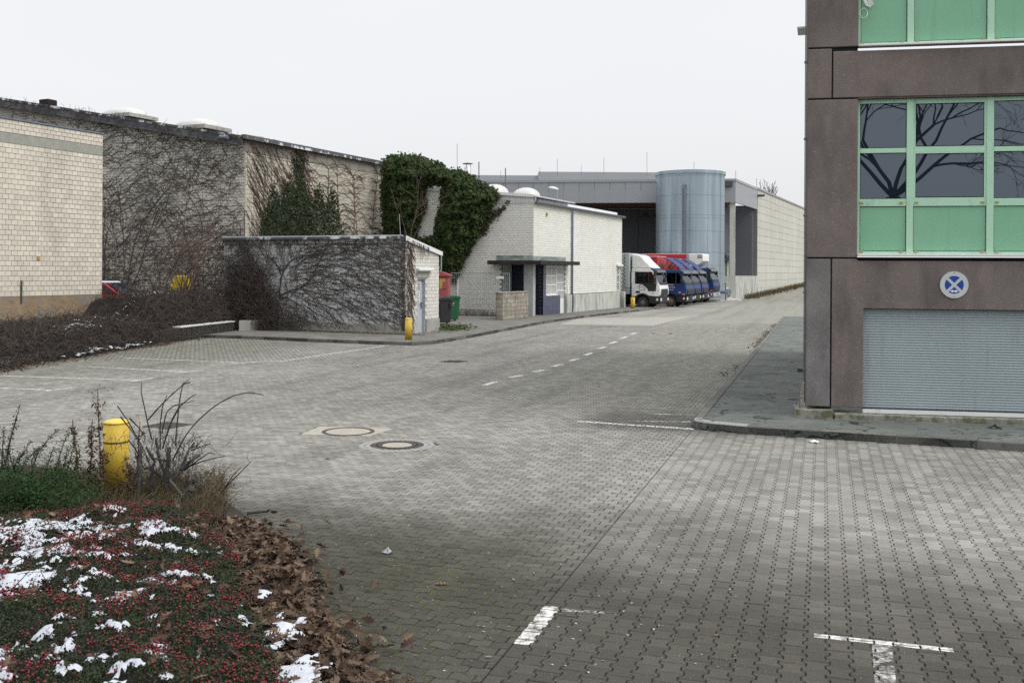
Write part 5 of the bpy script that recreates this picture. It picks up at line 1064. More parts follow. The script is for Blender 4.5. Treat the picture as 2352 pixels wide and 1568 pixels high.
# ================================================================== VEHICLES
def text_mesh(body, size, M, m, parent, name='lettering', shear=0.0):
    cu = bpy.data.curves.new('t', 'FONT'); cu.body = body; cu.size = size; cu.extrude = 0.001; cu.align_x = 'CENTER'; cu.shear = shear; cu.resolution_u = 2
    to = bpy.data.objects.new('t', cu); COL.objects.link(to); dg = bpy.context.evaluated_depsgraph_get(); dg.update()
    me = bpy.data.meshes.new_from_object(to.evaluated_get(dg)); bpy.data.objects.remove(to); bpy.data.curves.remove(cu)
    me.materials.clear(); me.transform(M); return fin(name, me, m, parent)
def truck(label, px, Yf, paint, box, num, third=None, inkm=None, sc=1.0, defl='fin', boxtop=3.5, L_=8.2, xoff=0.0, visor=True, bump_m=None):
    a, b_ = ray(px, 690); O = Vector((a*Yf, Yf, 0)); z0 = zg(Yf)
    M = Matrix(((VL.x, UL.x, 0, O.x), (VL.y, UL.y, 0, O.y), (0, 0, 1, z0), (0, 0, 0, 1))) @ Matrix.Scale(sc, 4)
    T = thing('box_truck', label, 'truck', (O.x, O.y, z0), 'trucks parked in a row')
    arch = [(-1.1+0.55*math.cos(math.radians(q)), 0.42+0.55*math.sin(math.radians(q))) for q in range(136, 43, -12)]
    low = [(-1.85, 0.80), (-1.62, 0.80)] + arch + [(-0.05, 0.80), (0.05, 0.92), (0.08, 1.25), (0.03, 1.55), (-0.06, 1.72), (-0.35, 1.68), (-1.85, 1.66)]
    cab = MB(M).prism(low, 0.0, 2.2).build('cab_body', paint, T, bevel=0.035)
    MB(M).prism([(-1.85, 1.661), (-1.58, 1.661), (-1.58, 2.40), (-1.85, 2.40)], 0.0, 2.2).build('cab_rear_wall', paint, T)
    MB(M).prism([(-1.85, 2.40), (-0.37, 2.40), (-0.40, 2.50), (-0.62, 2.62), (-1.80, 2.64), (-1.85, 2.60)], 0.0, 2.2).build('cab_roof', paint, T, bevel=0.04)
    for y0 in (0.0, 2.13): MB(M).prism([(-0.16, 1.70), (-0.04, 1.70), (-0.36, 2.42), (-0.46, 2.40)], y0, y0+0.07).build('windscreen_pillar', paint, T)
    MB(M).sheet([(-0.03, 0.05, 1.72), (-0.03, 2.15, 1.72), (-0.37, 2.15, 2.44), (-0.37, 0.05, 2.44)]).build('windscreen', M_cglass, T)
    for y0 in (0.012, 2.188): MB(M).sheet([(-1.58, y0, 1.66), (-0.15, y0, 1.66), (-0.45, y0, 2.41), (-1.58, y0, 2.41)]).build('side_window', M_cglass, T)
    if paint is M_twhite:
        MB(M).prism([(-1.18, 1.67), (-0.80, 1.36), (-0.70, 1.15), (-0.20, 1.15), (-0.16, 1.67)], -0.006, 0.0).build('door_window_panel', M_black, T)
    for y0 in (0.006,): # black window surround
        b = MB(M); b.prism([(-1.62, 1.62), (-0.15, 1.62), (-0.17, 1.66), (-1.58, 1.66)], y0-0.012, y0); b.prism([(-1.62, 1.66), (-1.56, 1.66), (-1.56, 2.43), (-1.62, 2.43)], y0-0.012, y0); b.prism([(-0.72, 1.66), (-0.66, 1.66), (-0.66, 2.41), (-0.72, 2.41)], y0-0.010, y0); b.build('window_surround', M_black, T)
    b = MB(M); b.box(-1.5, -1.1, 0.3, 0.85, 1.6, 2.15); b.box(-1.5, -1.1, 1.3, 1.85, 1.6, 2.15); b.build('seat', M_black, T)
    b = MB(M); b.prism([(-0.66, 0.36), (-0.04, 0.33), (0.06, 0.42), (0.09, 0.78), (-0.66, 0.78)], 0.02, 2.18); b.build('bumper', bump_m or M_black, T, bevel=0.03)
    MB(M).prism([(-0.02, 0.86), (0.10, 0.90), (0.115, 1.2), (0.09, 1.3)], 0.35, 1.85).build('grille', M_black, T)
    MB(M).prism([(-0.06, 1.60), (0.045, 1.56), (0.0, 1.74), (-0.08, 1.76)], 0.15, 2.05).build('wiper_cowl', M_black, T)
    for y0 in (0.10, 1.80): MB(M).box(0.02, 0.105, y0, y0+0.3, 0.52, 0.70).build('headlight', M_lamp, T)
    MB(M).box(-0.33, -0.02, 0.0, 0.02, 0.50, 0.70).build('headlight_housing', M_black, T); MB(M).box(-0.17, -0.04, -0.006, 0.0, 0.54, 0.69).build('headlight', M_lamp, T)
    if inkm is M_inkw: MB(M).box(-0.20, -0.03, -0.008, 0.0, 0.86, 0.97).build('indicator', M_orange, T)
    for y0, y1 in ((-0.26, -0.04), (2.24, 2.46)):
        b = MB(M); b.box(-0.30, -0.14, y0, y1, 1.72, 2.08); b.box(-0.29, -0.15, y0, y1, 2.12, 2.36); b.tube([(-0.22, (0 if y0 < 0 else 2.2), 2.4), (-0.22, (y0+y1)/2, 2.4), (-0.22, (y0+y1)/2, 1.75)], 0.02, 5); b.build('mirror', M_black, T, bevel=0.02)
    if visor: MB(M).prism([(-0.60, 2.46), (-0.20, 2.34), (-0.08, 2.36), (-0.16, 2.52), (-0.42, 2.66), (-0.60, 2.66)], 0.02, 2.18).build('sun_visor', mat('visor_'+num, (0.03, 0.04, 0.055), .1, 3, .2), T, bevel=0.05)
    ar2 = [(-1.1+r*math.cos(math.radians(q)), 0.42+r*math.sin(math.radians(q))) for r, rng in ((0.60, range(176, -1, -11)), (0.50, range(0, 177, 11))) for q in rng]
    MB(M).prism(ar2, -0.02, 0.25).build('wheel_arch', M_black, T); MB(M).box(-0.62, -0.30, 0.03, 0.3, 0.36, 0.80).build('step', M_black, T)
    for xw in (-1.1, -4.9):
        for y0 in (0.0, 1.92):
            w_ = MB(M).lathe_y((xw, y0+0.02, 0.40), [(0.25, 0), (0.38, 0.0), (0.40, 0.04), (0.40, 0.22), (0.38, 0.26), (0.25, 0.26)], 24).build('wheel', M_rubber, T, smooth=False)
            s_ = -1 if y0 == 0 else 1; yy = y0+0.015 if y0 == 0 else y0+0.285
            MB(M).lathe_y((xw, yy, 0.40), [(0.10, -0.02), (0.12, 0.0), (0.22, 0.012), (0.24, 0.0), (0.25, 0.005)], 20).build('rim', M_rim, w_)
    b = MB(M); b.box(-L_+0.3, -0.7, 0.65, 0.85, 0.55, 0.85); b.box(-L_+0.3, -0.7, 1.35, 1.55, 0.55, 0.85); b.box(-3.6, -2.4, 0.1, 0.6, 0.35, 0.8); b.box(-L_+0.2, -2.2, 0.02, 0.06, 0.45, 0.55); b.box(-2.25, -2.2, 0.02, 0.06, 0.45, 0.95); b.build('chassis', M_black, T)
    bx = MB(M); 
    if box == 'tarp':
        bx.box(-L_, -1.98, -0.08, 2.28, 1.35, boxtop); B_ = bx.build('tarpaulin_body', M_tarp, T, bevel=0.05)
        MB(M).box(-L_, -1.98, -0.09, 2.29, 0.95, 1.345).build('side_board', mat('alu_board', (0.36, 0.38, 0.39), .08, 2, .5, metal=.3), T)
        cz = MB(M); n = 9
        for k in range(n):
            za, zb_ = 1.42+k*(boxtop-1.5)/n, 1.42+(k+1)*(boxtop-1.5)/n; zm = (za+zb_)/2
            cz.tube([(-2.25, -0.095, za), (-2.36, -0.095, zm-0.04), (-2.36, -0.095, zm+0.04), (-2.25, -0.095, zb_)], 0.014, 4)
        cz.build('lacing_cord', M_ink, B_)
    else:
        bx.box(-L_, -2.05+xoff, -0.08, 2.28, 0.95, boxtop); B_ = bx.build('cargo_box', M_redsheen, T, bevel=0.03)
        MB(M).box(-2.16+xoff, -2.04+xoff, -0.095, 2.295, 0.95, boxtop+0.01).build('box_edge_trim', M_zinc if box == 'fridge' else M_red, B_)
        MB(M).box(-L_, -2.05+xoff, -0.085, 2.285, boxtop+0.001, boxtop+0.04).build('roof_trim', M_alu, B_)
        if box == 'fridge':
            fr_ = MB(M).prism([(-2.04+xoff, 2.75), (-1.6+xoff, 2.66), (-1.15+xoff, 2.95), (-0.92+xoff, 3.15), (-0.92+xoff, 3.62), (-1.0+xoff, 3.70), (-2.04+xoff, 3.70)], 0.1, 2.1).build('cooling_unit', M_plate, T, bevel=0.04)
            for k in range(3): MB(M).box(-1.36+xoff, -1.02+xoff, 0.09, 0.1, 3.36+k*0.1, 3.41+k*0.1).build('vent_slot', M_ink, fr_)
    if defl == 'white': 
        d = MB(M).prism([(-1.88, 2.65), (-0.42, 2.65), (-0.60, 2.80), (-0.95, 3.12), (-1.25, 3.45), (-1.45, 3.55), (-1.88, 3.60)], 0.12, 2.08).build('roof_deflector', paint, T, bevel=0.09)
    elif defl == 'fin':
        pr = [(-0.42, 2.66), (-0.62, 2.84), (-0.92, 3.08), (-1.28, 3.31), (-1.65, 3.47)]
        MB(M).prism(pr+[(x+0.0, z+0.06) for x, z in pr[::-1]], 0.25, 1.95).build('roof_deflector', paint, T)
        b = MB(M)
        for y0 in (0.35, 1.85): b.tube([(-1.35, y0, 3.33), (-1.75, y0, 2.64)], 0.02, 4); b.tube([(-1.0, y0, 3.12), (-1.55, y0, 2.64)], 0.02, 4)
        b.build('deflector_strut', M_ink, T)
    ink = inkm or M_ink
    TX = lambda x, z, y=-0.006: M @ Matrix.Translation((x, y, z)) @ Matrix.Rotation(math.pi/2, 4, 'X')
    if third:
        lx = -1.12
        ro = MB(M); ro.tube([(lx-0.36, -0.008, 1.43), (lx-0.24, -0.008, 1.46), (lx-0.14, -0.008, 1.60), (lx+0.28, -0.008, 1.58)], 0.012, 4); ro.tube([(lx+0.26, -0.008, 1.34), (lx+0.36, -0.008, 1.40)], 0.012, 4); ro.build('truck_outline', ink, cab)
        text_mesh('ST. WILL', 0.15, TX(lx+0.06, 1.46), M_inkr if ink is M_inkw else ink, cab, shear=0.25); text_mesh('TRANSPORTE', 0.10, TX(lx, 1.365), ink, cab, shear=0.25); text_mesh(third, 0.085, TX(lx, 1.20), ink, cab)
        for q in (-0.2, 0.16): MB(M).lathe_y((lx+q, -0.004, 1.315), [(0.03, -0.003), (0.03, 0.003)], 10).build('wheel_mark', M_inkr if ink is M_inkw else ink, cab)
    text_mesh(num, 0.17, TX(-0.42, 0.98 if third else 1.15), ink, cab, 'fleet_number', shear=0.2)
    MB(M).box(-1.55, -1.28, -0.012, 0.0, 1.02, 1.16).build('door_handle', M_black, cab)
    return T
truck('white cab truck with grey tarpaulin body, nearest of the row', 1513, 66.8, M_twhite, 'tarp', '12', 'NÜRNBERG', M_ink, 1.03, 'white', 3.64)
truck('blue cab truck numbered 25 with red box, beside the white one', 1574, 70.5, M_blue, 'red', '25', 'RITTERSDORF', M_inkw, 1.0, 'fin', 3.58, xoff=0.0)
truck('blue cab truck in mid row, just behind number 25', 1592, 74.3, M_blue, 'red', '27', None, M_inkw, 1.0, 'fin', 3.5)
truck('blue cab truck fourth in the row, pale stripe on its roof deflector', 1611, 77.8, M_blue, 'red', '28', None, M_inkw, 1.0, 'fin', 3.5)
truck('blue cab truck numbered 50 with cooling unit, last of the row by silo', 1637, 81.2, M_blue, 'fridge', '50', None, M_inkw, 1.08, None, 3.66, xoff=0.15, bump_m=M_zinc)

# red car half hidden behind the hedge
cO = P(262, 700, 42.5); CAR = thing('parked_car', 'red car with snow on its roof, half hidden behind the hedge', 'car', (cO.x, cO.y, 0.45))
Mc = Matrix.Translation((cO.x-2.6, cO.y, 0.45)) @ Matrix.Rotation(-0.12, 4, 'Z')
MB(Mc).prism([(0.0, 0.30), (3.9, 0.28), (4.0, 0.55), (3.85, 0.80), (2.95, 0.93), (0.1, 0.95), (-0.05, 0.6)], 0.0, 1.7).build('body', M_carred, CAR, bevel=0.08)
cbn = MB(Mc).prism([(0.25, 0.951), (2.95, 0.951), (2.30, 1.40), (2.05, 1.45), (0.6, 1.43)], 0.08, 1.62).build('cabin', M_carred, CAR, bevel=0.05)
MB(Mc).prism([(2.32, 1.02), (2.72, 1.02), (2.22, 1.36), (2.1, 1.37)], 0.070, 0.079).build('side_window', M_dkglass, CAR); MB(Mc).prism([(0.5, 1.02), (2.25, 1.02), (2.02, 1.37), (0.72, 1.36)], 0.070, 0.079).build('side_window', M_dkglass, CAR)
b = MB(Mc); b.sheet([(2.98, 0.15, 0.97), (2.98, 1.55, 0.97), (2.34, 1.5, 1.41), (2.34, 0.2, 1.41)]); b.build('windscreen', M_dkglass, CAR)
MB(Mc).prism([(0.7, 1.44), (2.25, 1.44), (2.1, 1.50), (0.8, 1.50)], 0.12, 1.58).build('roof_snow', M_snow, CAR, bevel=0.03)
for x in (0.75, 3.15):
    for y in (-0.02, 1.52): MB(Mc).lathe_y((x, y, 0.3), [(0.2, 0), (0.3, 0.02), (0.3, 0.18), (0.2, 0.2)], 18).build('wheel', M_rubber, CAR)

# ================================================================== STREET OBJECTS
def bollard(label, base, h, r, marks=True):
    t = thing('bollard', label, 'bollard', base, 'yellow steel bollards')
    MB().lathe(base, [(r, -0.05), (r, h-0.035)], 28).build('post', M_yellow, t, smooth=False)
    MB().lathe(base, [(r+0.004, h-0.034), (r+0.004, h-0.02), (r*0.8, h-0.004), (r*0.4, h+0.008), (0.002, h+0.012)], 28).build('cap', mat('yellow_cap', (0.68, 0.50, 0.07), .12, 6, .5, layers=[dict(s=12, lo=.58, hi=.66, c=(.5, .5, .47), f=.7)]), t, smooth=True)
    if marks:
        MB().lathe(base, [(r+0.0015, h*0.695), (r+0.0025, h*0.70), (r+0.0025, h*0.715), (r+0.0015, h*0.72)], 28, cap=False).build('grime_ring', mat('ring_grime', (0.14, 0.11, 0.02), .3, 12, .9), t)
    for o in t.children:
        for p in o.data.polygons: p.use_smooth = True if o.name.startswith('post') and len(p.vertices) == 4 else p.use_smooth
    return t
bollard('large scuffed yellow bollard among the dry weeds', G(266, 1133, 0.06), 0.80, 0.131)
bollard('clean yellow bollard on the kerb at the shed corner', G(938.5, 780, 0.112), 0.745, 0.125, False)
bollard('small yellow bollard with black mark beside the white truck', G(1453.5, 708, 0.112), 0.72, 0.135, False)
b_ = G(1453.5, 708, 0.112); MB().tube([b_+Vector((-0.02, -0.138, 0.60)), b_+Vector((-0.06, -0.135, 0.52)), b_+Vector((0.02, -0.139, 0.50)), b_+Vector((-0.03, -0.138, 0.43))], 0.014, 4).build('sprayed_mark', M_ink, bpy.data.objects['bollard.002'])
# bins
def bin_(label, c, m, rot, H=1.2, W=0.58, D=0.7):
    t = thing('wheelie_bin', label, 'bin', c, None); M = Matrix.Translation(c) @ Matrix.Rotation(rot, 4, 'Z')
    b = MB(M); zt = H-0.1; k = 0.82
    b.add([(-W/2*k, -D/2*k, 0.08), (W/2*k, -D/2*k, 0.08), (W/2*k, D/2*k, 0.08), (-W/2*k, D/2*k, 0.08), (-W/2, -D/2, zt), (W/2, -D/2, zt), (W/2, D/2, zt), (-W/2, D/2, zt)], [(3,2,1,0), (4,5,6,7), (0,1,5,4), (1,2,6,5), (2,3,7,6), (3,0,4,7)]); b.build('body', m, t, bevel=0.03)
    MB(M).box(-W/2-0.03, W/2+0.03, -D/2-0.03, D/2+0.03, zt-0.05, zt).build('rim', m, t, bevel=0.01)
    MB(M).prism([(-W/2-0.03, zt+0.002), (W/2+0.03, zt+0.002), (W/2+0.02, zt+0.05), (W/4, zt+0.10), (-W/4, zt+0.10), (-W/2-0.02, zt+0.05)], -D/2-0.04, D/2).build('lid', m, t, bevel=0.02)
    MB(M).tube([(-W/2+0.05, D/2+0.08, zt+0.02), (W/2-0.05, D/2+0.08, zt+0.02)], 0.02, 6).build('handle', m, t)
    for s in (-1, 1): MB(M @ Matrix.Translation((s*W*0.42, D/2-0.02, 0.11)) @ Matrix.Rotation(math.pi/2, 4, 'Z')).lathe_y((0, -0.03, 0), [(0.05, 0), (0.11, 0.0), (0.11, 0.06), (0.05, 0.06)], 14).build('wheel', M_rubber, t)
    return t, M
g_ = G(1019, 744, 0.112); bt, bm = bin_('black wheelie bin beside the end of the shed', g_, M_binb, 0.35)
MB(bm).box(0.16, 0.3, -0.40, -0.36, 0.75, 0.95).build('lock', M_ink, bt)
g_ = G(1038, 736.5, 0.112); gt, gm = bin_('green wheelie bin behind the black one', g_, M_bing, 0.35)
MB(gm).prism([(-0.2, 0.74), (-0.05, 0.72), (-0.08, 0.80), (0.02, 0.86), (-0.1, 0.84), (-0.18, 0.9), (-0.16, 0.8)], -0.371, -0.366).build('sticker', M_plate, gt)
# red collection container
c_ = Vector((P(1009, 660, 48.3).x, 48.3, 0.112)); rc = thing('collection_container', 'faded red steel collection container half hidden by the shed', 'container', c_)
Mr = Matrix.Translation(c_) @ Matrix.Rotation(-0.05, 4, 'Z'); zt = P(1020, 634, 48.3).z-0.112
MB(Mr).box(-0.9, 0.42, 0.0, 1.1, 0.1, zt).build('body', M_pinkcont, rc, bevel=0.02)
MB(Mr).prism([(-0.95, zt+0.002), (0.52, zt+0.002), (0.52, zt+0.05), (0.1, zt+0.20), (-0.95, zt+0.22)], -0.08, 1.15).build('lid', M_pinkcont, rc)
MB(Mr).box(-0.2, 0.32, -0.02, 0.0, zt-0.62, zt-0.1).build('flap', M_pinkcont, rc, bevel=0.01)
MB(Mr).prism([(0.04, zt-0.62), (0.12, zt-0.62), (0.18, zt-0.25), (0.30, zt-0.3), (0.28, zt-0.12), (0.02, zt-0.14), (0.0, zt-0.4)], -0.026, -0.021).build('yellow_sticker', M_bulk, rc)
MB(Mr).prism([(-0.22, zt-0.85), (-0.14, zt-0.6), (-0.1, zt-0.8), (-0.02, zt-1.0), (-0.1, zt-1.05)], -0.006, -0.001).build('white_sticker', M_plate, rc)
# low weathered block wall beside the entrance
LW = Plane(G(1154, 735, 0.112)[:2], UL); lwz = LW.at(1156, 671)[1]; lwt = LW.at(1213, 690)[0]
LWT = thing('low_block_wall', 'low weathered block wall with peeling paint before the entrance', 'wall', (LW.O.x, LW.O.y, 0.11))
MB(LW.M).box(0, lwt, 0.0, 0.36, 0.1, lwz-0.06).build('wall_core', M_mortar, LWT)
bricks_single(LW, courses(LW, 0, lwt, 0.12, lwz-0.26, 0.31, 0.2, gap=0.016), 0.016, M_lowwall, LWT)
bricks_single(LW, [(a, min(a+0.105, lwt), lwz-0.255, lwz-0.07) for a in np.arange(0, lwt-0.03, 0.12)], 0.016, M_lowwall, LWT)
LE = Plane(LW.O, VL); bricks_single(LE, courses(LE, -0.36, 0.0, 0.12, lwz-0.07, 0.36, 0.2, gap=0.016), 0.012, M_lowwall, LWT)
MB(LW.M).box(-0.03, lwt, -0.05, 0.40, lwz-0.058, lwz).build('coping', M_lowwall, LWT, bevel=0.02)
# wire mesh site fence
FE = Plane(Vector(PWG.M @ Vector((0, -1.35, 0)))[:2], VL); fa, fb = FE.at(1036, 660)[0], FE.at(1170, 660)[0]; ft = FE.at(1100, 627.5)[1]; fb0 = 0.2
FN = thing('mesh_fence', 'wire mesh site fence panel standing before the white gable', 'fence', tuple(FE.M @ Vector((fa, 0, 0.11))))
b = MB(FE.M); b.tube([(fa, 0, fb0), (fa, 0, ft), (fb, 0, ft), (fb, 0, fb0), (fa, 0, fb0)], 0.022, 6); b.build('frame', M_zinc, FN)
b = MB(FE.M)
for k in range(1, 31): b.tube([(fa+(fb-fa)*k/31, 0, fb0), (fa+(fb-fa)*k/31, 0, ft)], 0.0075, 4, cap=False)
for k in range(1, 8): b.tube([(fa, 0.012, fb0+(ft-fb0)*k/8), (fb, 0.012, fb0+(ft-fb0)*k/8)], 0.0075, 4, cap=False)
b.build('wire_mesh', M_zinc, FN)
t_ = FE.at(1149, 640)[0]; MB(FE.M).box(t_-0.22, t_+0.2, -0.03, -0.01, ft-0.28, ft-0.15).build('name_plate', M_plate, FN)
b = MB(FE.M); b.box(fb-0.5, fb+0.2, -0.15, 0.15, 0.11, 0.26); b.build('foot_block', M_conc, FN); 
x_a, x_b = FE.at(1045, 700)[0], FE.at(1112, 700)[0]
tag(MB(FE.M).box(x_a, x_b, 0.25, 0.55, 0.11, 0.46).build('concrete_kerb_block', M_conc), 'long dark concrete block on the ground behind the mesh fence', 'block')
# yellow tarp cover
yO = P(415, 672, 43.5); YT = thing('covered_object', 'object under a yellow tarp, narrow at the top, behind the hedge', 'tarp', (yO.x, yO.y, 0.45))
zt_ = P(415, 632, 43.5).z; M = Matrix.Translation((yO.x, yO.y, 0.0))
pts_b = []; n = 16
b = MB(M); lv = [(0.45, 1.0), (1.2, 0.86), (1.75, 0.62), (zt_-0.05, 0.42), (zt_, 0.30)]; vs = []
for li, (z, s_) in enumerate(lv):
    for k in range(n):
        a = 2*math.pi*k/n; r = s_*(1+0.07*math.sin(5*a+li)); ex = math.copysign(abs(math.cos(a))**0.5, math.cos(a)); ey = math.copysign(abs(math.sin(a))**0.5, math.sin(a))
        vs.append((r*ex*0.62+0.06*(li/4), r*ey*0.6, z))
b.add(vs, [(i*n+j, i*n+(j+1) % n, (i+1)*n+(j+1) % n, (i+1)*n+j) for i in range(4) for j in range(n)] + [tuple(range(4*n, 5*n))]); b.build('tarp', M_tarpy, YT)
MB(M).tube([(0.13, -0.63, 0.5), (0.17, -0.42, 1.7), (0.16, -0.24, zt_+0.01)], 0.02, 5).build('strap', M_ink, YT)
# retaining wall
RW = thing('retaining_wall', 'low grey concrete retaining wall below the hedge', 'wall', (-10.75, 38.6, 0))
for i in range(len(WALLLINE)-1):
    a, b2 = Vector(WALLLINE[i]), Vector(WALLLINE[i+1]); d = (b2-a).normalized(); nn = Vector((-d.y, d.x))
    MB().slab([tuple(a+d*0.01), tuple(b2-d*0.01), tuple(b2-d*0.01+nn*0.25), tuple(a+d*0.01+nn*0.25)], -0.05, 0.46 if i == 3 else 0.3).build('wall_section', M_conc, RW)
    if i == 3: MB().slab([tuple(a-nn*0.03), tuple(b2-nn*0.03), tuple(b2+nn*0.3), tuple(a+nn*0.3)], 0.461, 0.50).build('coping', M_alu if i == 3 else M_conc, RW)
a, b2 = G(549, 767), G(607, 764); MB().slab([(a.x, a.y), (b2.x, b2.y), (b2.x-0.1, b2.y+0.5), (a.x-0.1, a.y+0.5)], -0.05, 0.5).build('end_block', M_conc, RW)
tag(MB().slab(TERR, -0.2, 0.44).build('terrace', M_soil), 'raised terrace behind the retaining wall', None, None, 'structure')
# litter on the paving
def litter(label, name, cat, c, pts, m, h=0.0, group=None):
    o = MB(Matrix.Translation(c)).add(*pts).build(name, m); return tag(o, label, cat, group)
def crumple(n, r, h, seed):
    rr = random.Random(seed); vs = [(0, 0, h)]; fs = []
    for k in range(n): a = 2*math.pi*k/n; q = r*rr.uniform(0.5, 1.2); vs.append((q*math.cos(a), q*math.sin(a), rr.uniform(0.0, 0.02)))
    for k in range(n): q = r*0.45; a = 2*math.pi*(k+0.5)/n; vs.append((q*math.cos(a)*rr.uniform(.5, 1.2), q*math.sin(a)*rr.uniform(.5, 1.2), h*rr.uniform(0.1, 0.6)))
    for k in range(n): fs += [(1+k, 1+(k+1) % n, 1+n+k), (1+n+k, 1+(k+1) % n, 1+n+(k+1) % n), (0, 1+n+k, 1+n+(k+1) % n)]
    return vs, fs
litter('crumpled scrap of clear plastic standing on mossy pavers', 'plastic_scrap', 'litter', G(891, 1268, 0.004), crumple(9, 0.05, 0.055, 3), M_zinc)
litter('crushed clear bottle lying against the plinth of the brown building', 'crushed_bottle', 'litter', G(2285, 983, 0.118), crumple(12, 0.10, 0.07, 5), M_cglass)
litter('flattened clear wrapper in the gutter by the right kerb', 'plastic_wrapper', 'litter', G(1870, 1015, 0.004), crumple(12, 0.10, 0.04, 8), M_plate)

# ================================================================== VEGETATION
def to_w(pl, arr):
    M = np.array(pl.M); return np.asarray(arr) @ M[:3, :3].T + M[:3, 3]
def walk(t, z, ang, Lg, n, curl=0.0, jit=0.15, off=-0.03):
    pts = [(t, off, z)]; st = Lg/n
    for _ in range(n):
        ang += curl+random.gauss(0, jit); t += st*math.cos(ang); z += st*math.sin(ang); pts.append((t, off+random.gauss(0, 0.008), z))
    return pts
def vine(name, label, loc, nb, m, extra=None):
    t = thing(name, label, 'climbing plant', loc); o = nb.build('stems', m, t); o['kind'] = 'stuff'; return t
# hall gable
nb = NB()
for k in range(17):
    t = -9.6+k*0.58+random.uniform(-.2, .2); p = walk(t, 0.5, math.pi/2+random.uniform(-.25, .25), random.uniform(5, 8), 16, random.uniform(-.015, .015), 0.16); p = [q for q in p if q[2] < roofz(q[0])-0.1 and q[0] < 0]
    if len(p) > 3: nb.tube(to_w(PHL, p), random.uniform(0.022, 0.045), 0.012, 4)
cnt = 0
while cnt < 2700:
    t = random.uniform(-10.5, -0.02) if cnt < 2300 else random.uniform(-17, -10); z = random.uniform(0.8, roofz(t)-0.12)
    dens = 0.55+0.45*noise.noise(Vector((t*0.45, z*0.6, 3)))+0.12*(z < 4.5)
    if random.random() > dens: continue
    cnt += 1; a = random.choice((0.0, math.pi))+random.gauss(0, 0.42)
    if random.random() < 0.12: a = random.uniform(0, 6.28)
    p = walk(t, z, a, random.uniform(0.4, 2.2), 9, random.gauss(0, 0.035), 0.17)
    p = [q for q in p if q[0] < 0.0 and q[2] < roofz(q[0])-0.05]
    if len(p) > 2: nb.tube(to_w(PHL, p), random.uniform(0.006, 0.016), 0.004)
for k in range(420):                                      # growth along the roof edge
    t = random.uniform(-17, 0.2); p = walk(t, roofz(t)+random.uniform(-0.35, 0.08), random.uniform(0, 6.28), random.uniform(.2, .5), 5, 0, .5, off=-0.46); nb.tube(to_w(PHL, p), 0.012, 0.006)
vine('bare_vine', 'dense bare vine stems covering the hall gable wall', (H0.x-5, H0.y+2, 0.5), nb, M_vine)
# hall side
nb = NB()
for k in range(760):
    t = random.uniform(0.0, 4.6); z = random.uniform(2.0, zr0-0.05)
    p = walk(t, z, math.radians(-52)+random.gauss(0, .16), random.uniform(0.6, 2.2), 8, random.gauss(0.0, .03), .10); p = [q for q in p if q[0] >= 0 and q[2] > 0.4]
    if len(p) > 2: nb.tube(to_w(PHR, p), random.uniform(.007, .015), .005)
for k in range(260):
    t = random.uniform(0.0, 6.0); p = walk(t, zr0-random.uniform(0, 0.5)*max(0.2, 1-t/6), random.uniform(0, 6.28), random.uniform(.3, .8), 6, 0, .35, off=-0.1); p = [q for q in p if q[2] < zr0+.12]; (nb.tube(to_w(PHR, p), .012, .006) if len(p) > 2 else None)
for tst in (4.3, 5.6, 6.6, 7.7, 8.8, 9.7, 10.8, 11.7):
    st = walk(tst, 0.5, math.pi/2, zr0-0.9-random.uniform(0, 1.4), 14, 0, .05); nb.tube(to_w(PHR, st), .032, .014, 4)
    for k in range(105):
        q = random.choice(st[2:]); s_ = random.choice((-1, 1)); a0 = math.pi/2-s_*random.uniform(0.45, 0.9)
        p = walk(q[0], q[2], a0, random.uniform(.5, 1.5), 8, -s_*random.uniform(.10, .24), .07); p = [r for r in p if 0 <= r[0] <= RT and r[2] < zr0-0.1]
        if len(p) > 2: nb.tube(to_w(PHR, p), random.uniform(.010, .018), .006)
vine('bare_vine', 'arching bare vine stems on the sunny side of the hall', (H0.x+2, H0.y+4, 0.5), nb, M_vine2)
# shed front: stems fanning out to the right from one root
nb = NB(); rt, rz = PSF.at(668, 690)
z4 = lambda x, y: PSF.at((600+x/3.136)/1.2755, (650+y/3.136)/1.2755)
limbs = [[(690, 680), (800, 625), (890, 600), (980, 560), (1150, 545), (1400, 600), (1650, 650)], [(880, 605), (960, 540), (1010, 470), (1050, 370), (1100, 270), (1180, 190), (1290, 150)],
         [(1090, 285), (980, 230), (860, 190), (700, 170)], [(880, 607), (1000, 640), (1200, 720), (1400, 820), (1600, 930)], [(890, 612), (1010, 700), (1150, 830), (1300, 980)],
         [(690, 690), (780, 700), (900, 770), (1010, 870), (1060, 950)], [(1100, 285), (1250, 300), (1450, 380), (1700, 470), (1840, 500)], [(700, 480), (690, 420), (640, 360), (560, 300)],
         [(690, 660), (700, 560), (720, 470), (790, 360), (900, 320)], [(1190, 200), (1400, 180), (1650, 200), (1840, 260)]]
for lb in limbs:
    p = [(z4(x, y)[0], -0.045, z4(x, y)[1]) for x, y in lb]
    pp_ = []
    for i in range(len(p)-1):
        for q in np.linspace(0, 1, 5)[:-1]: pp_.append(tuple(np.array(p[i])*(1-q)+np.array(p[i+1])*q + np.array([random.gauss(0, .012), 0, random.gauss(0, .012)])))
    pp_.append(p[-1]); nb.tube(to_w(PSF, pp_), 0.032, 0.010, 5)
cnt = 0
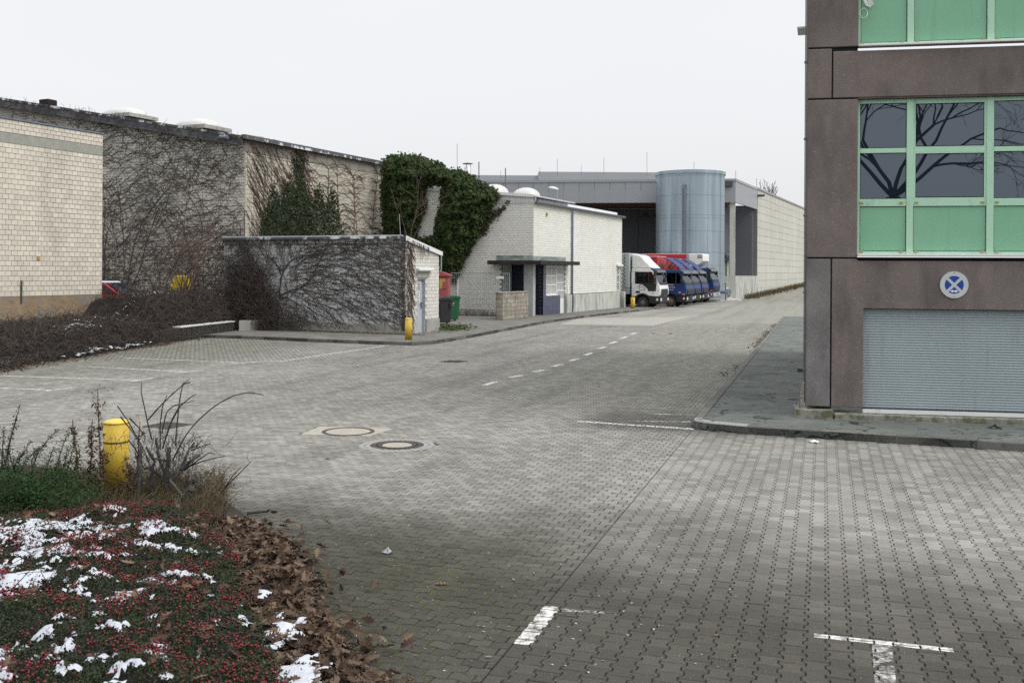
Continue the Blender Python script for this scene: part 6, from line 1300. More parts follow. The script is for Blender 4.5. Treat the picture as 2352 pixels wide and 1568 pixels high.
while cnt < 800:
    t = random.uniform(rt-0.2, -0.02); z = random.uniform(0.35, sz0-0.15); 
    ang = math.atan2(z-rz, t-(rt-0.6)); ang = ang*0.55-0.28-0.10*(t-rt)/5
    p = walk(t, z, ang+random.gauss(0, .13), random.uniform(.35, 1.25), 9, random.gauss(-.015, .03), .10); p = [q for q in p if q[0] < 0 and 0.2 < q[2] < sz0-0.08]
    cnt += 1
    if len(p) < 4: continue
    nb.tube(to_w(PSF, p), random.uniform(.007, .013), .004)
    for q in p[1::2]:
        for s_ in (1,):
            if random.random() < 0.75:
                pt = walk(q[0], q[2], ang+random.choice((1, -1))*random.uniform(.7, 1.5), random.uniform(.06, .2), 3, 0, .4); nb.tube(to_w(PSF, pt), .006, .004)
for k in range(240):                                      # top edge and corner fringe
    t = random.uniform(sl0, 0.0); p = walk(t, sz0-random.uniform(0, .15), random.uniform(3.4, 6.0), random.uniform(.2, .6), 5, 0, .4, off=-0.07); nb.tube(to_w(PSF, p), .010, .005)
for k in range(200):
    z = random.uniform(0.3, sz0-0.1); p = walk(-random.uniform(0, .12), z, random.uniform(0, 6.28), random.uniform(.15, .4), 5, 0, .5, off=-0.06); nb.tube(to_w(PSF, p), .012, .006)
vine('bare_vine', 'dark bare vine fanning from one root across the shed front', (SH0.x-4, SH0.y+1, 0.1), nb, M_vine)
nb = NB()
for k in range(150):
    t = random.uniform(0.0, 0.42); z = random.uniform(0.5, sz0-0.1); p = walk(t, z, -1.2+random.gauss(0, .2), random.uniform(.4, 1.1), 7, random.gauss(0, .06), .15); p = [q for q in p if 0 < q[0] < 0.75]
    if len(p) > 2: nb.tube(to_w(PSE, p), .009, .005)
for k in range(40):
    t = random.uniform(0.3, 1.6); p = walk(t, head(t)+0.02, -1.5+random.gauss(0, .15), random.uniform(.2, .6), 5, 0, .15, off=-0.11); nb.tube(to_w(PSE, p), .007, .004)
vine('hanging_vine', 'thin brown vine stems hanging beside the grey shed door', (SH0.x, SH0.y, 0.1), nb, M_vine2)
# tangled dead climber at the shed's left end
nb = NB()
cA = PSF.at(590, 640)[0]
for k in range(2600):
    u = abs(random.gauss(0, 1)); t = cA+random.gauss(-0.2, 1.15); hmax = 2.9*math.exp(-((t-cA+0.6)/1.6)**2)+0.35
    z = 0.2+random.random()**1.4*hmax; d = -0.15-random.random()*0.9*(1-z/(hmax+0.6))
    p = walk(t, z, random.uniform(0, 6.28), random.uniform(.25, .9), 6, random.gauss(0, .2), .3, off=d); p = [q for q in p if q[2] > 0.1]
    if len(p) > 2: nb.tube(to_w(PSF, p), random.uniform(.006, .012), .004)
for k in range(520):
    t = random.uniform(sl0-0.3, rt+0.4); z = random.uniform(1.0, sz0+0.2); p = walk(t, z, random.uniform(0, 6.28), random.uniform(.3, .9), 6, random.gauss(0, .1), .25, off=-0.07); nb.tube(to_w(PSF, p), random.uniform(.006, .012), .004)
tg = vine('dead_climber', 'brown tangle of dead climber heaped at the left end of the shed', (SH0.x-6, SH0.y+2, 0.1), nb, M_bramble)

# hedge over the retaining wall
PATH = [Vector(p) for p in [(-12.9, 20.0), (-12.55, 24.0), (-12.3, 29.8), (-11.5, 34.5), (-10.75, 38.6), (-11.0, 40.2)]]
cum = [0.0]
for i in range(len(PATH)-1): cum.append(cum[-1]+(PATH[i+1]-PATH[i]).length)
def hedge_pt(s_, v):
    i = max(j for j in range(len(cum)-1) if cum[j] <= s_+1e-6 or j == 0); f = (s_-cum[i])/(cum[i+1]-cum[i]); a = PATH[i].lerp(PATH[i+1], f); d = (PATH[i+1]-PATH[i]).normalized(); nn = Vector((-d.y, d.x))
    late = min(1, max(0, (s_-12.8)/1.0)); f0 = -0.14*(1-late)+0.28*late; z0 = 0.0*(1-late)+0.42*late
    back = 2.6; H = (1.15+0.25*noise.noise(Vector((s_*0.5, 0, 2))))*(1-late)+1.14*late
    H *= 1-0.42*min(1, max(0, (s_-3.5)/1.5))*(1-late)
    o = f0+(back-f0)*v; z = z0+H*math.sin(min(1, v*(8.0-5.8*late)+0.06)*math.pi/2)**0.8+0.22*v*(1-late) + 0.14*noise.noise(Vector((s_*1.3, v*4, 1)))
    q = a+nn*o; return Vector((q.x, q.y, z))
HG = thing('ivy_hedge', 'dark tangled hedge spilling over the low wall with snow patches', 'hedge', (-12.4, 29, 0))
ns_, nv_ = 60, 14; vs = []; fs = []
for i in range(ns_+1):
    for jv in range(nv_+1):
        q = hedge_pt(cum[-1]*0.999*i/ns_, jv/nv_); vs.append((q.x-0.10, q.y, q.z-0.10))
for i in range(ns_):
    for jv in range(nv_): k = i*(nv_+1)+jv; fs.append((k, k+1, k+nv_+2, k+nv_+1))
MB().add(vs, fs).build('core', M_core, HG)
nb = NB(); lc_, ln_ = [], []
for k in range(9500):
    s_ = random.uniform(0, cum[-1]*0.998); v = random.random()**1.5; q = hedge_pt(s_, v)
    d = Vector((random.gauss(0, 1), random.gauss(0, 1), random.gauss(0, .7))); p = [q+Vector((0, 0, random.uniform(-.1, .06)))]
    st = random.uniform(.05, .14); d.normalize()
    for _ in range(5): d = (d+Vector((random.gauss(0, .4), random.gauss(0, .4), random.gauss(-.1, .35)))).normalized(); p.append(p[-1]+d*st)
    nb.tube([tuple(x) for x in p], random.uniform(.006, .012), .004)
    if s_ < 13 and random.random() < 0.9:
        for _ in range(2): lc_.append(tuple(q+Vector((random.gauss(0, .06), random.gauss(0, .06), random.gauss(.0, .06))))); ln_.append((random.gauss(.4, .5), random.gauss(-.5, .5), random.gauss(.5, .4)))
o = nb.build('stems', M_bramble, HG); o['kind'] = 'stuff'
M_deadleaf = mat('dark_hedge_leaf', (0.022, 0.020, 0.016), .3, 3, .8, tint='attr', tcol=(0.055, 0.043, 0.032))
o = leaf_mass(lc_, ln_, 0.05, 0.6).build('leaves', M_deadleaf, HG); o['kind'] = 'stuff'
sc_l, sn_l = [], []
for cs_, cv_, rs_, rv_, n_ in ((9.6, 0.30, .8, .07, 110), (3.2, 0.4, .7, .06, 70), (12.8, .42, .9, .08, 70), (15.6, 0.5, 1.2, .06, 80), (11.2, .55, .5, .05, 30)):
    for k in range(n_):
        q = hedge_pt(min(cum[-1]*.99, max(0, random.gauss(cs_, rs_*.6))), min(1, max(0, random.gauss(cv_, rv_)))); sc_l.append((q.x, q.y, q.z+0.05+random.uniform(0, .03))); sn_l.append((random.gauss(0, .25), random.gauss(-.1, .25), 1))
nbs = leaf_mass(sc_l, sn_l, 0.085, .55, .12)
o = nbs.build('snow_patches', M_snow, HG); o['kind'] = 'stuff'
# oak leaf shape
OAKH = [(0.0, .02), (.13, .05), (.20, .17), (.27, .08), (.40, .31), (.47, .13), (.62, .33), (.69, .14), (.84, .20), (.88, .08), (1.0, 0.0)]
OAK = np.array([(x-.5, y, 0) for x, y in OAKH] + [(x-.5, -y, 0) for x, y in OAKH[-2::-1]])
def oak_leaves(C, size, tiltsd, nb=None):
    n = len(C); k = len(OAK); V = np.zeros((n, k, 3)); T = RNG.random(n)**1.6
    for i in range(n):
        cu = random.uniform(.3, 1.6); v = OAK.copy(); v[:, 2] = cu*(v[:, 1]**2)*1.2 + random.uniform(-.3, .5)*v[:, 0]**2; v[:, 1] *= random.uniform(.75, 1.1)
        R = Matrix.Rotation(random.uniform(0, 6.28), 3, 'Z') @ Matrix.Rotation(random.gauss(0, tiltsd), 3, 'X') @ Matrix.Rotation(random.gauss(0, tiltsd), 3, 'Y')
        V[i] = (v*size*random.uniform(.35, 1.2)) @ np.array(R).T + C[i]
    nb = nb or NB(); nb.add(V.reshape(-1, 3), np.arange(n*k).reshape(n, k), T); return nb
# leaf litter along the hedge foot
C = []
for k in range(1500):
    s_ = random.uniform(2, cum[-2]-1.5); q = hedge_pt(s_, 0.0); w_ = abs(random.gauss(0, .28)); C.append((q.x+w_, q.y, 0.015+max(0, .07-.15*w_)*random.random()))
tag(oak_leaves(C, .10, .35).build('leaf_litter', M_oak), 'strip of brown dead leaves along the foot of the hedge', 'leaf litter', None, 'stuff')
sc_l = [tuple(hedge_pt(random.gauss(c, .35), 0)+Vector((random.gauss(.18, .1), 0, .03))) for c in (8.0, 9.0, 10.3, 11.2) for _ in range(40)]
tag(leaf_mass(sc_l, [(random.gauss(0, .2), random.gauss(0, .2), 1) for _ in sc_l], .13, .7, .1).build('snow_remnant', M_snow), 'thin snow remnants on the leaves at the hedge foot', 'snow', None, 'stuff')
C = []
ka, kb = Vector(KR[1][:2]), Vector(KR[0][:2])
for k in range(420):
    f = random.choice((.25, .48, .55, .62, .66, .8))+random.gauss(0, .03); f = min(.99, max(.02, f)); q = ka.lerp(kb, f); C.append((q.x-abs(random.gauss(0, .16))-.03, q.y, .012+random.random()*.02))
tag(oak_leaves(C, .09, .35).build('leaf_litter', M_oak), 'dead leaves gathered in the gutter along the right kerb', 'leaf litter', None, 'stuff')
# reddish litter along the shed foot
C = []
for k in range(1100):
    t = random.uniform(rt+0.3, 0.9); C.append(tuple(PSF.M @ Vector((t, -abs(random.gauss(0, .22))-.02, 0.125+random.random()*.03))))
tag(oak_leaves(C, .06, .4).build('leaf_litter', mat('red_brown_litter', (0.06, 0.022, 0.018), .3, 8, .9, tint='attr', tcol=(.12, .07, .05))), 'dark red leaf litter along the foot of the shed', 'leaf litter', None, 'stuff')

# evergreen ivy masses
def ivy(name, label, poly, hole, pl, n, size, bulge, core=True, soft=36.0, mt=None, jit=2.8):
    xs = [p[0] for p in poly]; ys = [p[1] for p in poly]
    yat = lambda px: pl.O.y + pl.at(px, 600)[0]*pl.d.y
    X = RNG.uniform(min(xs), max(xs), n*3); Y = RNG.uniform(min(ys), max(ys), n*3); ok = inpoly(X, Y, poly)
    for h in hole: ok &= ~inpoly(X, Y, h)
    X, Y = X[ok][:n], Y[ok][:n]
    d = edist(X, Y, poly)
    for h in hole: d = np.minimum(d, edist(X, Y, h))
    X = X+RNG.normal(0, jit, len(X)); Y = Y+RNG.normal(0, jit*1.2, len(Y))
    cl = vnoise(X, Y, 1/17.0, 5.0); b = bulge*np.sqrt(np.clip(d/soft, 0.02, 1))*(1+0.38*cl)+0.05
    dep = b*(1-0.42*RNG.random(len(X))**1.3)
    C = np.array([tuple(P(x, y, yat(x)-q)) for x, y, q in zip(X, Y, dep)])
    N = np.stack([RNG.normal(0, .55, len(X))+0.3, -0.9+RNG.normal(0, .35, len(X)), 0.35+RNG.normal(0, .5, len(X))], 1)
    t = thing(name, label, 'climbing plant', tuple(C[np.argmin(C[:, 2])]))
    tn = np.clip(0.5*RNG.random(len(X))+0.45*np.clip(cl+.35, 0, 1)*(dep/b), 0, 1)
    o = leaf_mass(C, N, size, .8, .12, tint=tn).build('leaves', mt or M_ivy, t); o['kind'] = 'stuff'
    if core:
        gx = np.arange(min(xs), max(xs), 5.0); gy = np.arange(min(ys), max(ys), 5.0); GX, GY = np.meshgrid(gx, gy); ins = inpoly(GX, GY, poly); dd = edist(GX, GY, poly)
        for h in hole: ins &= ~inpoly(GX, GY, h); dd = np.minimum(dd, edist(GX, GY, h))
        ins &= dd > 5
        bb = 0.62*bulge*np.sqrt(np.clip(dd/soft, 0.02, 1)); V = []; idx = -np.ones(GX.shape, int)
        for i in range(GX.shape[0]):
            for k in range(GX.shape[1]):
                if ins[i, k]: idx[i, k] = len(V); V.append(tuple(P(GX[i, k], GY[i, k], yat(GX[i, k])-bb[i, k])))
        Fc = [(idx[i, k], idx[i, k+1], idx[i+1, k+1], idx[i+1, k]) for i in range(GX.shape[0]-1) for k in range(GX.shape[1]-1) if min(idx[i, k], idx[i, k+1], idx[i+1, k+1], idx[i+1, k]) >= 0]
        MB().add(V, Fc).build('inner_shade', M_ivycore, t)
    return t
IV = [(880, 372), (893, 358), (925, 356), (962, 360), (985, 368), (1012, 376), (1030, 392), (1055, 391), (1078, 402), (1105, 420), (1140, 438), (1144, 452), (1132, 468), (1118, 492), (1102, 528), (1092, 552), (1078, 575), (1062, 603), (1052, 628), (1044, 648),
      (1026, 640), (1012, 610), (1006, 575), (980, 565), (930, 548), (884, 545), (879, 500), (876, 440)]
ivy('evergreen_ivy', 'huge mass of evergreen ivy swallowing the office gable', IV, [[(976, 428), (1014, 424), (1012, 470), (1000, 515), (998, 545), (952, 550), (960, 520), (976, 480)]], PWG, 30000, 0.15, 1.15)
iv2 = [(600, 545), (604, 500), (625, 470), (622, 425), (634, 430), (640, 465), (652, 460), (655, 425), (664, 420), (668, 440), (678, 430), (676, 350), (690, 340), (700, 352), (695, 420), (712, 455), (722, 470), (728, 430), (738, 425), (742, 465), (755, 470), (762, 430), (770, 450), (772, 480), (786, 495), (778, 520), (800, 545)]
ivy('evergreen_ivy', 'dark green ivy climbing the hall side above the shed roof', iv2, [], PHR, 4600, 0.12, 0.40, False, 30.0, mat('dark_ivy_leaf', (0.014, 0.028, 0.013), .3, 2, .65, spec=.15, tint='attr', tcol=(.04, .054, .022), layers=[dict(s=1.2, lo=.5, hi=.65, c=(.03, .026, .018), f=.6)]), 5.5)
iv3 = [(1110, 470), (1128, 455), (1150, 470), (1168, 462), (1166, 468), (1150, 478), (1135, 500), (1140, 512), (1122, 520), (1105, 530)]
ivy('ivy_tendril', 'reddish ivy tendrils reaching right across the white gable', [(1100, 515), (1112, 480), (1124, 452), (1132, 452), (1122, 490), (1150, 478), (1166, 462), (1168, 466), (1145, 495), (1118, 520), (1128, 526), (1100, 545)], [], PWG, 800, 0.11, 0.15, False, 12.0, mat('reddish_ivy', (0.06, 0.035, 0.014), .3, 3, .6, tint='attr', tcol=(.04, .06, .02)))
c_ = G(1030, 756, 0.112)
pts_ = [(c_.x+random.gauss(0, .45), c_.y+random.gauss(0, .8), 0.13+random.random()*.12) for _ in range(900)]
tag(leaf_mass(pts_, [(random.gauss(0, .5), random.gauss(-.3, .5), 1) for _ in pts_], .10, .8).build('ground_ivy', M_ivy), 'patch of ground ivy beside the bins', 'ivy', None, 'stuff')

# bare trees
def grow(nb, p, d, Lg, r, depth, spread, up=0.05, kids=(2, 3), shrink=0.72, segs=4, wob=.16, rmin=.004):
    pts = [np.array(p)]; d = np.array(d, float)
    for _ in range(segs): d = d+RNG.normal(0, wob, 3)+np.array([0, 0, up]); d /= np.linalg.norm(d); pts.append(pts[-1]+d*Lg/segs)
    nb.tube(pts, max(r, rmin), max(r*0.68, rmin*.8), 5 if r > .04 else 3)
    if depth == 0: return
    for i in range(random.randint(*kids)):
        base = pts[random.randint(max(1, segs-2), segs)] if i else pts[-1]
        nd = d+RNG.normal(0, spread, 3); nd /= np.linalg.norm(nd)
        grow(nb, base, nd, Lg*shrink*random.uniform(.75, 1.2), r*random.uniform(.55, .72), depth-1, spread, up, kids, shrink, segs, wob, rmin)
# tree mirrored in the dark windows (stands to the right of the camera)
a, b_ = ray(2055, 452); hit = Vector(FP.M @ Vector((FP.at(2055, 452)[0], 0, FP.at(2055, 452)[1]))); dv = Vector((a, 1, -b_)).normalized(); nrm = Vector((FP.n.x, FP.n.y, 0)); rv_ = dv-2*dv.dot(nrm)*nrm
fork = hit+rv_*17.5; TR = thing('bare_tree', 'large bare tree mirrored in the dark windows of the brown building', 'tree', (fork.x, fork.y, 0))
MB().tube([(fork.x+.1, fork.y, -0.1), (fork.x+.05, fork.y, fork.z*0.5), tuple(fork)], [.34, .27, .24], 10).build('trunk', M_bark, TR)
nb = NB()
for dx, dy, dz, Ln in ((1.0, .1, .75, 2.2), (-.8, .1, .8, 2.2), (.35, -.5, 1, 2.0), (-.25, .4, 1.1, 2.2), (.8, .5, .5, 2.1)):
    q = np.array([dx, dy, dz]); grow(nb, fork, q/np.linalg.norm(q), Ln, .075, 7, .36, .01, (2, 3), .76, 4, .15, .004)
o = nb.build('crown', M_bark, TR); o['kind'] = 'stuff'
# saplings in front of the hall
def sapling(label, base, n, hgt, m, name='bare_sapling', spread=.45):
    t = thing(name, label, 'bare shrub', tuple(base)); nb = NB()
    for k in range(n):
        q = np.array([random.gauss(0, spread), random.gauss(0, spread), 1.0]); q /= np.linalg.norm(q)
        grow(nb, np.array(base)+RNG.normal(0, .1, 3)*[1, 1, 0], q, hgt*random.uniform(.3, .5), .016, 3, .33, .03, (2, 3), .7, 4, .1, .005)
    nb.build('branches', m, t); return t
sapling('brown bare shrub fanning up before the vine-clad gable', P(425, 700, 42.0), 26, 3.6, M_vine2)
sapling('thin bare sapling rising behind the shed roof by the ivy', P(948, 560, 44.0), 3, 3.2, M_vine2, spread=.22)
fb_ = P(1764, 470, 160); FT = thing('distant_tree', 'tiny bare tree top beyond the hall roof', 'tree', (fb_.x, fb_.y, 1.0)); nb = NB()
nb.tube([(fb_.x, fb_.y, 1.0), (fb_.x, fb_.y, fb_.z)], .2, .12, 5)
for k in range(9): grow(nb, (fb_.x, fb_.y, fb_.z-1.5+k*.25), np.array([random.gauss(0, .35), 0, 1]), 1.6, .06, 3, .25, .1, (2, 3), .7, 3, .1, .03)
nb.build('crown', M_vine2, FT)
# dry grass along the far hall wall
V = NB()
for k in range(1500):
    s_ = random.uniform(0.05, 1); q = PGS.M @ Vector((s_*(tw_end-2), -0.15-abs(random.gauss(0, .5)), 0)); z0 = zg(q.y); h = random.uniform(.15, .6); dx, dy = random.gauss(0, .15), random.gauss(0, .15); w_ = .035
    V.add([(q.x-w_, q.y, z0), (q.x+w_, q.y, z0), (q.x+dx, q.y+dy, z0+h)], [[0, 1, 2]])
tag(V.build('dry_grass', M_grass), 'strip of dry grass along the foot of the panel wall', 'grass', None, 'stuff')
V = NB()
for k in range(320):
    q = FE.M @ Vector((random.uniform(fa, fb), random.uniform(-.1, .6), .11)); h = random.uniform(.1, .45); V.add([(q.x-.012, q.y, .11), (q.x+.012, q.y, .11), (q.x+random.gauss(0, .1), q.y, .11+h)], [[0, 1, 2]])
tag(V.build('dry_grass', M_grass), 'dry weeds at the foot of the white gable behind the fence', 'grass', None, 'stuff')

# ------------------------------------------------------------------ planting bed in the foreground
bedo = tag(MB().slab(BED, -0.1, 0.045).build('planting_bed', M_soil), 'soil of the planting bed in the foreground', None, None, 'structure')
INN = [G(x, y, .1) for x, y in [(-300, 1180), (0, 1195), (150, 1190), (300, 1165), (470, 1175), (505, 1200), (560, 1290), (600, 1390), (635, 1480), (690, 1580), (740, 1700)]]
INN = [(p.x, p.y) for p in INN] + [(-1.2, 4.0), (-7.5, 4.0)]
def mound_h(x, y):
    d = edist(x, y, INN); s_ = np.clip(d/0.75, 0, 1); return .05+.27*np.sqrt(s_)*(0.9) + .10*s_*vnoise(x, y, 1.6, 2.0)
gx = np.arange(-7.6, -0.6, .09); gy = np.arange(4.4, 10.8, .09); GX, GY = np.meshgrid(gx, gy); ins = inpoly(GX, GY, INN); GZ = mound_h(GX, GY)-.07
CT = thing('cotoneaster', 'low cotoneaster ground cover full of red berries under patchy snow', 'shrub', (-2.6, 7.0, .05))
V = np.stack([GX, GY, GZ], -1).reshape(-1, 3); Wd = GX.shape[1]
Fc = [(i*Wd+k, i*Wd+k+1, (i+1)*Wd+k+1, (i+1)*Wd+k) for i in range(GX.shape[0]-1) for k in range(Wd-1) if ins[i, k] and ins[i+1, k+1] and ins[i, k+1] and ins[i+1, k]]
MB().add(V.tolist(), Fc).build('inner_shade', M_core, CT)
def in_bed(n, ylo=4.6):
    X = RNG.uniform(-6.8, -0.7, n*4); Y = RNG.uniform(ylo, 10.6, n*4); ok = inpoly(X, Y, INN) & (CX+F*X/Y > -80) & (Y > 5.3); return X[ok][:n], Y[ok][:n]
def fastn(x, y, sc, seed):                                # bilinear lookup of noise
    g = np.arange(-9, 12.01, .1); 
    key = (sc, seed)
    if key not in fastn.c: A_, B_ = np.meshgrid(g, g, indexing='ij'); fastn.c[key] = vnoise(A_, B_, sc, seed)
    T = fastn.c[key]; i = np.clip(((x+9)/.1), 0, 209); k = np.clip(((y+9)/.1), 0, 209); i0, k0 = i.astype(int), k.astype(int); fi, fk = i-i0, k-k0
    return T[i0, k0]*(1-fi)*(1-fk)+T[i0+1, k0]*fi*(1-fk)+T[i0, k0+1]*(1-fi)*fk+T[i0+1, k0+1]*fi*fk
fastn.c = {}
def mh(x, y):
    d = edist(x, y, INN); s_ = np.clip(d/.75, 0, 1); return .05+.27*np.sqrt(s_)*.9+.10*s_*fastn(x, y, 1.6, 2.0)
def snowmask(x, y):
    d = edist(x, y, INN); return fastn(x, y, 1.5, 7.0)*0.55+fastn(x, y, 5.5, 3.0)*.75+np.clip((d-.35)*.35, -.35, .18)-np.clip((y-8.6)*.5, 0, 1)+np.clip((-x-2.4)*.13, -.25, .25)
X, Y = in_bed(105000); Z = mh(X, Y)+RNG.uniform(-.085, .02, len(X))+.02*fastn(X, Y, 9, 4)
ok = (snowmask(X, Y) < .26) | (RNG.random(len(X)) < .35); X, Y, Z = X[ok], Y[ok], Z[ok]
o = leaf_mass(np.stack([X, Y, Z], 1), np.stack([RNG.normal(0, .6, len(X)), RNG.normal(-.35, .6, len(X)), np.abs(RNG.normal(.6, .4, len(X)))], 1), .024, .5, .12).build('leaves', M_coton, CT); o['kind'] = 'stuff'
# berries in clusters
Xc, Yc = in_bed(3000); w_ = (fastn(Xc, Yc, 1.7, 11.0)+.7*fastn(Xc, Yc, 5.0, 15.0)+RNG.normal(0, .08, len(Xc)) > .0); Xc, Yc = Xc[w_], Yc[w_]
k = RNG.integers(1, 6, len(Xc)); X = np.repeat(Xc, k)+RNG.normal(0, .028, k.sum()); Y = np.repeat(Yc, k)+RNG.normal(0, .028, k.sum()); Z = mh(X, Y)+RNG.uniform(-.015, .045, len(X))
phi = (1+5**.5)/2; ico = np.array([(-1, phi, 0), (1, phi, 0), (-1, -phi, 0), (1, -phi, 0), (0, -1, phi), (0, 1, phi), (0, -1, -phi), (0, 1, -phi), (phi, 0, -1), (phi, 0, 1), (-phi, 0, -1), (-phi, 0, 1)])/math.sqrt(1+phi*phi)
icf = np.array([(0,11,5),(0,5,1),(0,1,7),(0,7,10),(0,10,11),(1,5,9),(5,11,4),(11,10,2),(10,7,6),(7,1,8),(3,9,4),(3,4,2),(3,2,6),(3,6,8),(3,8,9),(4,9,5),(2,4,11),(6,2,10),(8,6,7),(9,8,1)])
R_ = RNG.uniform(.0055, .0095, len(X)); V = ico[None]*R_[:, None, None]+np.stack([X, Y, Z], 1)[:, None, :]
nb = NB(); nb.add(V.reshape(-1, 3), (icf[None]+(np.arange(len(X))*12)[:, None, None]).reshape(-1, 3), np.repeat(RNG.random(len(X)), 20)); o = nb.build('berries', M_berry, CT, smooth=True); o['kind'] = 'stuff'
nb = NB()
for i in range(600):
    x, y = in_bed(1); 
    if not len(x): continue
    z = mh(x, y)[0]; d = np.array([random.gauss(0, 1), random.gauss(0, 1), random.gauss(.05, .2)]); d /= np.linalg.norm(d); p = [np.array([x[0], y[0], z+random.uniform(-.04, .03)])]
    for _ in range(5): d = d+RNG.normal(0, .25, 3)*[1, 1, .5]; d /= np.linalg.norm(d); p.append(p[-1]+d*random.uniform(.03, .09))
    nb.tube(p, random.uniform(.0025, .005), .002)
o = nb.build('twigs', M_bark, CT); o['kind'] = 'stuff'
# snow lying in the cotoneaster
st = .017; gx = np.arange(-6.6, -0.9, st); gy = np.arange(5.2, 9.6, st); GX, GY = np.meshgrid(gx, gy); fl = lambda A: A.ravel()
ok0 = inpoly(GX, GY, INN) & (CX+F*GX/GY > -60); sm = np.full(GX.shape, -1.0); sm[ok0] = snowmask(GX[ok0], GY[ok0])+RNG.normal(0, .05, ok0.sum())+.42*vnoise(GX[ok0], GY[ok0], 16.0, 6.0, 2)+.25*vnoise(GX[ok0], GY[ok0], 42.0, 9.0, 1)
thr = .37; msk = sm > thr; Z = np.zeros(GX.shape); Z[ok0] = mh(GX[ok0], GY[ok0])-.012+np.clip((sm[ok0]-thr)*.09, 0, .03)
idx = np.arange(GX.size).reshape(GX.shape); m4 = msk[:-1, :-1].astype(int)+msk[1:, :-1]+msk[:-1, 1:]+msk[1:, 1:]; q = m4 >= 3
Fc = np.stack([idx[:-1, :-1][q], idx[:-1, 1:][q], idx[1:, 1:][q], idx[1:, :-1][q]], 1); used = np.unique(Fc); re = -np.ones(GX.size, int); re[used] = np.arange(len(used))
nb = NB(); nb.add(np.stack([fl(GX), fl(GY), fl(Z)], 1)[used], re[Fc]); o = nb.build('snow', M_snow, None, smooth=True); tag(o, 'patchy melting snow lying on the berry bushes', 'snow', None, 'stuff')
# oak leaf heap along the bed edge
C = []
while len(C) < 3000:
    x, y = random.uniform(-3.2, .6), random.uniform(5.2, 10.6)
    if not inpoly(np.array([x]), np.array([y]), BED)[0]:
        if random.random() > .5*math.exp(-edist(np.array([x]), np.array([y]), BED)[0]/.09): continue
    di = edist(np.array([x]), np.array([y]), INN)[0]; inside = inpoly(np.array([x]), np.array([y]), INN)[0]
    if inside and di > .12: continue
    if y > 9.6 and x < -2.4: continue
    C.append((x, y, .04+random.random()*.08*min(1, edist(np.array([x]), np.array([y]), BED)[0]/.15)))
tag(oak_leaves(C, .115, .48).build('leaf_heap', M_oak), 'heap of brown oak leaves along the edge of the bed', 'leaf heap', None, 'stuff')
X, Y = in_bed(240); Z = mh(X, Y)+.012
tag(oak_leaves(list(zip(X, Y, Z)), .11, .5).build('scattered_leaves', M_oak), 'brown oak leaves caught in the berry bushes', 'leaves', None, 'stuff')
gx = np.arange(-2.6, -0.6, .014); gy = np.arange(5.3, 8.4, .014); GX2, GY2 = np.meshgrid(gx, gy); sm2 = np.full(GX2.shape, -1.0)
for cx_, cy_, rx_, ry_ in ((655, 1450, .13, .30), (692, 1540, .15, .34), (602, 1362, .07, .13), (650, 1412, .05, .10)):
    c0 = G(cx_, cy_, .12); sm2 = np.maximum(sm2, 1-((GX2-c0.x)/rx_)**2-((GY2-c0.y)/ry_)**2)
near_ = sm2 > -.6; sm2[near_] += .9*vnoise(GX2[near_], GY2[near_], 9.0, 3.0, 3)+.5*vnoise(GX2[near_], GY2[near_], 34.0, 5.0, 1)
idx = np.arange(GX2.size).reshape(GX2.shape); mk_ = sm2 > .35; q = (mk_[:-1, :-1].astype(int)+mk_[1:, :-1]+mk_[:-1, 1:]+mk_[1:, 1:]) >= 3
Fc = np.stack([idx[:-1, :-1][q], idx[:-1, 1:][q], idx[1:, 1:][q], idx[1:, :-1][q]], 1); used = np.unique(Fc); re = -np.ones(GX2.size, int); re[used] = np.arange(len(used))
nb = NB(); nb.add(np.stack([GX2.ravel(), GY2.ravel(), (.112+np.clip((sm2-.35)*.02, 0, .02)).ravel()], 1)[used], re[Fc])
tag(nb.build('snow_remnant', M_snow, None, smooth=True), 'white snow remnants between the oak leaves and berry bushes', 'snow', None, 'stuff')
oak_me = []
for k in range(3):
    nb = oak_leaves([(0, 0, 0)], .13, .12); o = nb.build('fallen_leaf', M_oak1); oak_me.append(o.data); bpy.data.objects.remove(o)
for i, (x, y) in enumerate([(812, 1443), (1122, 1507), (930, 1482), (752, 1052), (1180, 1330), (985, 1420), (800, 1475), (1645, 1457), (1275, 1398), (1015, 1340), (905, 1545), (1350, 1250)]):
    o = bpy.data.objects.new('fallen_leaf', oak_me[i % 3]); COL.objects.link(o); o.location = G(x, y, .012); o.rotation_euler = (0, 0, i*1.7); s_ = random.uniform(.55, 1.0); o.scale = (s_, s_, s_)
    tag(o, 'single brown oak leaf lying alone on the open pavers', 'leaf', 'lone leaves on the pavers')
nb = NB(); nb.tube([G(567, 1178, .03), G(590, 1176, .035), G(613, 1174, .03), G(618, 1171, .06)], .016, .010, 6); tag(nb.build('fallen_stick', M_bark), 'short dark stick lying on the pavers beside the leaves', 'stick')
# small bits scattered on the paving
nb = NB(); C = []
for k in range(260):
    x, y = random.uniform(500, 1700), random.uniform(1180, 1560); q = G(x, y, .004)
    if inpoly(np.array([q.x]), np.array([q.y]), BED)[0]: continue
    C.append(tuple(q))
tag(leaf_mass(C, [(random.gauss(0, .2), random.gauss(0, .2), 1) for _ in C], .022, .6, .1).build('paving_crumbs', mat('crumbs', (0.10, .085, .06), .2, 5, .9, tint='attr', tcol=(.55, .5, .42))), 'tiny crumbs of leaf and grit scattered over the pavers', 'debris', None, 'stuff')

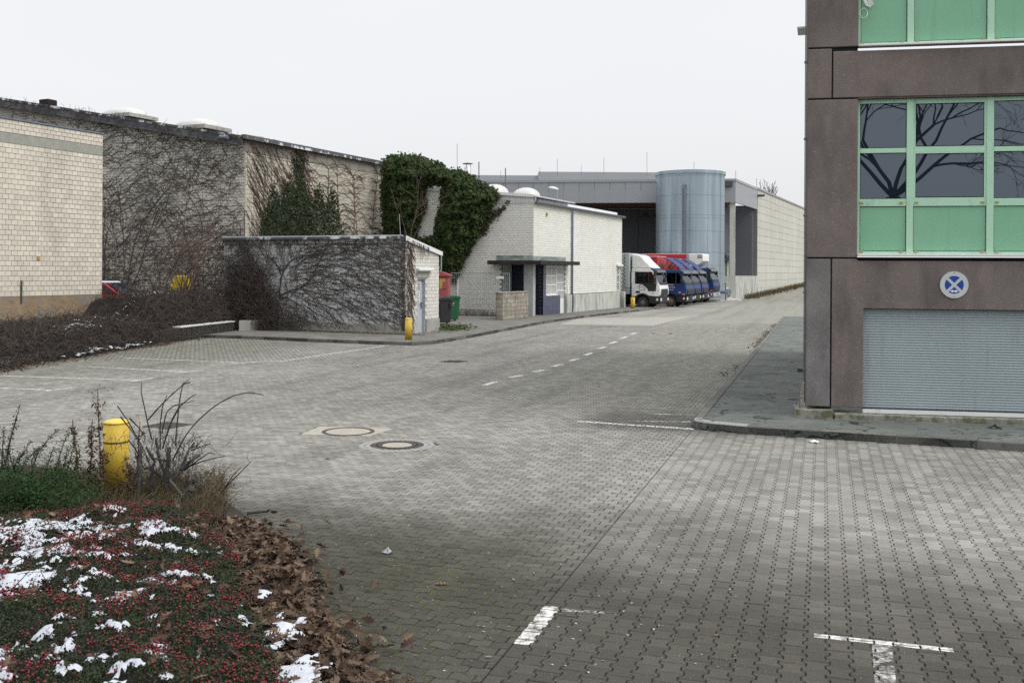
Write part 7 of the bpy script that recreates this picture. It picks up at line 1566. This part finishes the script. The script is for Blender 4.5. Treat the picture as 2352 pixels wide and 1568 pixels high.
# pruned shrub with grey stumps and long arching shoots
SB = G(400, 1150, .06); PS = thing('pruned_shrub', 'pruned woody shrub with cut stumps and long thorny shoots', 'shrub', tuple(SB)); Yb = SB.y
zP = lambda x, y, dy=0.0: tuple(P((380+x/2.24)/1.2755, (1100+y/2.24)/1.2755, Yb+dy))
stumps = [([(75, 890), (50, 800), (70, 600), (70, 480)], .020, .015, -.1), ([(235, 800), (245, 640), (255, 560), (258, 470)], .030, .022, 0), ([(250, 760), (230, 640), (180, 500), (176, 410)], .018, .014, .1),
          ([(355, 890), (380, 800), (425, 690), (432, 665)], .034, .03, -.25), ([(365, 815), (310, 740), (258, 680)], .017, .014, -.25), ([(330, 890), (310, 830), (292, 805)], .018, .014, -.3), ([(315, 820), (390, 745)], .012, .010, -.25), ([(270, 690), (335, 625), (360, 560), (390, 480), (425, 440)], .024, .012, 0),
          ([(335, 620), (390, 570), (455, 515)], .022, .018, .05), ([(140, 860), (135, 720), (160, 560), (110, 470)], .022, .012, .1), ([(95, 860), (40, 680), (60, 560)], .020, .014, 0), ([(240, 700), (130, 600), (100, 610)], .016, .014, .1), ([(250, 560), (160, 540), (110, 470)], .013, .008, .05)]
for pts, r0, r1, dy in stumps:
    nb = NB(); P3 = np.array([zP(x, y, dy) for x, y in pts]); P3 = np.concatenate([P3[i]+(P3[i+1]-P3[i])*np.linspace(0, 1, 5)[:-1, None] for i in range(len(P3)-1)]+[P3[-1:]]); P3 += RNG.normal(0, .004, P3.shape)
    nb.tube(P3, r0, r1, 7); nb.build('stump', M_barkgrey, PS, smooth=True)
shoots = [[(145, 420), (120, 320), (95, 200), (75, 110), (78, 40)], [(120, 290), (190, 210), (270, 130), (350, 60), (395, 18)], [(345, 62), (370, 50), (400, 44)], [(200, 480), (200, 320), (215, 200), (245, 130)], [(300, 460), (310, 330), (325, 180), (340, 90), (358, 40)],
          [(210, 380), (240, 240), (290, 195), (360, 180), (422, 165)], [(215, 480), (260, 330), (330, 200), (400, 140), (437, 122)], [(240, 400), (280, 280), (320, 210)], [(280, 560), (360, 400), (440, 300), (560, 195), (680, 130), (790, 108), (880, 128)],
          [(0, 280), (60, 340), (105, 410)], [(-60, 270), (20, 370), (120, 560)], [(390, 480), (440, 460), (475, 422)], [(400, 490), (470, 465), (530, 445)], [(360, 620), (440, 560), (520, 505), (560, 512)], [(370, 600), (480, 560), (560, 540), (625, 528)], [(560, 830), (640, 720), (720, 640), (800, 560)], [(580, 800), (680, 650), (730, 600)],
          [(-10, 420), (40, 480), (90, 600)], [(-80, 200), (-10, 300), (90, 480), (160, 640)]]
nb = NB()
for pts in shoots:
    P3 = np.array([zP(x, y, random.uniform(-.15, .15)) for x, y in pts]); tt = np.linspace(0, len(P3)-1, 22); P3 = np.stack([np.interp(tt, np.arange(len(P3)), P3[:, k]) for k in range(3)], 1)
    P3[1:-1] = (P3[:-2]+2*P3[1:-1]+P3[2:])/4; nb.tube(P3, .0085, .0038, 4)
    for q in P3[2:-1]:
        if random.random() < .6: nb.tube([q, q+RNG.normal(0, .010, 3)], .003, .001)
o = nb.build('shoots', M_bark, PS)
nb = NB()
for k in range(420):
    x, y = random.gauss(230, 170), random.uniform(430, 900); p0 = np.array(zP(x, y, random.uniform(-.2, .2))); grow(nb, p0, np.array([random.gauss(0, .7), random.gauss(0, .4), 1])*.9, random.uniform(.06, .16), .003, 1, .5, .02, (1, 2), .7, 3, .2, .0015)
o = nb.build('fine_twigs', M_bark, PS); o['kind'] = 'stuff'
# dried weeds
def weed(label, base, top, n_leaf, plume, lean=0.0):
    t = thing('dried_weed', label, 'weed', tuple(base), 'dried weed stalks round the bollard'); nb = NB(); b, tp = np.array(base), np.array(top)
    st_ = np.array([b+(tp-b)*q+np.array([math.sin(q*5)*.012+lean*q*q, 0, 0]) for q in np.linspace(0, 1, 14)]); nb.tube(st_, .010, .004, 4, .2); nb.build('stalk', M_dry, t)
    C, N = [], []
    for k in range(int(n_leaf*1.5)): q = st_[random.randint(1, 11)]; C.append(q+RNG.normal(0, .022, 3)); N.append(RNG.normal(0, 1, 3))
    if C: o = leaf_mass(C, N, .07, .26, .3).build('withered_leaves', M_dry, t); o['kind'] = 'stuff'
    C, N = [], []
    nb2 = NB()
    for k in range(plume):
        q = st_[-1-random.randint(0, 3)]; d = np.array([random.gauss(0, .07), random.gauss(0, .05), random.gauss(.0, .05)]); nb2.tube([q, q+d*.6+[0, 0, .015], q+d], .0015, .001, 3, .2)
        for j_ in range(9): C.append(q+d+RNG.normal(0, .010, 3)); N.append(RNG.normal(0, 1, 3))
    if C: leaf_mass(C, N, .012, .6, .2, nb=nb2); o = nb2.build('seed_head', M_dry, t); o['kind'] = 'stuff'
zW = lambda x, y, dy=0.0: P((60+x/2.56)/1.2755, (1100+y/2.56)/1.2755, 10.5+dy)
weed('tall dried weed with a feathery seed head left of the bollard', zW(590, 870), zW(588, 100), 70, 26, .0)
weed('shorter dried weed spike with curled leaves, left of the tall one', zW(430, 800), zW(398, 330), 90, 6)
weed('leafy dried weed stalk just left of the bollard', zW(505, 820), zW(548, 330), 110, 5)
weed('withered weed stalk leaning against the bollard', zW(600, 880, -.2), zW(630, 540, -.2), 90, 3)
weed('dried weed with clustered seed head right of the bollard', zW(850, 860), zW(905, 350), 25, 9)
weed('dark withered weed stalk at the right foot of the bollard', zW(800, 880, -.2), zW(830, 660, -.2), 70, 2)
# evergreen shrub at the left edge, thin upright twigs with small leaves
EB = G(40, 1200, .05); ES = thing('evergreen_shrub', 'dense small-leaved evergreen shrub at the left edge of the bed', 'shrub', tuple(EB)); C, N = [], []
cl_ = [np.array([EB.x-.25+random.gauss(0, .42), EB.y+.15+random.gauss(0, .35), random.uniform(.08, .52)]) for _ in range(34)]
for k in range(12000):
    c0 = random.choice(cl_); u = RNG.normal(0, 1, 3); q = c0+u*np.array([.10, .10, .075]); u = u/np.linalg.norm(u)
    if q[2] < .03: continue
    C.append(q); N.append(u+RNG.normal(0, .5, 3)+[0, -.2, .4])
o = leaf_mass(C, N, .032, .5, .15).build('leaves', M_shrub, ES); o['kind'] = 'stuff'
nb = NB(); C, N = [], []
zE_ = lambda x, y: P((x/2.613)/1.2755, (1080+y/2.613)/1.2755, 10.2)
for pts in ([(60, 840), (62, 640), (100, 460), (155, 270)], [(220, 860), (290, 640), (370, 540), (440, 465)], [(30, 800), (40, 700), (10, 640)], [(110, 900), (190, 700), (330, 580)], [(400, 850), (470, 620), (520, 490)], [(300, 900), (420, 760), (560, 700)], [(150, 880), (90, 720), (60, 620)], [(20, 850), (70, 560), (130, 380)], [(10, 820), (20, 600), (30, 450)], [(130, 850), (150, 690), (230, 560)], [(260, 870), (240, 700), (300, 610)], [(330, 880), (370, 720), (410, 600)], [(450, 860), (500, 700), (520, 600)], [(60, 860), (130, 700), (180, 640)], [(500, 850), (540, 690), (570, 560)]):
    P3 = np.array([zE_(x, y) for x, y in pts]); tt = np.linspace(0, len(P3)-1, 16); P3 = np.stack([np.interp(tt, np.arange(len(P3)), P3[:, k]) for k in range(3)], 1); nb.tube(P3, .0065, .003, 4)
    for q in P3[1:]:
        for _ in range(7): C.append(q+RNG.normal(0, .018, 3)); N.append(RNG.normal(0, 1, 3))
        if random.random() < .7: e_ = q+RNG.normal(0, .05, 3); nb.tube([q, (q+e_)/2+[0, 0, .005], e_], .002, .001); [C.append(q+(e_-q)*f+RNG.normal(0, .008, 3)) or N.append(RNG.normal(0, 1, 3)) for f in (.4, .7, 1.0)]
nb.build('upright_twigs', M_bark, ES); o = leaf_mass(C, N, .022, .5, .15).build('twig_leaves', M_shrub, ES); o['kind'] = 'stuff'
# tangle of dry grass and low growth between bollard and berries
nb = NB(); C, N = [], []
for k in range(4200):
    x, y = random.uniform(0, 520), random.uniform(1095, 1195); q = G(x, y, .05); h = random.uniform(.04, .26); d = np.array([random.gauss(0, .5), random.gauss(0, .5), 1])
    p = [np.array(q), np.array(q)+d*h*.5, np.array(q)+d*h*[1.3, 1.3, .9]]; nb.tube(p, .0025, .001)
    if random.random() < .8:
        for _ in range(3): C.append(p[2]+RNG.normal(0, .03, 3)-[0, 0, random.random()*h]); N.append(RNG.normal(0, 1, 3))
UG = thing('undergrowth', 'tangle of dry grass and small leaves round the bollard foot', 'undergrowth', tuple(G(300, 1150, .05))); UG['kind'] = 'stuff'
nb.build('dry_stems', M_grass, UG); leaf_mass(C, N, .022, .5).build('small_leaves', mat('undergrowth_leaf', (.03, .042, .018), .3, 3, .7, tint='attr', tcol=(.10, .07, .035)), UG)
